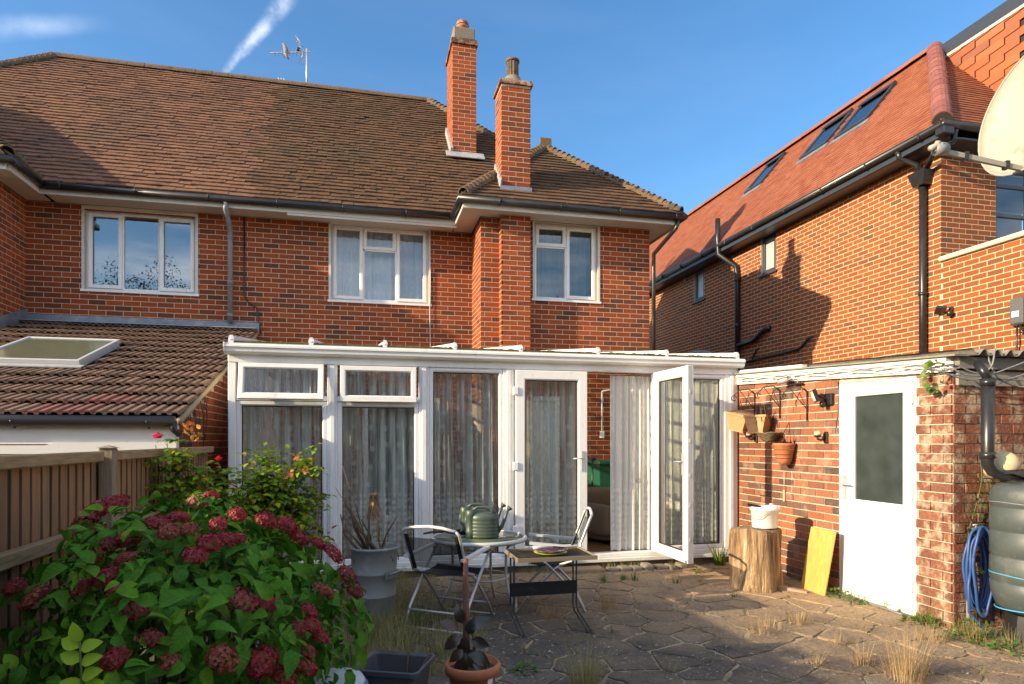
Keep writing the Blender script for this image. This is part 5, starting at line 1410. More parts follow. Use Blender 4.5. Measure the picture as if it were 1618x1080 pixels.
MB().box((XD - .045, yd1 - .1, zd + .0), (XD + .02, yd0 + .25, zd + .055)).build('lead_trim', LEAD_PALE, dm)
# gutters, pipes
NGZ = 5.745
MB().tube([(NX0 - .02, NYF - .02, NGZ), (NX0 - .02, 19, NGZ)], .06, 10).build('gutter', BLACKP, nh)
MB().tube([(NX0 - .05, NYF - .03, NGZ + .01), (NX0 + 3, NYF - .03, NGZ + .01)], .055, 10).build('gutter', BLACKP, nh)
MB().box((NX0 + .03, NYF + .02, 5.60), (XN - .004, 19, 5.625)).build('soffit', ANTHRACITE, nh)
MB().box((NX0 + .005, NYF + .02, 5.605), (NX0 + .028, 19, NZ0 - .02)).build('fascia', ANTHRACITE, nh)
MB().box((XN + .0, NYF + .02, 5.605), (XN + 3, NY - .003, 5.63)).build('soffit', ANTHRACITE, nh)
for k in range(9): MB().bevbox((NX0 - .09, NYF + .3 + k * 1.0, NGZ - .065), (NX0 + .02, NYF + .33 + k * 1.0, NGZ + .03), .006).build('gutter_bracket', BLACKP, nh)
py1 = onX(1165, XN - .07)
MB().tube([(XN - .07, py1, 2.2), (XN - .07, py1, 5.05), (XN - .1, py1 + .02, 5.25), (NX0 - .03, py1 + .25, 5.55), (NX0 - .03, py1 + .28, 5.9), (NX0 - .03, py1 + .28, 6.35)], .055, 10).build('soil_pipe', BLACKP, nh)
for z in (4.9, 3.9, 3.0): MB().tube([(XN - .07, py1, z), (XN - .07, py1, z + .08)], .066, 10).build('pipe_collar', BLACKP, nh)
ya, yb_ = onX(1193, XN - .07), onX(1213, XN - .05)
za = zat(536, XN, ya); zb = zat(518, XN, yb_)
MB().tube([(XN - .07, py1, zat(546, XN, py1)), (XN - .07, ya, za), (XN - .07, ya - .1, za + .06), (XN - .07, yb_ + .1, zb - .03), (XN - .03, yb_, zb), (XN + .02, yb_ - .02, zb)], .05, 10).build('branch_pipe', BLACKP, nh)
yq = [onX(p, XN - .04) for p in (1178, 1262, 1268, 1279)]
MB().tube([(XN - .04, yq[0], zat(572, XN, yq[0])), (XN - .04, yq[1], zat(551, XN, yq[1])), (XN - .04, yq[2], zat(546, XN, yq[2])), (XN - .04, yq[3], zat(533, XN, yq[3])), (XN + .01, yq[3] - .05, zat(532, XN, yq[3]))], .024, 8).build('waste_pipe', BLACKP, nh)
yv = onX(1195, XN - .04)
MB().tube([(XN - .04, yv + .15, zat(567, XN, yv)), (XN - .04, yv, zat(552, XN, yv)), (XN + .0, yv - .05, zat(550, XN, yv))], .018, 8).build('waste_pipe', BLACKP, nh)
yp = onX(1458, XN - .07)
MB().tube([(XN - .07, yp, 1.9), (XN - .07, yp, 5.16)], .05, 12).build('downpipe', BLACKP, nh)
MB().tube([(XN - .07, yp, 3.55), (XN - .07, yp, 3.6)], .06, 12).build('pipe_collar', BLACKP, nh)
hp_ = MB(); hp_.add([(XN - .16, yp - .09, 5.16), (XN - .004, yp - .09, 5.16), (XN - .004, yp + .09, 5.16), (XN - .16, yp + .09, 5.16), (XN - .20, yp - .15, 5.36), (XN - .004, yp - .15, 5.36), (XN - .004, yp + .15, 5.36), (XN - .20, yp + .15, 5.36)], [(0, 3, 2, 1), (4, 5, 6, 7), (0, 1, 5, 4), (1, 2, 6, 5), (2, 3, 7, 6), (3, 0, 4, 7)])
hp_.build('hopper_head', BLACKP, nh)
MB().tube([(NX0 - .02, yp + .15, 5.70), (NX0 + .0, yp + .14, 5.62), (XN - .12, yp + .06, 5.5), (XN - .1, yp + .03, 5.34)], .042, 10).build('gutter_outlet', BLACKP, nh)
MB().tube([(NX0 + .2, NYF - .02, 5.70), (NX0 + .2, NYF + .02, 5.55), (NX0 + .05, NYF + .15, 5.50), (XN - .12, yp - .12, 5.38)], .04, 10).build('gutter_outlet', BLACKP, nh)
MB().bevbox((NX0 - .08, NYF - .1, 5.60), (NX0 + .1, NYF + .05, 5.70), .01).build('gutter_corner', BLACKP, nh)
# vent grille, alarm box, meter box
yg = onX(1083, XN); zg = zat(443, XN, yg)
MB().bevbox((XN - .015, yg - .06, zg - .06), (XN, yg + .06, zg + .06), .005).build('vent_grille', GREYPIPE, nh)
mx = onX(1609, XN - .05); mz = zat(492, XN, mx)
ev = thing('wall_charger_box', 'dark grey rounded box with white label on the orange brick parapet wall', 'wall box', (XN - .05, mx, mz))
MB().bevbox((-.05, -.085, -.17), (.05, .085, .17), .03).build('casing', mat('charger_grey', (.10, .105, .11), .4), ev)
MB().box((-.0525, -.045, -.07), (-.0505, .045, .0)).build('label_plate', WHITEP, ev)
MB().tube([(-.02, 0, -.17), (-.02, .0, -.4), (-.02, .03, -.75), (-.02, .03, -1.3)], .012, 6).build('cable', BLACKP, ev)
MB().tube([(-.02, -.04, -.17), (-.03, -.06, -.25), (-.04, -.1, -.3)], .016, 6).build('plug_lead', BLACKP, ev)
fy = onX(1500, XN - .05); fz = zat(488, XN, fy)
fl = thing('security_light', 'small black security light on the orange parapet wall', 'light', (XN - .005, fy, fz))
MB().bevbox((-.03, -.03, -.03), (0, .03, .03), .006).build('bracket', BLACKP, fl)
MB().obox((-.10, .09, .0), Vector((.5, .7, -.3)).normalized() * .09, Vector((-.6, .5, .1)).normalized() * .06, Vector((.1, .1, .8)).normalized() * .018).build('lamp_head', BLACKP, fl)
MB().lathe([(.0, -.05), (.035, -.04), (.045, .0), (.03, .03), (.0, .035)], (-.06, -.02, -.06), 12, cap=False).build('sensor', BLACKP, fl)
acx = 7.75; acy = onX(1098, acx)
ac = thing('air_conditioner_unit', 'grey box unit just above the conservatory roof against the neighbouring wall', 'air conditioner', (acx, acy, zat(573, acx, acy)))
MB().bevbox((-.18, -.42, -.1), (.18, .42, .24), .02).build('casing', mat('ac_grey', (.36, .38, .40), .5), ac)
MB().box((-.185, -.38, -.06), (-.1805, .1, .2)).build('grille', GREYPIPE, ac)
MB().tube([(-.1, -.3, -.1), (-.1, -.3, -.5)], .02, 6).build('bracket', BLACKM, ac)
# ---------------------------------------------------------------- ground and crazy paving
g = MB(); g.add([(-300, -300, -.03), (300, -300, -.03), (300, 300, -.03), (-300, 300, -.03)], [(0, 1, 2, 3)])
ground = struct(g.build('ground', SOIL))
PX0, PX1, PY0, PY1 = -1.30, 6.6, 1.2, 6.74
pg = MB(); nx, ny = 60, 44; pv = []
rp = random.Random(3)
for j in range(ny + 1):
    for i in range(nx + 1):
        pv.append((PX0 + (PX1 - PX0) * i / nx, PY0 + (PY1 - PY0) * j / ny, -.001 + rp.uniform(-.004, .005)))
pg.add(pv, [(j * (nx + 1) + i, j * (nx + 1) + i + 1, (j + 1) * (nx + 1) + i + 1, (j + 1) * (nx + 1) + i) for j in range(ny) for i in range(nx)], True)
patio = struct(pg.build('patio', JOINT))
def crazy(x0, x1, y0, y1, sp):
    seeds = []
    for _ in range(9000):
        c = (rp.uniform(x0 - sp, x1 + sp), rp.uniform(y0 - sp, y1 + sp)); m = sp * rp.choice((.55, .75, .95, 1.05))
        if all((c[0] - q[0]) ** 2 + (c[1] - q[1]) ** 2 > m * m for q in seeds): seeds.append(c)
    cells = []
    for a, (sx, sy) in enumerate(seeds):
        if not (x0 < sx < x1 and y0 < sy < y1): continue
        poly = [(x0, y0), (x1, y0), (x1, y1), (x0, y1)]
        poly = [(max(x0, min(x1, sx + dx * sp * 2)), max(y0, min(y1, sy + dy * sp * 2))) for dx, dy in ((-1, -1), (1, -1), (1, 1), (-1, 1))]
        gap = rp.uniform(.010, .040)
        for b, (tx, ty) in enumerate(seeds):
            if a == b or abs(tx - sx) > 3 * sp or abs(ty - sy) > 3 * sp: continue
            dx, dy = tx - sx, ty - sy; L = math.hypot(dx, dy); dx /= L; dy /= L; lim = L / 2 - gap / 2
            out = []; n = len(poly)
            for i in range(n):
                p, q = poly[i], poly[(i + 1) % n]
                dp = (p[0] - sx) * dx + (p[1] - sy) * dy - lim; dq = (q[0] - sx) * dx + (q[1] - sy) * dy - lim
                if dp <= 0: out.append(p)
                if dp * dq < 0: t = dp / (dp - dq); out.append((p[0] + (q[0] - p[0]) * t, p[1] + (q[1] - p[1]) * t))
            poly = out
            if len(poly) < 3: break
        if len(poly) >= 3: cells.append(((sx, sy), poly))
    return cells
slab_n = 0; joint_pts = []
for (c, poly) in crazy(PX0 + .05, PX1 - .05, PY0 + .05, PY1 - .03, .40):
    if c[0] > XG - .02 and c[1] > GY0 - .1: continue
    poly = [(min(x, XG - .025) if c[1] > GY0 - .05 else x, y) for x, y in poly]
    # break the straight edges a little
    pts = []
    for i in range(len(poly)):
        p, q = poly[i], poly[(i + 1) % len(poly)]; L = math.hypot(q[0] - p[0], q[1] - p[1])
        pts.append(p)
        for t in ((.2, .4, .6, .8) if L > .22 else (.33, .66) if L > .13 else (.5,) if L > .07 else ()):
            pts.append((p[0] + (q[0] - p[0]) * t + rp.gauss(0, .008), p[1] + (q[1] - p[1]) * t + rp.gauss(0, .008)))
    zt = .003 + rp.random() * .005; tx, ty = rp.gauss(0, .008), rp.gauss(0, .008)
    q = MB(); n = len(pts); cx0, cy0 = c
    top = [(x - cx0, y - cy0, zt + (x - cx0) * tx + (y - cy0) * ty) for x, y in pts]
    ins = [((x - cx0) * .982, (y - cy0) * .982, z + .0025) for (x, y), (_, _, z) in zip(pts, top)]
    vs = [(x - cx0, y - cy0, -.02) for x, y in pts] + top + ins
    fs = [(i, (i + 1) % n, n + (i + 1) % n, n + i) for i in range(n)] + [(n + i, n + (i + 1) % n, 2 * n + (i + 1) % n, 2 * n + i) for i in range(n)] + [tuple(range(2 * n, 3 * n))]
    joint_pts += [(pts[i], pts[(i + 1) % n]) for i in range(n)]
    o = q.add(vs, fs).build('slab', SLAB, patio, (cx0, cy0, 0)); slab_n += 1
# ---------------------------------------------------------------- foliage helpers
def leaf_geo(L=1.0, W=.62, fold=.18, droop=.22, n=5):
    vs = []; fs = []
    for i in range(n + 1):
        t = i / n; w = W / 2 * (math.sin(math.pi * min(1, t ** .72)) ** .8) if 0 < i < n else (.03 if i == 0 else .0)
        z = -droop * t * t + .06 * math.sin(t * 3)
        vs += [(-w, t * L, z + fold * w * 1.6), (0, t * L, z - .0), (w, t * L, z + fold * w * 1.6)]
    for i in range(n):
        a = 3 * i; fs += [(a, a + 1, a + 4, a + 3), (a + 1, a + 2, a + 5, a + 4)]
    return np.array(vs), fs
def leaf_mats(p, d, up, s, roll=0.0):
    """matrix for a leaf at p growing along d"""
    d = Vector(d).normalized(); n = Vector(up) - d * Vector(up).dot(d)
    n = n.normalized() if n.length > 1e-4 else d.orthogonal().normalized()
    x = d.cross(n)
    m = Matrix((x * s, d * s, n * s)).transposed().to_4x4()
    if roll: m = m @ Matrix.Rotation(roll, 4, 'Y')
    m.translation = p; return m
def mass_mesh(name, geo, mats, material, parent=None, stuff=True, loc=None, smooth=True):
    vs, fs = geo; n = len(mats); k = len(vs)
    M = np.array([[list(r) for r in m] for m in mats])
    co = np.einsum('nij,kj->nki', M[:, :3, :3], vs) + M[:, None, :3, 3]
    fa = np.array(fs); nf = len(fa); q = fa.shape[1]
    idx = (fa[None] + k * np.arange(n)[:, None, None]).reshape(-1)
    me = bpy.data.meshes.new(name)
    me.vertices.add(n * k); me.vertices.foreach_set('co', co.reshape(-1))
    me.loops.add(len(idx)); me.loops.foreach_set('vertex_index', idx.astype(np.int32))
    me.polygons.add(n * nf); me.polygons.foreach_set('loop_start', (q * np.arange(n * nf)).astype(np.int32))
    at = me.attributes.new('rnd', 'FLOAT', 'FACE'); at.data.foreach_set('value', np.repeat(np.random.RandomState(n).rand(n), nf).astype(np.float32))
    me.polygons.foreach_set('use_smooth', [smooth] * (n * nf))
    me.materials.append(material); me.update(calc_edges=True)
    lv = me.attributes.new('lv', 'FLOAT_VECTOR', 'POINT'); lv.data.foreach_set('vector', np.tile(np.asarray(vs, float), (n, 1)).reshape(-1).astype(np.float32))
    o = bpy.data.objects.new(name, me); link(o, parent)
    if loc is not None: o.location = loc
    if stuff: o['kind'] = 'stuff'
    return o
def obj_from_geo(name, geo, material):
    me = bpy.data.meshes.new(name); me.from_pydata([tuple(v) for v in geo[0]], [], geo[1]); me.materials.append(material)
    me.polygons.foreach_set('use_smooth', [True] * len(me.polygons))
    lv = me.attributes.new('lv', 'FLOAT_VECTOR', 'POINT'); lv.data.foreach_set('vector', np.asarray(geo[0], float).reshape(-1).astype(np.float32)); return me
rg = random.Random(21)
def rdir(up=.0):
    while True:
        v = Vector((rg.uniform(-1, 1), rg.uniform(-1, 1), rg.uniform(-1, 1)))
        if .1 < v.length < 1: return (v.normalized() + Vector((0, 0, up))).normalized()

# ---------------------------------------------------------------- hydrangea
HC, HR = Vector((-.70, 3.06, .34)), Vector((.67, .98, .80))
hyd = thing('hydrangea_bush', 'large hydrangea bush with crimson flower heads beside the brown fence', 'bush', (HC.x, HC.y, 0))
H0 = Vector((HC.x, HC.y, 0))
def hyd_surf(px, py):
    """where a line of sight meets the mound"""
    a, b = dirv(px); d = Vector((a, b, (HY - py) / F)); o = Vector((0, 0, H))
    q = Vector([(o - HC)[i] / HR[i] for i in range(3)]); e = Vector([d[i] / HR[i] for i in range(3)])
    A, B, Cc = e.dot(e), 2 * q.dot(e), q.dot(q) - 1; D = B * B - 4 * A * Cc
    t = (-B - math.sqrt(D)) / (2 * A) if D > 0 else -B / (2 * A)
    return o + d * t, t
lgeo = leaf_geo(1, .58, .32, .38, 6)
leaves = []
while len(leaves) < 4200:
    v = rdir(.15); 
    if v.z < -.45: continue
    depth = rg.random() ** 1.6 * .38; lump = 1 + .16 * math.sin(v.x * 8 + 1) * math.cos(v.y * 7) + .08 * math.sin(v.z * 11 + v.x * 5)
    p = HC + Vector([v[i] * HR[i] * (lump - depth) for i in range(3)])
    if p.z < .06 or p.x < XF + .06: continue
    if math.hypot(p.x + .12, p.y - 3.2) < .21 and p.z < .42: continue
    n = Vector([v[i] / HR[i] for i in range(3)]).normalized()
    side = rdir(); d = (side - n * side.dot(n) * .75 + n * .25 + Vector((0, 0, -.15))).normalized()
    s = rg.choice((.045, .055, .065, .075, .085, .10)) * rg.uniform(.85, 1.1)
    leaves.append((leaf_mats(p - H0, d, n * .6 + Vector((0, 0, .7)) + rdir() * .6, s, rg.gauss(0, .35)), p))
lme = obj_from_geo('leaf', lgeo, LEAF_H)
vis = sorted(range(len(leaves)), key=lambda i: (leaves[i][1] - Vector((0, 0, H))).length - .9 * ((leaves[i][1] - HC).length))
vis = [i for i in vis if seen(leaves[i][1], 0)][:300]; vs_ = set(vis)
for i in vis:
    o = bpy.data.objects.new('leaf', lme); COL.objects.link(o); o.parent = hyd; o.matrix_local = leaves[i][0]
mass_mesh('foliage', lgeo, [leaves[i][0] for i in range(len(leaves)) if i not in vs_], LEAF_H, hyd)
st = MB()
for k in range(46):
    v = rdir(.5); v.z = abs(v.z); e = Vector([v[i] * HR[i] * .9 for i in range(3)]) + Vector((0, 0, HC.z))
    b = Vector((v.x * .2, v.y * .25, 0)); st.tube([b, b * .5 + e * .5 + Vector((0, 0, .08)), e], [.008, .006, .004], 5)
st.build('stems', STEM_G, hyd)['kind'] = 'stuff'
def floret_head(seed, m, flat=.75, n=170):
    """mophead: many four-petalled florets over a dome"""
    rs = random.Random(seed); vs = []; fs = []; rn = []
    for i in range(n):
        z = 1 - 1.55 * (i + .5) / n; a = i * 2.39996 + rs.gauss(0, .12); r = math.sqrt(max(0, 1 - z * z))
        nrm = Vector((r * math.cos(a), r * math.sin(a), z)); c = Vector((nrm.x, nrm.y, nrm.z * flat)) * rs.uniform(.84, 1.06)
        nrm = (nrm + Vector((rs.gauss(0, .28), rs.gauss(0, .28), rs.gauss(0, .28)))).normalized()
        u = nrm.orthogonal().normalized(); w = nrm.cross(u); s = rs.uniform(.13, .19); ro = rs.random() * 6.28; tone = rs.random()
        for k in range(4):
            b = ro + k * math.pi / 2; d = u * math.cos(b) + w * math.sin(b); e = nrm.cross(d)
            cup = rs.uniform(.05, .28)
            i0 = len(vs)
            vs += [c, c + (d * .6 + e * .48 + nrm * cup * .7) * s, c + (d * 1.1 + nrm * cup) * s, c + (d * .6 - e * .48 + nrm * cup * .7) * s]
            fs.append((i0, i0 + 3, i0 + 2, i0 + 1)); rn.append(tone + rs.gauss(0, .04))
    me = bpy.data.meshes.new('flower_head'); me.from_pydata([tuple(v) for v in vs], [], fs); me.materials.append(m)
    at = me.attributes.new('rnd', 'FLOAT', 'FACE'); at.data.foreach_set('value', rn); return me
FH = {k: [floret_head(10 * k + j, PETAL[k], .8 - .1 * j) for j in range(2)] for k in range(4)}
flowers = [(180, 798, 22, 0), (157, 810, 24, 0), (138, 824, 22, 1), (118, 844, 17, 0), (148, 840, 18, 1), (207, 852, 21, 1), (175, 862, 20, 1), (150, 882, 17, 0), (199, 884, 15, 1),
           (251, 828, 19, 0), (282, 820, 19, 0), (268, 842, 17, 2), (344, 830, 17, 0), (374, 815, 17, 0), (308, 880, 19, 0), (332, 860, 23, 0), (358, 854, 18, 0), (376, 852, 13, 0), (314, 796, 20, 3), (334, 784, 13, 0),
           (420, 824, 19, 0), (452, 832, 19, 0), (472, 852, 19, 0), (500, 860, 15, 0), (524, 876, 17, 0), (26, 930, 21, 1), (58, 946, 24, 2), (167, 912, 21, 0), (130, 930, 15, 0), (190, 940, 20, 1),
           (214, 967, 21, 1), (240, 1010, 20, 1), (183, 1042, 23, 0), (272, 1046, 18, 2), (380, 950, 26, 1), (420, 956, 19, 0), (510, 934, 17, 2), (488, 966, 15, 0), (468, 994, 17, 1), (492, 988, 18, 0), (506, 1006, 14, 0),
           (350, 1042, 30, 2), (414, 1046, 25, 0), (448, 1070, 21, 0), (482, 1054, 19, 0), (486, 1030, 15, 1), (545, 912, 19, 1), (556, 934, 21, 1), (566, 962, 15, 0), (300, 838, 15, 2), (96, 900, 13, 1)]
for (px, py, r, k) in flowers:
    p, t = hyd_surf(px, py); n = Vector([(p - HC)[i] / HR[i] ** 2 for i in range(3)]).normalized()
    n = (n + Vector((0, 0, .5)) + rdir() * .25).normalized(); f = fw(p.x, p.y)
    o = bpy.data.objects.new('flower_head', rg.choice(FH[k])); COL.objects.link(o); o.parent = hyd
    m = n.to_track_quat('Z', 'Y').to_matrix().to_4x4() @ Matrix.Rotation(rg.random() * 6.28, 4, 'Z'); s = r * f / F * .92
    m = m @ Matrix.Diagonal((s * rg.uniform(.88, 1.3), s * rg.uniform(.85, 1.1), s * rg.uniform(.75, 1.0), 1)); m.translation = p - H0 + n * s * .12; o.matrix_local = m
# young sprig close to the camera
sp0 = atf(112, 1130, 1.75)
spr = thing('young_shoot', 'bright yellow-green leafy shoot in front of the hydrangea', 'plant', (sp0.x, sp0.y, 0))
tipz = atf(124, 1012, 1.75); base = Vector((0, 0, 0)); tip = tipz - Vector((sp0.x, sp0.y, 0))
def stempt(t): return base.lerp(tip, t) + Vector((.02 * math.sin(t * 3), 0, 0))
MB().tube([stempt(i / 8) for i in range(9)], [.006 - .0004 * i for i in range(9)], 6).build('stem', STEM_G, spr)
lr = obj_from_geo('leaf', leaf_geo(1, .66, .10, .08), LEAF_Y)
right = Vector((CO, -SI, 0)); back = Vector((SI, CO, 0))
for k, (py, sd, s) in enumerate(((1014, 0, .058), (1022, -1, .062), (1026, 1, .058), (1044, -1, .060), (1048, 1, .056), (1070, 1, .06), (1086, -1, .06), (1090, 1, .06), (1112, -1, .06), (1120, 1, .06))):
    z = H + (HY - py) * 1.75 / F; t = z / tip.z
    o = bpy.data.objects.new('leaf', lr); COL.objects.link(o); o.parent = spr
    d = right * (sd if sd else -.3) + Vector((0, 0, .35 if sd else .9)) + back * rg.uniform(-.25, .25)
    o.matrix_local = leaf_mats(stempt(min(t, 1)), d, -back * .9 + Vector((0, 0, .6)), s)

# ---------------------------------------------------------------- rose bush
ros = thing('rose_bush', 'rose bush with pink and red blooms against the conservatory and fence', 'bush', (-.75, 5.3, 0))
R0 = Vector((-.75, 5.3, 0))
rgeo = leaf_geo(1, .62, .12, .15, 3)
rl, sg = [], MB()
def spray(base, tip, n, spread, size):
    base, tip = Vector(base), Vector(tip); mid = (base + tip) / 2 + Vector((rg.uniform(-.08, .08), rg.uniform(-.08, .08), .12))
    pts = [base, mid, tip]; sg.tube([p - R0 for p in pts], [.006, .004, .002], 5)
    for i in range(n):
        t = .5 + .5 * rg.random() ** .6; c = (base.lerp(mid, t * 2) if t < .5 else mid.lerp(tip, t * 2 - 1)) + rdir() * spread * rg.random()
        d = rdir(-.1); d.z *= .5; d.normalize()
        for q in range(5):
            pos = c + d * size * (.4 + .7 * (q // 2)); side = d.cross(Z_).normalized() if abs(d.z) < .95 else X_
            dd = d if q == 4 else (d * .4 + side * (1 if q % 2 else -1))
            rl.append(leaf_mats(pos - R0, dd + Vector((0, 0, -.2)), Z_ + rdir() * .4, size * rg.uniform(.8, 1.2)))
for (px, py, f, n) in ((262, 700, 4.55, 9), (290, 705, 4.6, 10), (275, 735, 4.6, 10), (245, 720, 4.5, 5), (300, 760, 4.8, 12), (345, 745, 4.9, 10), (372, 755, 5.0, 10), (395, 725, 5.2, 12), (420, 715, 5.3, 12), (445, 730, 5.3, 14), (478, 708, 5.3, 12),
                       (490, 735, 5.3, 12), (460, 770, 5.3, 14), (425, 765, 5.2, 16), (400, 780, 5.1, 16), (380, 800, 5.0, 16), (440, 800, 5.2, 16), (480, 800, 5.3, 12), (500, 775, 5.4, 10), (350, 790, 4.8, 14), (455, 825, 5.2, 14), (495, 830, 5.4, 8), (330, 775, 4.7, 10)):
    spray(Vector((-.75 + rg.uniform(-.2, .2), 5.3 + rg.uniform(-.2, .2), 0)), atf(px, py, f), int(n * 3.0), .14, .062)
sg.build('stems', STEM_G, ros)['kind'] = 'stuff'
mass_mesh('foliage', rgeo, rl, LEAF_R, ros)
def rose(px, py, f, r, m, name='rose_bloom'):
    p = atf(px, py, f) - R0; vs = []; fs = []
    for k in range(22):
        ring = k / 22; a = k * 2.4; rad = r * (.15 + .85 * ring); d = Vector((math.cos(a), math.sin(a), 0)); e = Vector((-d.y, d.x, 0)); w = r * (.35 + .4 * ring)
        i0 = len(vs); tilt = .25 + .75 * ring
        b = d * rad * .35; vs += [p + b - e * w * .5, p + b + e * w * .5, p + d * rad * tilt + e * w * .7 + Z_ * r * (1 - .55 * ring), p + d * rad * (tilt + .12) + Z_ * r * (1.1 - .6 * ring), p + d * rad * tilt - e * w * .7 + Z_ * r * (1 - .55 * ring)]
        fs.append((i0, i0 + 1, i0 + 2, i0 + 3, i0 + 4))
    MB().add(vs, fs, True).build(name, m, ros)
rose(249, 692, 4.55, .042, ROSE_P); rose(346, 727, 4.9, .034, ROSE_R)
for (px, py, f) in ((246, 703, 4.55), (345, 732, 4.9)):
    p = atf(px, py, f) - R0; MB().tube([p, p + Vector((.02, .05, -.25))], .003, 5).build('bloom_stem', STEM_G, ros)
mass_mesh('orange_leaves', rgeo, [leaf_mats(atf(px + rg.uniform(-5, 5), py + rg.uniform(-4, 4), 4.6) - R0, rdir(), rdir(), .05) for (px, py) in ((292, 676), (306, 674), (310, 686), (298, 684), (470, 722), (455, 745), (478, 740)) for _ in range(4)], LEAF_O, ros)

# ---------------------------------------------------------------- grass, weeds
bgeo_n = 4
def blade(p, d, h, w, curve):
    """one grass blade as a tapering ribbon"""
    d = Vector(d); side = Vector((-d.y, d.x, 0)); side = side.normalized() if side.length > 1e-4 else X_.copy()
    vs = []
    for i in range(bgeo_n + 1):
        t = i / bgeo_n; c = Vector(p) + Z_ * h * (t - .25 * curve * t * t) + Vector((d.x, d.y, 0)) * h * (.25 * t + curve * t * t)
        ww = w * (1 - t) ** .7 / 2 if i < bgeo_n else .0003
        vs += [c - side * ww, c + side * ww]
    return vs, [(2 * i, 2 * i + 1, 2 * i + 3, 2 * i + 2) for i in range(bgeo_n)]
def tuft_mesh(name, pts, m):
    """pts: list of (p, d, h, w, curve)"""
    vs, fs, rn = [], [], []
    for a in pts:
        v, f = blade(*a); b = len(vs); vs += v; fs += [tuple(b + i for i in q) for q in f]; rn += [rg.random()] * len(f)
    me = bpy.data.meshes.new(name); me.from_pydata([tuple(v) for v in vs], [], fs); me.materials.append(m)
    at = me.attributes.new('rnd', 'FLOAT', 'FACE'); at.data.foreach_set('value', rn)
    return me
def tuft(name, label, px, py, n, h, spread, m, w=.003, curve=.5, cat='grass tuft', group=None, z=0.0, flare=.5):
    x, y = gnd(px, py, z); pts = []
    for i in range(n):
        a = rg.random() * 6.283; r = spread * math.sqrt(rg.random())
        d = Vector((math.cos(a), math.sin(a), 0)) * rg.uniform(.2, 1.0) * flare * 2
        pts.append(((r * math.cos(a), r * math.sin(a), -.005), d, h * rg.uniform(.45, 1.05), w * rg.uniform(.7, 1.3), curve * rg.uniform(.2, 1.4)))
    o = bpy.data.objects.new(name, tuft_mesh(name, pts, m)); COL.objects.link(o); o.location = (x, y, z)
    return tag(o, label, cat, group)
GD = 'tufts of dry straw-coloured grass in the paving joints'
for (px, py, n, h, sp, lab, m) in (
        (960, 962, 110, .24, .09, 'dry grass tuft with reddish base right of the tray table', DRY), (872, 976, 110, .16, .11, 'dry grass tuft under the tray table between its legs', DRY),
        (1208, 998, 150, .13, .14, 'low sunlit dry grass tuft in front of the tree stump', DRY), (1262, 985, 120, .15, .10, 'leaning dry grass tuft in front of the wooden board', DRY),
        (1290, 1052, 55, .10, .04, 'flat spiky dead plant in the paving, sunlit foreground', DRY), (1325, 1018, 50, .11, .05, 'small dry grass tuft in front of the garage door', DRY),
        (1362, 1050, 90, .18, .07, 'thin dry grass tuft left of the tallest one', DRY), (1432, 1072, 280, .34, .13, 'tallest dry grass tuft in the right foreground', DRY),
        (1472, 1014, 130, .15, .10, 'dry grass tuft at the foot of the worn brick pier', DRY), (828, 950, 50, .10, .08, 'dry grass tuft behind the tray table by the wall', DRY),
        (1052, 965, 24, .06, .04, 'wispy dry grass tuft alone on the shaded paving', DRY), (925, 1092, 260, .30, .10, 'green and straw grass clump at the bottom edge of the patio', GRASS_MIX)):
    tuft('grass_tuft', lab, px, py, n, h, sp, m, group=GD if m is DRY else None)
for (px, py, n, h, sp, lab, w, cu) in ((1137, 893, 60, .34, .06, 'large clump of green strap leaves at the conservatory corner', .012, .5), (953, 920, 26, .12, .04, 'small green plant at the door step, leftmost of three', .008, .4), (985, 917, 24, .10, .04, 'small green plant at the door step, middle of three', .008, .4),
                                       (1003, 918, 30, .12, .04, 'small green plant at the door step, rightmost of three', .008, .4), (1160, 944, 20, .08, .03, 'tiny green weed in front of the tree stump', .006, .5), (1070, 922, 26, .10, .04, 'green weed below the open glazed door', .007, .5),
                                       (1190, 930, 26, .22, .04, 'brownish grass clump at the left foot of the stump', .005, .35), (655, 990, 60, .20, .07, 'green strap-leaved clump at the left foot of the mesh chair', .009, .5), (968, 1000, 14, .08, .02, 'tiny green weed with red stalks between the slabs', .005, .4),
                                       (700, 1035, 40, .10, .07, 'green weed clump behind the terracotta pot', .008, .6), (1085, 955, 12, .05, .03, 'flat green weed in the shaded paving', .006, .6)):
    tuft('green_weed', lab, px, py, n, h, sp, GRASS, w=w, curve=cu, cat='weed')
# long unkempt grass round the galvanised bin
pts = []
for i in range(6500):
    px = rg.uniform(545, 770); py = rg.uniform(898, 1075)
    if px > 690 and py < 960 and rg.random() < .6: continue
    if px > 720 and rg.random() < .55: continue
    x, y = gnd(px, py)
    if math.hypot(x - .11, y - 5.33) < .2: continue
    a = rg.random() * 6.28; d = Vector((math.cos(a), math.sin(a), 0)) * rg.uniform(.2, 1)
    pts.append(((x, y, 0), d, rg.uniform(.04, .15) * (1.6 if px < 650 else .9), rg.uniform(.002, .006), rg.uniform(.1, .7)))
o = bpy.data.objects.new('unkempt_grass', tuft_mesh('unkempt_grass', pts, GRASS_MIX)); COL.objects.link(o); o['kind'] = 'stuff'; tag(o, 'unkempt grass and straw growing round the galvanised bin and chair', 'grass')
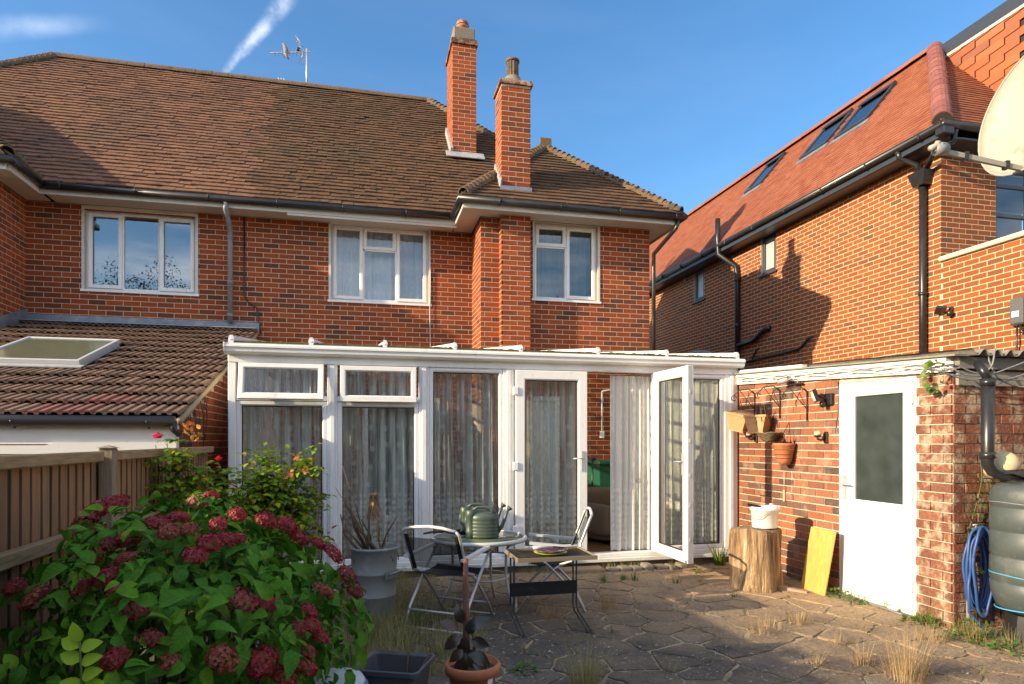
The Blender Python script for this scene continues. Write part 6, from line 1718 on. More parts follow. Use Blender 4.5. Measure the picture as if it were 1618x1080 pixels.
# short moss and stubble in the joints
pts = []
for i in range(17000):
    (xa, ya), (xb, yb) = joint_pts[rg.randrange(len(joint_pts))]; t = rg.random(); x, y = xa + (xb - xa) * t + rg.gauss(0, .012), ya + (yb - ya) * t + rg.gauss(0, .012)
    if not seen((x, y, 0), 0): continue
    if x > XG - .03 and y > GY0 - .05: continue
    if y > YC - .06: continue
    cl_ = math.sin(x * 5.1 + 1.3) * math.sin(y * 6.3) + .6 * math.sin(x * 13 + y * 9)
    if cl_ < .0: continue
    a = rg.random() * 6.28; pts.append(((x, y, 0), Vector((math.cos(a), math.sin(a), 0)), rg.uniform(.012, .045) * (2.0 if cl_ > .7 else 1), rg.uniform(.0015, .0035), rg.uniform(.3, 1.4)))
o = bpy.data.objects.new('joint_stubble', tuft_mesh('joint_stubble', pts, GRASS_MIX)); COL.objects.link(o); o['kind'] = 'stuff'; tag(o, 'short straw stubble scattered over the crazy paving', 'grass')
edge = []
for i in range(5200):
    k = rg.random()
    if k < .55: x, y = XG - .02 - abs(rg.gauss(0, .03)), rg.uniform(GY0 - .3, DY0 if rg.random() < .6 else YC)
    else: x, y = rg.uniform(-.9, 4.3), YC - .06 - abs(rg.gauss(0, .05))
    if DY0 < y < DY1 and x > XG - .06 and rg.random() < .6: continue
    if math.sin(x * 7.3) * math.sin(y * 5.7 + 1) + .4 * math.sin(x * 19 + y * 17) < -.05: continue
    a = rg.random() * 6.28; edge.append(((x, y, 0), Vector((math.cos(a), math.sin(a), 0)) * rg.uniform(.2, 1), rg.uniform(.02, .11) * (1.6 if rg.random() < .15 else 1), rg.uniform(.002, .006), rg.uniform(.1, .9)))
o = bpy.data.objects.new('edge_weeds', tuft_mesh('edge_weeds', edge, GRASS_MIX)); COL.objects.link(o); o['kind'] = 'stuff'; tag(o, 'straggly grass and weeds along the foot of the walls', 'weeds')
lit = []
for i in range(3400):
    px = rg.uniform(600, 1618); py = 880 + 200 * rg.random() ** 1.7; x, y = gnd(px, py)
    if (x > XG - .03 and y > GY0 - .05) or y > YC - .07: continue
    a = rg.random() * 6.28; lit.append(leaf_mats(Vector((x, y, .012 + .004 * rg.random())), Vector((math.cos(a), math.sin(a), rg.gauss(0, .12))), Z_ + rdir() * .25, rg.uniform(.008, .026)))
o = mass_mesh('leaf_litter', leaf_geo(1, .6, .1, .15, 2), lit, mat('litter', rough=.9, tones=[(.22, .14, .07), (.36, .26, .15), (.12, .08, .05), (.46, .38, .26), (.17, .11, .06), (.30, .20, .10)])); tag(o, 'small dead leaves and straw bits littering the paving', 'leaf litter')
# broad-leaved weeds by the garage
wgeo = leaf_geo(1, .9, .1, .1, 3)
def clump(name, label, px, py, n, r, s, h, cat='weed', off=(0, 0)):
    x, y = gnd(px, py); ms = []
    for i in range(n):
        v = rdir(.8); v.z = abs(v.z); p = Vector((v.x * r, v.y * r, v.z * h * rg.random() + .01)); d = Vector((v.x, v.y, .2)) + rdir() * .6
        ms.append(leaf_mats(p, d, Z_ + rdir() * .35, s * rg.uniform(.6, 1.2)))
    o = mass_mesh(name, wgeo, ms, LEAF_W, None, False, (x, y, 0)); return tag(o, label, cat)
for (px, py, n, r, h, lab) in ((1322, 944, 46, .07, .07, 'leafy weed at the left foot of the white garage door'), (1345, 952, 36, .07, .04, 'low leafy weed along the garage threshold, second from the board'), (1366, 955, 22, .05, .03, 'low leafy weed along the garage threshold, near its middle'),
                               (1440, 984, 40, .06, .05, 'leafy weed at the right foot of the garage door'), (1470, 990, 46, .07, .06, 'leafy weed below the worn brick pier'), (1492, 955, 24, .05, .06, 'upright leafy weed against the worn brick pier'), (1535, 1000, 60, .10, .09, 'leafy weed below the blue hose'),
                               (1565, 1020, 70, .11, .08, 'leafy weed clump in front of the tank stand'), (1600, 1032, 60, .11, .08, 'leafy weed clump at the right edge by the tank'), (1508, 1010, 40, .08, .06, 'leafy weed between the brick pier and hose end'), (1100, 905, 24, .05, .05, 'leafy weed under the open door by the stones'),
                               (830, 1062, 36, .07, .04, 'low leafy weed right of the terracotta pot'), (640, 1010, 50, .12, .06, 'low leafy weeds behind the grey tub')):
    clump('leafy_weed', lab, px, py, n, r, .032, h)
tuft('grass_tuft', 'straw and green grass below the water tank', 1545, 1012, 110, .16, .16, GRASS_MIX)
tuft('grass_tuft', 'straw grass at the right edge before the tank', 1600, 1022, 90, .18, .14, GRASS_MIX)
# ferny plant rooted on the garage fascia
fx = XG - .06; fy_ = onX(1483, fx); fz_ = zat(600, fx, fy_)
ms = [leaf_mats(Vector((-.01, 0, 0)) + Vector((-abs(v.x) * .06, v.y * .09, v.z * .11 + .03)), Vector((-.4, v.y, v.z * .5)), Vector((-1, 0, .4)) + rdir() * .3, .045 * rg.uniform(.6, 1.1)) for v in (rdir() for _ in range(46))]
o = mass_mesh('wall_plant', wgeo, ms, LEAF_W, None, False, (fx, fy_, fz_)); tag(o, 'bright green leafy plant rooted under the garage fascia', 'plant')
# creeper beside the hose
cr = thing('creeper', 'green creeper climbing the shaded brick wall beside the blue hose', 'creeper', (onY(1540, GY0 - .04), GY0 - .04, 0))
C0 = Vector(cr.location); path = [Vector((onY(a, GY0 - .05), GY0 - .05, zat(b, onY(a, GY0 - .05), GY0 - .05))) - C0 for a, b in ((1545, 990), (1538, 930), (1532, 880), (1530, 840), (1545, 790), (1552, 755), (1549, 725))]
MB().tube(path, .004, 5).build('stem', STEM_G, cr)
ms = []
for i in range(70):
    k = rg.random() * 5.99; p = path[int(k)].lerp(path[int(k) + 1], k % 1); v = rdir(); ms.append(leaf_mats(p + Vector((v.x * .04, -.01 - abs(v.y) * .04, v.z * .04)), Vector((v.x, -.3, v.z)), Vector((0, -1, .4)), .04 * rg.uniform(.6, 1.2)))
mass_mesh('foliage', wgeo, ms, LEAF_W, cr)
# trees at the bottom of the garden behind the camera (mirrored in the windows)
tgeo = leaf_geo(1, .7, .1, .1, 2)
def tree(x, y, h, r, label, nl=3600):
    t = thing('garden_tree', label, 'tree', (x, y, 0), group='trees at the far end of the garden')
    MB().tube([(0, 0, 0), (.05, .1, h * .3), (.0, .15, h * .6), (.1, .1, h * .9)], [.18, .14, .09, .03], 8).build('trunk', BARK, t)
    lm = MB()
    for k in range(7):
        a = k * .9; lm.tube([(0, .1, h * (.3 + .07 * k)), (r * .7 * math.cos(a), r * .7 * math.sin(a), h * (.42 + .07 * k))], [.06, .02], 5)
    lm.build('limbs', BARK, t)
    ms = []
    for _ in range(nl):
        v = rdir(); q = rg.random() ** .45; lump = 1 + .22 * math.sin(v.x * 7 + x) * math.sin(v.z * 6 + y)
        ms.append(leaf_mats(Vector((v.x * r * q * lump, v.y * r * q * lump, h * .58 + v.z * h * .42 * q * lump)), rdir(-.2), rdir(.5), rg.uniform(.12, .24) * (1 if nl < 5000 else .55)))
    mass_mesh('crown', tgeo, ms, LEAF_T, t)
for i, (x, y, h, r) in enumerate(((-15, -13, 11.0, 3.4), (-10.4, -14, 10.2, 3.0), (-5.6, -13, 10.6, 3.2), (.3, -14, 8.2, 2.8), (5.2, -13, 9.0, 3.0), (10, -14, 8.4, 3.0), (15, -13, 9.0, 3.2))):
    tree(x, y, h, r, 'dark leafy garden tree mirrored in the upstairs windows', 11000 if i < 3 else 3600)
ht = []
for _ in range(9000):
    x = rg.uniform(-18, 20); ht.append(leaf_mats(Vector((x, -11 + rg.gauss(0, .35), rg.random() ** .8 * (4.7 + .3 * math.sin(x)))), rdir(), rdir(.5), rg.uniform(.25, .42)))
hd = thing('hedge', 'dark hedge at the garden end mirrored low in the conservatory glass', 'hedge', (0, 0, 0))
mass_mesh('foliage', tgeo, ht, LEAF_T, hd)
MB().box((-18, -11.15, 0), (20, -10.95, 4.3)).build('branch_core', BARK, hd)
# ---------------------------------------------------------------- garden furniture and pots
def chair(label, loc, rz, hb_, seat_z=.40):
    c = thing('folding_chair', label, 'chair', loc, rz, 'folding mesh garden chairs')
    w = .245
    for s in (-1, 1):
        x = s * w
        MB().tube([(x, -.27, 0), (x, -.20, .15), (x, .02, seat_z - .02), (x, .20, .545)], .011, 8).build('rear_leg', ALU, c)
        MB().tube([(x * .93, .30, 0), (x * .93, .18, .16), (x * .93, -.03, seat_z - .03), (x * .93, -.12, seat_z + .02)], .011, 8).build('front_leg', ALU, c)
        MB().tube([(x * .95, -.06, seat_z), (x * .95, -.17, seat_z + .03), (x * .96, -.22, seat_z + .14), (x * .97, -.31, hb_ - .03), (x * .90, -.325, hb_)], .011, 8).build('back_upright', ALU, c)
        q = MB(); q.obox((x, -.035, .56), (.022, 0, 0), (0, .225, .02), (0, -.001, .010)); q.build('armrest', ALU_WHITE, c)
        MB().tube([(x, -.235, seat_z + .17), (x, -.23, .545)], .009, 6).build('arm_bracket', ALU, c)
    MB().tube([(-w * .90, -.325, hb_), (-w * .45, -.33, hb_ + .022), (0, -.332, hb_ + .03), (w * .45, -.33, hb_ + .022), (w * .90, -.325, hb_)], .0125, 8).build('top_rail', ALU_WHITE, c)
    for (y, z) in ((-.27, .012), (.30, .012), (-.215, .13), (.2, .13)):
        MB().tube([(-w, y, z), (w, y, z)], .009, 6).build('stretcher', ALU, c)
    MB().tube([(-w * .93, .19, seat_z + .005), (w * .93, .19, seat_z + .005)], .010, 6).build('seat_rail', ALU, c)
    vs = []; n = 8
    for i in range(n + 1):
        t = i / n; y = .20 - .36 * t; z = seat_z + .005 - .02 * math.sin(math.pi * t)
        vs += [(-w * .9, y, z), (0, y, z - .008), (w * .9, y, z)]
    m = MB().add(vs, [(3 * i + a, 3 * i + a + 1, 3 * i + a + 4, 3 * i + a + 3) for i in range(n) for a in (0, 1)], True); o = m.build('seat', MESHB, c)
    md = o.modifiers.new('t', 'SOLIDIFY'); md.thickness = .004
    vs = []
    for i in range(n + 1):
        t = i / n; y = -.175 - .14 * t - .03 * math.sin(math.pi * t) * .4; z = seat_z + .05 + (hb_ - .06 - seat_z - .05) * t
        vs += [(-w * .9, y, z), (0, y - .012, z), (w * .9, y, z)]
    m = MB().add(vs, [(3 * i + a, 3 * i + a + 1, 3 * i + a + 4, 3 * i + a + 3) for i in range(n) for a in (0, 1)], True); o = m.build('back_mesh', MESHTR, c)
    for s in (-1, 1):
        MB().obox((s * w * .86, -.245, (seat_z + hb_) / 2), (.014, 0, 0), (0, .065, -(hb_ - seat_z - .08) / 2), (0, .004, .002)).build('back_band', MESHB, c)
    return c
MESHTR, N_, L_, B_ = new_mat('sheer_mesh')
B_.inputs['Base Color'].default_value = (.02, .02, .022, 1); B_.inputs['Roughness'].default_value = .7
tr_ = N_.new('ShaderNodeBsdfTransparent'); ms_ = N_.new('ShaderNodeMixShader'); ms_.inputs[0].default_value = .72
L_.new(tr_.outputs[0], ms_.inputs[1]); L_.new(B_.outputs[0], ms_.inputs[2]); L_.new(ms_.outputs[0], N_['Material Output'].inputs[0])
chair('folding chair with black mesh and silver frame seen from behind, left of the table', (.69, 5.04, 0), math.radians(-36), .76)
chair('folding chair with brownish mesh side-on between tray table and doors', (1.60, 5.33, 0), math.radians(76), .81)
# round table
TX, TY, TZ_ = .985, 5.42, .60
tb = thing('garden_table', 'round white-rimmed garden table with greenish glass top', 'table', (TX, TY, 0))
MB().lathe([(.0, -.004), (.385, -.004), (.385, .003), (.0, .003)], (0, 0, TZ_), 40, cap=False).build('glass_top', mat('table_glass', (.11, .13, .07), .15, patches=[(9, .5, .7, (.18, .17, .09), .5)]), tb)
MB().lathe([(.375, -.022), (.402, -.022), (.412, -.008), (.41, .008), (.398, .014), (.384, .01), (.384, -.022), (.375, -.022)], (0, 0, TZ_), 48, cap=False).build('rim', ALU_WHITE, tb)
for k in range(4):
    a = math.radians(45 + 90 * k + 10); d = Vector((math.cos(a), math.sin(a), 0))
    MB().tube([d * .36 + Z_ * (TZ_ - .02), d * .27 + Z_ * (TZ_ - .06), d * .25 + Z_ * (TZ_ - .14), d * .25 + Z_ * .28, d * .27 + Z_ * .16, d * .345 + Z_ * .0], .0125, 8).build('leg', ALU_WHITE, tb)
MB().tube([(.25 * math.cos(t * math.pi / 12), .25 * math.sin(t * math.pi / 12), .27) for t in range(25)], .008, 6, cap=False).build('ring_brace', ALU_WHITE, tb)
for k in range(2):
    a = math.radians(55 + 90 * k); d = Vector((math.cos(a), math.sin(a), 0)); MB().tube([d * .25 + Z_ * (TZ_ - .12), d * -.25 + Z_ * (TZ_ - .12)], .008, 6).build('cross_brace', ALU_WHITE, tb)
# watering cans
def can(label, loc, rz, k=1.0):
    c = thing('watering_can', label, 'watering can', loc, rz, 'green watering cans on the round table')
    b = MB(); prof = [(.0, 0), (.092, 0), (.10, .012)]
    for i in range(5): prof += [(.10, .02 + i * .03), (.0965, .028 + i * .03), (.10, .036 + i * .03)]
    prof += [(.098, .185), (.085, .205), (.05, .218), (.0, .22)]
    b.lathe(prof, (.02, 0, 0), 28, sx=1.25, sy=.78, cap=False); b.build('body', GREENCAN, c)
    n = MB(); n.lathe([(.046, .0), (.05, .06), (.046, .07), (.046, .17), (.05, .18), (.052, .20), (.048, .235), (.038, .245), (.038, .232)], (-.095, 0, 0), 18); n.build('filler_neck', GREENCAN, c)
    h = MB(); h.tube([(-.085, 0, .235), (-.04, 0, .262), (.03, 0, .262), (.085, 0, .25), (.10, 0, .20)], [.016, .014, .013, .014, .018], 10); h.build('handle', GREENCAN, c)
    h = MB(); h.tube([(-.137, 0, .20), (-.142, 0, .13), (-.12, 0, .06)], .012, 8); h.build('rear_grip', GREENCAN, c)
    s = MB(); s.tube([(.12, 0, .04), (.17, 0, .10), (.205, 0, .20), (.225, 0, .245)], [.022, .017, .013, .011], 10); s.build('spout', GREENCAN, c)
    r = MB(); r.tube([(.22, 0, .235), (.232, 0, .252), (.24, 0, .262)], [.012, .024, .027], 12); r.build('rose', GREENCAN, c)
    c.scale = (k, k, k); return c
can('front green plastic watering can with ribbed body on the table', (TX + .015, TY - .08, TZ_ + .006), math.radians(-12), .98)
can('second green watering can half hidden behind the front one', (TX + .005, TY + .13, TZ_ + .006), math.radians(-8), 1.0)
pn = thing('dustpan', 'black scoop lying on the table left of the watering cans', 'scoop', (TX - .17, TY + .10, TZ_ + .006), math.radians(18))
MB().add([(-.11, -.07, .03), (.09, -.05, .0), (.09, .05, 0), (-.11, .07, .03), (-.11, -.075, .035), (.10, -.058, .045), (.10, .058, .045), (-.11, .075, .035)], [(0, 1, 2, 3), (0, 4, 5, 1), (2, 6, 7, 3), (1, 5, 6, 2), (3, 2, 1, 0), (1, 5, 4, 0)]).build('scoop', BLACKP, pn)
MB().tube([(.09, 0, .04), (.16, 0, .055), (.24, 0, .07)], [.012, .013, .01], 8).build('handle', BLACKP, pn)
MB().tube([(-.10, .05, .035), (-.20, .1, .03), (-.26, .13, .018)], [.012, .01, .008], 8).build('trowel_handle', BLACKP, pn)
# folding tray table
TXa, TXb, TYb, TYf, TT = 1.13, 1.665, 4.87, 4.50, .565
ty_ = thing('tray_table', 'black folding tray table with brown top in front of the chairs', 'table', ((TXa + TXb) / 2, 4.68, 0))
hx = (TXb - TXa) / 2
top_ = MB(); top_.bevbox((-hx - .03, TYf - 4.68 - .02, TT - .012), (hx + .03, TYb - 4.68 + .01, TT + .002), .005); top_.build('tray_top', mat('tray_brown', (.035, .026, .016), .7, spec=.15, patches=[(8, .5, .7, (.07, .06, .035), .5)]), ty_)
rim_ = MB(); rim_.frame((-hx - .035, TYf - 4.68 - .025, TT - .0), X_, Y_, Z_, 2 * hx + .07, .44, .012, -.016, .014, .003); rim_.build('tray_rim', mat('tray_rim', (.20, .16, .11), .6), ty_)
for s in (-1, 1):
    for q in (0, .028):
        x = s * (hx - q)
        MB().tube([(x, TYb - 4.68 - .02, TT - .02), (x, TYb - 4.68 - .02, .30), (x, TYb - 4.68 - .02, .14), (x, TYb - 4.68 - .05, .09), (x + .0, TYf - 4.68 - .02, .012)], .0075, 8).build('leg', BLACKM, ty_)
    MB().tube([(s * hx, TYf - 4.68 - .02, .012), (s * (hx - .028), TYf - 4.68 - .02, .012)], .011, 8).build('foot', BLACKM, ty_)
MB().bevbox((-hx, TYb - 4.68 - .034, .22), (hx, TYb - 4.68 - .028, .325), .002).build('back_panel', BLACKM, ty_)
pl = thing('painted_plate', 'colourful painted plate on a lime green dish on the tray table', 'plate', (1.40, 4.68, TT + .003))
MB().lathe([(.0, .0), (.085, .0), (.125, .014), (.127, .018), (.085, .006), (.0, .005)], (0, 0, 0), 32, cap=False).build('under_dish', mat('lime_glaze', (.30, .36, .02), .25), pl)
MB().lathe([(.0, .016), (.08, .018), (.13, .034), (.132, .038), (.08, .024), (.0, .021)], (0, 0, 0), 32, cap=False).build('plate', mat('painted_glaze', (.12, .04, .07), .2, patches=[(14, .5, .54, (.03, .04, .14), 1), (17, .56, .6, (.5, .14, .05), 1), (21, .62, .66, (.55, .45, .4), 1)]), pl)
MB().tube([(-.13, .03, .045), (-.06, .02, .05), (.02, .01, .048)], [.018, .010, .006], 8).build('spoon', ALU, pl)
# galvanised bin with dead twigs
gb_ = thing('galvanised_bin', 'dented galvanised metal dustbin with side handle, left of the chairs', 'dustbin', (.11, 5.33, 0))
bh = .575
prof = [(.165, 0), (.168, .02), (.172, .18), (.176, .185), (.172, .19), (.178, .36), (.182, .365), (.178, .37), (.186, bh - .03), (.198, bh - .02), (.20, bh - .005), (.192, bh), (.182, bh - .01), (.175, .40), (.0, .40)]
q = MB(); q.lathe(prof, (0, 0, 0), 36, cap=False)
for i, v in enumerate(q.v):
    a = math.atan2(v[1], v[0]); d = 1 + .018 * math.sin(3 * a + v[2] * 7) * math.sin(v[2] * 9); q.v[i] = (v[0] * d, v[1] * d, v[2])
q.build('body', GALV, gb_)
for a0 in (-.75, 2.4):
    d = Vector((math.cos(a0), math.sin(a0), 0)); e = Vector((-d.y, d.x, 0))
    MB().tube([d * .18 - e * .05 + Z_ * .36, d * .20 - e * .05 + Z_ * .37, d * .255 - e * .03 + Z_ * .39, d * .255 + e * .03 + Z_ * .39, d * .20 + e * .05 + Z_ * .37, d * .18 + e * .05 + Z_ * .36], .009, 8).build('handle', GALV, gb_)
    MB().obox(d * .186 + Z_ * .36, e * .075, Z_ * .03, d * .005).build('handle_plate', GALV, gb_)
MB().lathe([(.178, .0), (.1, .02), (.0, .015)], (0, 0, .47), 24, cap=False).build('soil', SOIL, gb_)
dp = thing('dead_plant', 'dead twiggy plant with drooping dry leaves in the galvanised bin', 'dead plant', (.11, 5.33, .47))
rs = random.Random(9); tw = MB()
for (px, py, r0) in ((540, 732, .005), (548, 800, .012), (552, 790, .013), (538, 812, .01), (560, 830, .009), (628, 815, .007), (583, 800, .012), (600, 830, .008), (570, 820, .008), (530, 770, .004), (610, 842, .008), (545, 835, .009)):
    e = atf(px, py, 5.2 + rs.uniform(-.1, .1)) - Vector(dp.location); b = Vector((rs.uniform(-.1, .1), rs.uniform(-.1, .1), 0)); m = b.lerp(e, .5) + Vector((rs.gauss(0, .03), rs.gauss(0, .02), .02))
    MB().tube([b, m, e], [r0 * 1.25, r0, r0 * .5], 6).build('twig', STEM_B, dp)
pts = []
cpos = atf(590, 785, 5.2) - Vector(dp.location)
for i in range(170):
    a = rs.random() * 6.28; pts.append((cpos + Vector((rs.gauss(0, .012), rs.gauss(0, .012), rs.uniform(-.02, .03))), Vector((math.cos(a), math.sin(a), 0)), -rs.uniform(.10, .26), .011, rs.uniform(.02, .30)))
for i in range(120):
    a = rs.random() * 6.28; pts.append((Vector((rs.gauss(0, .08), rs.gauss(0, .08), .0)), Vector((math.cos(a), math.sin(a), 0)), rs.uniform(.03, .12), .01, rs.uniform(.4, 1.2)))
o = bpy.data.objects.new('dry_leaves', tuft_mesh('dry_leaves', pts, mat('dead_leaf', rough=.85, tones=[(.24, .15, .075), (.32, .21, .11), (.17, .10, .055), (.38, .27, .15)], translucent=.2))); link(o, dp); o['kind'] = 'stuff'
# terracotta pot with dark rubber plant
PXc, PYc = .566, 3.30
pt = thing('terracotta_pot', 'terracotta plant pot with white sticker at the bottom edge of the picture', 'plant pot', (PXc, PYc, .0))
MB().lathe([(.09, 0), (.095, .01), (.122, .225), (.14, .228), (.143, .275), (.136, .282), (.128, .278), (.124, .24), (.0, .235)], (0, 0, 0), 36, cap=False).build('pot', TERRA, pt)
MB().lathe([(.124, .0), (.06, .012), (.0, .01)], (0, 0, .243), 24, cap=False).build('soil', SOIL, pt)
a0 = math.radians(-52)
st_ = MB()
for k in range(4):
    a = a0 + .06 * (k - 1.5)
ss = [Vector((.1335 * math.cos(a0 + t), .1335 * math.sin(a0 + t), z)) for z in (.19, .222) for t in (-.16, -.05, .05, .16)]
ss = [Vector((v.x / .1335 * (.1165 if v.z < .2 else .1225), v.y / .1335 * (.1165 if v.z < .2 else .1225), v.z)) * 1.0 for v in ss]
ss = [Vector((v.x * 1.025, v.y * 1.025, v.z)) for v in ss]
st_.add(ss, [(i, i + 1, i + 5, i + 4) for i in range(3)], True); st_.build('sticker', WHITEP, pt)
rb = thing('rubber_plant', 'dark purple-leaved rubber plant tied to a split reddish cane', 'plant', (PXc, PYc, .25))
caz = (atf(737, 886, 3.3)).z - .25
MB().tube([(-.03, .02, -.05), (-.028, .02, caz * .4), (-.034, .02, caz * .75), (-.03, .02, caz)], [.017, .018, .016, .012], 8).build('cane', STEM_RED, rb)
dl = obj_from_geo('leaf', leaf_geo(1, .60, .16, .30, 6), LEAF_D)
MB().tube([(.0, 0, -.02), (.01, -.01, .12), (-.01, .0, .25)], [.011, .009, .006], 7).build('stem', STEM_B, rb)
for (px, py, dx, dz, s) in ((707, 998, -.9, .5, .10), (722, 988, -.3, .9, .10), (752, 996, .7, .5, .11), (718, 1010, -.8, -.5, .11), (733, 1010, -.1, -.7, .12), (745, 1030, .3, -.6, .11), (728, 1045, -.4, -.8, .10), (760, 1035, .8, -.5, .11), (742, 1005, .2, .4, .10), (755, 1015, .6, -.2, .10), (735, 1035, -.1, -.9, .10), (765, 1045, .7, -.7, .10), (724, 1030, -.7, -.6, .09)):
    o = bpy.data.objects.new('leaf', dl); COL.objects.link(o); o.parent = rb
    p = atf(737 + (px - 737) * .45, py - 4, 3.28 + rg.uniform(-.05, .05)) - Vector(rb.location)
    o.matrix_local = leaf_mats(p, right * dx + Z_ * dz + back * rg.uniform(-.4, .1), -back + Z_ * .5 + rdir() * .2, s)
# grey tub and lidded bowl
tb2 = thing('grey_tub', 'empty dark grey rectangular plastic tub with a twig in it', 'tub', (.17, 3.45, 0), math.radians(-24))
def tub_ring(w, d, z, r=.03):
    out = []
    for (sx, sy, a0_) in ((1, 1, 0), (-1, 1, 90), (-1, -1, 180), (1, -1, 270)):
        for k in range(4):
            a = math.radians(a0_ + 30 * k); out.append((sx * (w - r) + r * math.cos(a), sy * (d - r) + r * math.sin(a), z))
    return out
rings = [tub_ring(.14, .12, 0), tub_ring(.17, .145, .235), tub_ring(.185, .16, .238), tub_ring(.187, .162, .262), tub_ring(.176, .151, .266), tub_ring(.165, .14, .25), tub_ring(.135, .115, .01)]
vs = [p for r_ in rings for p in r_]; fs = [(16 * i + k, 16 * i + (k + 1) % 16, 16 * (i + 1) + (k + 1) % 16, 16 * (i + 1) + k) for i in range(6) for k in range(16)] + [tuple(range(16))[::-1], tuple(range(96, 112))]
MB().add(vs, fs).build('shell', GREYTUB, tb2)
MB().tube([(.02, .05, .02), (.03, .12, .16), (.035, .135, .27)], .007, 6).build('stick', STEM_B, tb2)
tw_ = thing('twig', 'reddish twig leaning in the grey tub', 'twig', (.17, 3.45, 0), math.radians(-24)); MB().tube([(.02, -.02, .02), (.09, .06, .14), (.16, .13, .275)], .005, 6).build('shoot', STEM_RED, tw_)
for k in range(3): MB().tube([(.03 + .03 * k, -.02 + .03 * k, .04 + .04 * k), (.02 + .05 * k, -.05 + .02 * k, .14 + .03 * k)], .003, 5).build('side_shoot', STEM_B, tw_)
bl = thing('lidded_bowl', 'blue bowl with pale lid half hidden under the hydrangea edge', 'bowl', (-.12, 3.2, 0))
bl.scale = (1, 1, 1.18)
MB().lathe([(.09, 0), (.13, .17), (.15, .20), (.16, .215), (.155, .22), (.0, .21)], (0, 0, 0), 32, cap=False).build('bowl', BLUEP, bl)
MB().lathe([(.142, .222), (.145, .23), (.13, .25), (.08, .262), (.0, .266)], (0, 0, 0), 32, cap=False).build('lid', PALEBLUE, bl)
for (px, n, lab) in ((572, 14, 'green iris-like blades rising between the tub and hydrangea'),):
    tuft('strap_plant', lab, 565, 1100, 16, .42, .05, GRASS, w=.014, curve=.22, cat='plant')
    tuft('strap_plant', 'long green blades arching over the pale bowl lid', 590, 1010, 14, .30, .05, GRASS, w=.010, curve=.3, cat='plant')

# ---------------------------------------------------------------- stump, bucket, boards
SX, SY = 3.735, 5.53
stp = thing('tree_stump', 'pale split tree stump standing against the garage wall', 'stump', (SX, SY, 0))
n, vs, fs = 72, [], []
zs = [0, .06, .2, .36, .5, .565, .575]
for j, z in enumerate(zs):
    for k in range(n):
        a = 2 * math.pi * k / n; r = .235 + .025 * math.sin(3 * a + 1) + .014 * math.sin(7 * a + z * 5) + .008 * math.sin(17 * a + 2 * z) + .006 * math.sin(29 * a) + (.045 * (1 - z / .15) if z < .15 else 0) * max(0, math.sin(2 * a + .6)) - .02 * (z / .6)
        r -= .035 * math.exp(-((a - 5.2) / .12) ** 2)
        if j == len(zs) - 1: r *= .965
        vs.append((r * math.cos(a), r * math.sin(a), z + (.012 * math.sin(a * 2) if j >= 5 else 0)))
fs = [(j * n + k, j * n + (k + 1) % n, (j + 1) * n + (k + 1) % n, (j + 1) * n + k) for j in range(len(zs) - 1) for k in range(n)]
q = MB().add(vs, fs, True); q.add([vs[(len(zs) - 1) * n + k] for k in range(n)], [tuple(range(n))]); q.build('trunk', STUMPW, stp)
bkx, bky = 3.82, 5.53
bk = thing('white_bucket', 'white plastic bucket with wire handle on the tree stump', 'bucket', (bkx, bky, .582))
MB().lathe([(.112, 0), (.116, .006), (.128, .165), (.136, .167), (.136, .20), (.13, .203), (.126, .16), (.0, .15)], (0, 0, 0), 32, cap=False).build('body', WHITEP, bk)
MB().tube([(-.05, -.128, .15), (-.12, -.10, .10), (-.16, -.02, .085), (-.135, .06, .12)], .003, 5).build('handle', GALV, bk)
MB().lathe([(.02, 0), (.016, .03), (.0, .035)], (.05, -.03, .2), 10).build('lid_knob', WHITEP, bk)
sb = thing('spray_bottle', 'red and black spray bottle head poking out of the white bucket', 'spray bottle', (bkx - .08, bky + .0, .70))
MB().lathe([(.03, -.1), (.03, .03), (.014, .06), (.014, .07)], (0, 0, 0), 12).build('bottle', REDP, sb)
MB().obox((-.02, .02, .09), Vector((-.055, .03, .012)), (.01, .018, 0), (0, 0, .014)).build('nozzle', BLACKP, sb)
MB().obox((-.03, .02, .06), Vector((-.008, .004, .03)), (.004, .01, 0), (.006, 0, .002)).build('trigger', REDP, sb)
wb = thing('wooden_board', 'varnished pine board leaning against the garage wall', 'board', (4.13, 5.245, 0))
MB().bevbox((-.009, -.18, 0), (.009, .18, .60), .004).build('board', BOARDW, wb, rot=(0, math.radians(11), math.radians(-4)))
pk = thing('wood_offcut', 'flat grey wood offcut lying before the stump and board', 'offcut', (*gnd(1245, 934), .025), math.radians(-50))
MB().prism([(-.17, -.03, -.02), (.17, -.03, -.02), (.17, -.03, -.002), (-.17, -.03, .028)], (0, .06, 0)).build('wood', mat('grey_offcut', (.36, .27, .19), .9, stretch=(2, 9, 9), grain=(9, .25)), pk)
ss_ = thing('stone_step', 'low rubble step of pale stones under the open conservatory door', 'step', (3.05, 6.56, 0))
rs = random.Random(2)
for k in range(7):
    w = rs.uniform(.07, .14); MB().bevbox((-.45 + .14 * k, -.08 + rs.uniform(-.03, .03), -.02), (-.45 + .14 * k + w, .06 + rs.uniform(0, .05), .04 + rs.uniform(0, .03)), .015).build('stone', CONC, ss_)
MB().bevbox((-.95, -.06, -.02), (-.49, .13, .05), .012).build('step_slab', SLAB, ss_)

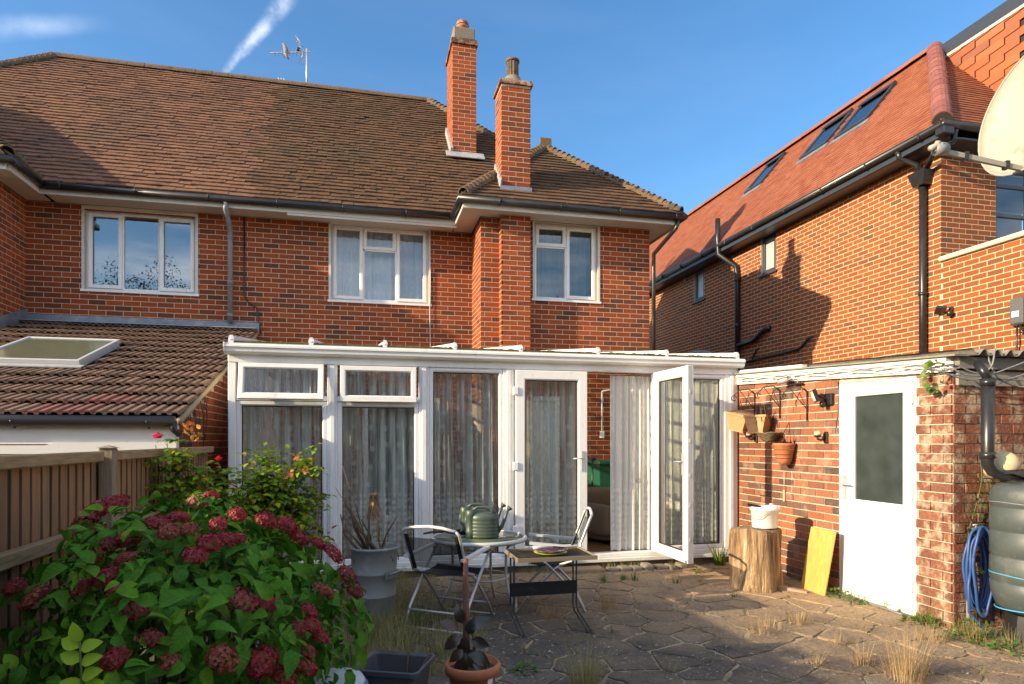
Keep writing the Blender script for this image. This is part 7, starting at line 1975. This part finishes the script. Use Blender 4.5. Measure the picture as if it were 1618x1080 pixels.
# ---------------------------------------------------------------- things fixed to the garage wall
def wall_thing(name, label, cat, px, py, off, group=None):
    X = XG - off; y = onX(px, X); return thing(name, label, cat, (X, y, zat(py, X, y)), 0, group)
cc_ = wall_thing('security_camera', 'small silver security camera on the white garage fascia', 'camera', 1238, 601, .12)
q = MB(); q.tube([Vector((-.02, .055, -.012)), Vector((.02, -.045, .01))], .027, 14, smooth=True); q.build('body', ALU, cc_)
MB().obox((-.002, .01, .028), Vector((-.024, .062, -.012)), (.026, .008, 0), (0, 0, .003)).build('sunshield', ALU, cc_)
MB().tube([Vector((-.021, .057, -.0125)), Vector((-.0235, .063, -.0145))], .021, 14).build('lens', BLACKP, cc_)
MB().tube([(.02, -.04, .0), (.05, -.09, .03), (.08, -.11, .0), (.08, -.12, -.03)], .008, 8).build('arm', ALU, cc_)
MB().bevbox((.06, -.19, -.05), (.10, -.05, -.035), .004).build('mount', BLACKP, cc_)
fl2 = wall_thing('floodlight', 'square black floodlight with white lens beside the garage door', 'floodlight', 1288, 625, .13)
n_ = Vector((-.75, .45, -.3)).normalized(); u_ = n_.cross(Z_).normalized(); v_ = u_.cross(n_)
MB().obox((0, 0, 0), u_ * .072, v_ * .06, n_ * .018).build('housing', BLACKP, fl2)
MB().obox(n_ * .02, u_ * .058, v_ * .047, n_ * .003).build('lens', mat('lens_white', (.75, .78, .78), .2), fl2)
MB().tube([-n_ * .02, (.06, -.04, -.02), (.12, -.06, -.03)], .012, 8).build('arm', BLACKP, fl2)
MB().bevbox((.085, -.11, -.09), (.128, -.01, .02), .008).build('wall_box', BLACKP, fl2)
MB().lathe([(.0, -.04), (.026, -.03), (.03, .0), (.02, .02)], (.05, -.04, -.075), 12).build('sensor', BLACKP, fl2)
MB().tube([(.12, -.16, .12), (.125, -.17, .0), (.125, -.15, -.2), (.125, -.12, -.36)], .005, 5).build('lead', BLACKP, fl2)
for (px, py, lab) in ((1184, 690, 'small candle wall lamp below the left hanging planters'), (1293, 690, 'small candle wall lamp left of the garage door')):
    w = wall_thing('wall_lamp', lab, 'wall lamp', px, py, .10, 'small wall lamps on the garage')
    MB().bevbox((.075, -.025, -.06), (.098, .025, .05), .008).build('back_plate', IRON, w)
    MB().tube([(.08, 0, -.01), (.03, 0, -.03), (.0, .01, -.02), (.0, .01, .0)], .010, 8).build('arm', IRON, w)
    MB().lathe([(.02, 0), (.038, .015), (.038, .02), (.02, .022)], (0, .01, -.005), 14).build('cup', IRON, w)
    MB().lathe([(.028, .015), (.034, .035), (.026, .055), (.0, .058)], (0, .01, .0), 14).build('candle', CREAM, w)
for k, (px, py) in enumerate(((1192, 632), (1232, 628), (1275, 630))):
    w = wall_thing('hanging_bracket', 'wrought iron scroll bracket, %s on the garage wall' % ('nearest the conservatory', 'middle one of three', 'nearest the garage door')[k], 'bracket', px, py, .02, 'wrought iron hanging brackets')
    MB().tube([(.0, 0, -.22), (.0, 0, .08)], .007, 6).build('back_bar', IRON, w)
    MB().tube([(-.0, 0, .07), (-.05, .04, .13), (-.12, .10, .12), (-.17, .14, .06), (-.17, .14, .02)], .006, 6).build('scroll', IRON, w)
    MB().tube([(-.0, 0, -.1), (-.06, .05, .0), (-.12, .10, .115)], .005, 6).build('brace', IRON, w)
    MB().tube([(-.17 + .025 * math.cos(t), .14 - .01 * math.cos(t), .03 + .03 * math.sin(t)) for t in [i * .5 for i in range(12)]], .005, 5).build('curl', IRON, w)
def square_pot(label, px, py, s, tilt):
    w = wall_thing('hanging_pot', label, 'hanging pot', px, py, .15, 'terracotta pots hanging on the garage wall')
    a, b, h = .062 * s, .10 * s, .15 * s
    vs = [(-a, -a, -h / 2), (a, -a, -h / 2), (a, a, -h / 2), (-a, a, -h / 2), (-b, -b, h / 2), (b, -b, h / 2), (b, b, h / 2), (-b, b, h / 2)]
    o = MB().add(vs, [(0, 3, 2, 1), (4, 5, 6, 7), (0, 1, 5, 4), (1, 2, 6, 5), (2, 3, 7, 6), (3, 0, 4, 7)]).build('pot', TERRA_PALE, w, rot=tilt)
    MB().frame((-b * 1.08, -b * 1.08, h / 2 - .012), X_, Y_, Z_, b * 2.16, b * 2.16, .018, 0, .022, .004).build('rim', TERRA_PALE, w, rot=tilt)
    MB().frame((-a * 1.2, -a * 1.2, -h / 2 - .008), X_, Y_, Z_, a * 2.4, a * 2.4, .02, 0, .016, .004).build('foot', TERRA_PALE, w, rot=tilt)
    for q in ((-b, -b), (b, b)): MB().tube([(q[0], q[1], h / 2), (0, 0, h / 2 + .14)], .003, 4).build('hanger', STEM_B, w)
    ms = [leaf_mats(Vector((rg.gauss(0, .03), rg.gauss(0, .03), h / 2 - .01)), rdir(.9), rdir(), .05) for _ in range(10)]
    return w
square_pot('pale terracotta square pot tilted at the conservatory corner', 1170, 666, 1.25, (.22, -.10, .5))
square_pot('pale terracotta square pot with dead stems, second from the corner', 1198, 671, 1.2, (0, .05, .6))
dd = wall_thing('withered_plant', 'tangle of dead stems over the second terracotta pot', 'dead plant', 1203, 655, .15); rs = random.Random(3)
m_ = MB()
for k in range(16):
    a = rs.random() * 6.28; m_.tube([(0, 0, -.06), (.05 * math.cos(a), .07 * math.sin(a), .05 + .05 * rs.random()), (.08 * math.cos(a), .12 * math.sin(a), -.02 - .12 * rs.random())], .004, 4)
m_.build('stems', STEM_B, dd)['kind'] = 'stuff'
wk = wall_thing('wicker_basket', 'shallow wicker nest basket between the hanging pots', 'basket', 1214, 688, .12)
q = MB()
for k in range(7):
    r = .055 + .014 * k; z = -.05 + .013 * k; q.tube([(r * math.cos(t * .42) * .85, r * math.sin(t * .42), z + .006 * math.sin(t * 2 + k)) for t in range(16)], .0085, 5)
q.lathe([(.0, -.055), (.06, -.05), (.12, .02)], (0, 0, 0), 14, sx=.85, cap=False)
q.build('weave', WICKER, wk)['kind'] = 'stuff'
hb2 = wall_thing('hanging_basket', 'orange terracotta half-basket planter on a wire, lowest on the garage wall', 'hanging pot', 1239, 713, .10)
MB().lathe([(.0, -.14), (.05, -.13), (.075, -.09), (.105, .06), (.112, .065), (.112, .085), (.10, .085), (.09, .03), (.0, .02)], (0, 0, 0), 24, cap=False).build('pot', TERRA, hb2)
for z, r in ((-.07, .084), (-.03, .094), (.02, .102)): MB().tube([(r * math.cos(t * .3), r * math.sin(t * .3), z) for t in range(22)], .003, 4).build('relief_band', BRICK_WORN, hb2)
MB().tube([(.0, -.1, .08), (.06, 0, .30), (.0, .1, .08)], .004, 5).build('wire', IRON, hb2)
ms = [leaf_mats(Vector((rg.gauss(0, .03), rg.gauss(0, .03), .07)), rdir(.6), rdir(), .08) for _ in range(16)]
mass_mesh('dry_stems', rgeo, ms, mat('dead_leaf_red', rough=.8, tones=[(.30, .08, .06), (.2, .12, .07), (.12, .06, .04)]), hb2)
MB().tube([(.09, 0, -.2), (.095, .0, -.32), (.09, 0, -.42)], .0025, 4).build('cord', WHITEP, hb2)
th_ = wall_thing('wall_thermometer', 'slim white thermometer on a cord above the white bucket', 'thermometer', 1239, 783, .015)
MB().bevbox((-.008, -.011, -.06), (.006, .011, .06), .003).build('strip', CREAM, th_); MB().tube([(0, 0, .06), (0, 0, .25)], .0025, 4).build('cord', WHITEP, th_)
# floor cables along the threshold
fc = thing('floor_cable', 'pale pipe and cable lying along the garage door threshold', 'cable', (*gnd(1390, 962), .02))
F0 = Vector(fc.location); MB().tube([Vector((*gnd(a, b), .02)) - F0 for a, b in ((1345, 945), (1375, 957), (1405, 967), (1432, 977))], .008, 6).build('cable', GREYPIPE, fc)
MB().tube([Vector((*gnd(a, b), .03)) - F0 for a, b in ((1398, 962), (1418, 969))], .014, 8).build('pipe', WHITEP, fc)

# ---------------------------------------------------------------- water tank corner
WX, WY = 4.70, 3.60
wt = thing('water_tank', 'dark green ribbed rainwater tank with blue rope on a black stand', 'water tank', (WX, WY, 0))
wb0, wtp = .20, 1.12
prof = [(.0, wb0), (.20, wb0), (.255, wb0 + .04), (.285, wb0 + .13)]
for z in (.42, .60, .78, .95):
    prof += [(.293, z - .014), (.287, z - .007), (.287, z + .007), (.294, z + .014)]
prof += [(.29, 1.05), (.27, 1.095), (.24, wtp), (.0, wtp + .01)]
MB().lathe(prof, (0, 0, 0), 40, cap=False).build('body', TANKG, wt)
MB().lathe([(.0, wtp + .03), (.20, wtp + .028), (.225, wtp + .015), (.225, wtp - .004)], (0, 0, 0), 32, cap=False).build('lid', BLACKP, wt)
MB().lathe([(.22, 0), (.20, .19), (.215, .195), (.0, .198)], (0, 0, 0), 8, smooth=False, cap=False).build('stand', BLACKP, wt)
for z in (.475, .985): MB().tube([(.293 * math.cos(t * .21), .293 * math.sin(t * .21), z + .004 * math.sin(t)) for t in range(31)], .004, 5).build('rope_band', ROPE if z < .9 else GREYPIPE, wt)
MB().tube([(.26 * math.cos(t * .21), .26 * math.sin(t * .21), .235 - .02 * math.sin(t * .2)) for t in range(31)], .005, 5).build('rope_band', ROPE, wt)
a = math.atan2(-WY, -WX) + .12; rd = Vector((math.cos(a), math.sin(a), 0)) * .303; sd_ = Vector((-rd.y, rd.x, 0)).normalized()
MB().tube([rd + Z_ * .94, rd + Z_ * .82 + sd_ * .008, rd + Z_ * .70, rd + Z_ * .56 - sd_ * .006, rd + Z_ * .47, rd * 1.01 + Z_ * .38 + sd_ * .04, rd * 1.01 + Z_ * .30 + sd_ * .06], [.007, .010, .006, .009, .011, .010, .004], 6).build('rope_tail', ROPE, wt)
MB().tube([rd + Z_ * .475 - sd_ * .07, rd + Z_ * .48, rd + Z_ * .465 + sd_ * .01], [.004, .008, .008], 6).build('rope_knot', ROPE, wt)
rg_ = thing('black_cloth', 'crumpled dark plastic sheet on top of the water tank', 'sheet', (WX, WY, wtp + .03))
vs = []; rs = random.Random(8)
for j in range(9):
    for i in range(9):
        x, y = (i / 8 - .5) * .5, (j / 8 - .5) * .44; r = math.hypot(x, y); vs.append((x, y, .045 + rs.uniform(-.018, .022) - max(0, r - .2) * .35))
o = MB().add(vs, [(j * 9 + i, j * 9 + i + 1, (j + 1) * 9 + i + 1, (j + 1) * 9 + i) for j in range(8) for i in range(8)], True).build('sheet', BLACKP, rg_)
md = o.modifiers.new('s', 'SOLIDIFY'); md.thickness = .006
# downpipe feeding the tank
pxx, pyy = atf(1561, 640, 4.62).x, atf(1561, 640, 4.62).y
dpp = thing('rainwater_downpipe', 'thick black downpipe bending into the top of the water tank', 'pipe', (pxx, pyy, 0))
zt_, zb_ = zat(598, pxx, pyy), zat(735, pxx, pyy)
e2 = Vector((WX - .08 - pxx, WY - pyy, wtp + .06))
MB().tube([(0, 0, zt_), (0, 0, zb_ + .08), (0, 0, zb_ + .01), Vector((0, 0, zb_ - .03)) + e2 * .0 + Vector((.03, -.01, -.01)), Vector((.12, -.03, zb_ - .075)), Vector((e2.x, e2.y, e2.z))], .043, 14).build('pipe', BLACKP, dpp)
for z in (zt_ - .05, zb_ + .05): MB().tube([(0, 0, z), (0, 0, z + .045)], .05, 14).build('collar', BLACKP, dpp)
MB().tube([(0, 0, zt_), (-.02, .02, zt_ + .06), (.0, .08, zt_ + .12)], .03, 10).build('inlet', BLACKP, dpp)
cv = thing('cream_vessel', 'cream plastic vessel wedged behind the black downpipe', 'vessel', atf(1580, 738, 4.72))
q = MB(); q.lathe([(.0, -.1), (.05, -.095), (.09, -.05), (.105, .0), (.10, .05), (.075, .10), (.04, .125), (.0, .13)], (0, 0, 0), 22, cap=False); q.build('shell', CREAM, cv, rot=(.2, .85, 0))
# blue hose
hs_ = thing('garden_hose', 'blue garden hose coiled on the wall beside the water tank', 'hose', (onY(1537, GY0 - .06), GY0 - .06, zat(898, onY(1537, GY0 - .06), GY0 - .06)))
rs = random.Random(5)
for k in range(9):
    a_, b_ = .095 + rs.gauss(0, .012), .285 + rs.gauss(0, .018); ox, oz, oy = rs.gauss(0, .008), rs.gauss(0, .012), -.012 * k
    MB().tube([(ox + a_ * math.sin(t * math.pi / 16) * (1 + .12 * math.cos(t * math.pi / 16)), oy + .006 * math.sin(t + k), oz + b_ * math.cos(t * math.pi / 16)) for t in range(33)], .0105, 7, cap=False).build('loop', HOSE, hs_)
hz_ = hs_.location.z
MB().tube([(-.08, -.06, .05), (-.13, -.08, -.1), (-.135, -.09, -.3), (-.09, -.10, -hz_ + .12), (-.02, -.12, -hz_ + .03), (.05, -.18, -hz_ + .015)], .0105, 7).build('tail', HOSE, hs_)
MB().tube([(.07, -.05, -.1), (.11, -.07, -.25), (.12, -.06, -.40)], .0105, 7).build('tail', HOSE, hs_)
tp_ = thing('garden_tap', 'brass garden tap from which the blue hose hangs', 'tap', (hs_.location.x + .01, GY0 - .07, hz_ + .275))
MB().tube([(0, .07, .02), (0, .0, .02), (0, -.04, .015), (0, -.05, -.03)], .014, 8).build('body', mat('brass', (.30, .26, .18), .4, .7), tp_); MB().tube([(-.03, -.01, .055), (.03, -.01, .055)], .007, 6).build('lever', ALU, tp_)
MB().tube([(0, 0, .02), (0, -.01, .055)], .006, 6).build('spindle', ALU, tp_)
lp_ = thing('lead_pipe', 'pale vertical pipe rising from the weeds below the hose', 'pipe', (onY(1530, GY0 - .05), GY0 - .05, 0)); MB().tube([(0, 0, -.02), (0, 0, .28)], .014, 8).build('pipe', GALV, lp_)
# ---------------------------------------------------------------- satellite dish
dc = atf(1634, 164, 4.42)
dish = thing('satellite_dish', 'large cream satellite dish with long feed arm above the garage corner', 'satellite dish', dc)
dn = Vector((-1, .10, .22)).normalized(); du = Z_.cross(dn).normalized(); dv = dn.cross(du)
vs = []; nr, na = 7, 40; ra, rb2 = .43, .475
for back_ in (0, 1):
    for i in range(nr + 1):
        t = i / nr
        for k in range(na):
            a = 2 * math.pi * k / na; vs.append(du * ra * t * math.cos(a) + dv * rb2 * t * math.sin(a) + dn * (.13 * (t * t - 1) - back_ * .012 + (.006 if i == nr and not back_ else 0)))
m_ = (nr + 1) * na; fs = []
for i in range(nr):
    for k in range(na):
        k2 = (k + 1) % na; q = (i * na + k, i * na + k2, (i + 1) * na + k2, (i + 1) * na + k); fs.append(q); fs.append(tuple(m_ + x for x in q[::-1]))
fs += [(nr * na + k, nr * na + (k + 1) % na, m_ + nr * na + (k + 1) % na, m_ + nr * na + k) for k in range(na)]
MB().add(vs, fs, True).build('reflector', DISH, dish)
MB().tube([du * ra * math.cos(t * math.pi / 20) + dv * rb2 * math.sin(t * math.pi / 20) + dn * .002 for t in range(41)], .008, 6, cap=False).build('rim', DISH, dish)
for q in ((-.05, -.06), (.05, -.06), (-.05, .06), (.05, .06)): MB().tube([du * q[0] + dv * q[1] - dn * .132, du * q[0] + dv * q[1] - dn * .118], .009, 6).build('bolt', GALV, dish)
lnb = atf(1476, 236, 4.30) - dc; bot = -dv * .46 + dn * .0
ad = (lnb - bot).normalized()
MB().obox((bot + lnb) / 2, ad * (lnb - bot).length / 2, ad.cross(Z_).normalized() * .011, ad.cross(ad.cross(Z_).normalized()) * .016).build('feed_arm', DISH, dish)
for t in (.35, .82): MB().obox(lnb.lerp(bot, t), ad * .012, ad.cross(Z_).normalized() * .02, ad.cross(ad.cross(Z_).normalized()) * .027).build('cable_tie', BLACKP, dish)
MB().tube([lnb + ad * .03, lnb - ad * .02 + Z_ * .03, lnb - ad * .03 + Z_ * .055], .02, 8).build('arm_end', DISH, dish)
MB().tube([lnb - ad * .01 + Z_ * .0, lnb - ad * .09 + Z_ * .02], .038, 14).build('feed_horn', GREYPIPE, dish)
MB().bevbox(lnb - ad * .05 + Vector((-.02, -.03, -.0)), lnb - ad * .05 + Vector((.035, .03, .05)), .008).build('converter', GREYPIPE, dish)
pole = Vector((.28, .05, 0))
MB().tube([pole + Vector((0, 0, -dc.z + 2.0)), pole + Vector((0, 0, .2))], .03, 10).build('pole', GALV, dish)
MB().tube([-dn * .13, pole], .03, 8).build('bracket', GALV, dish)
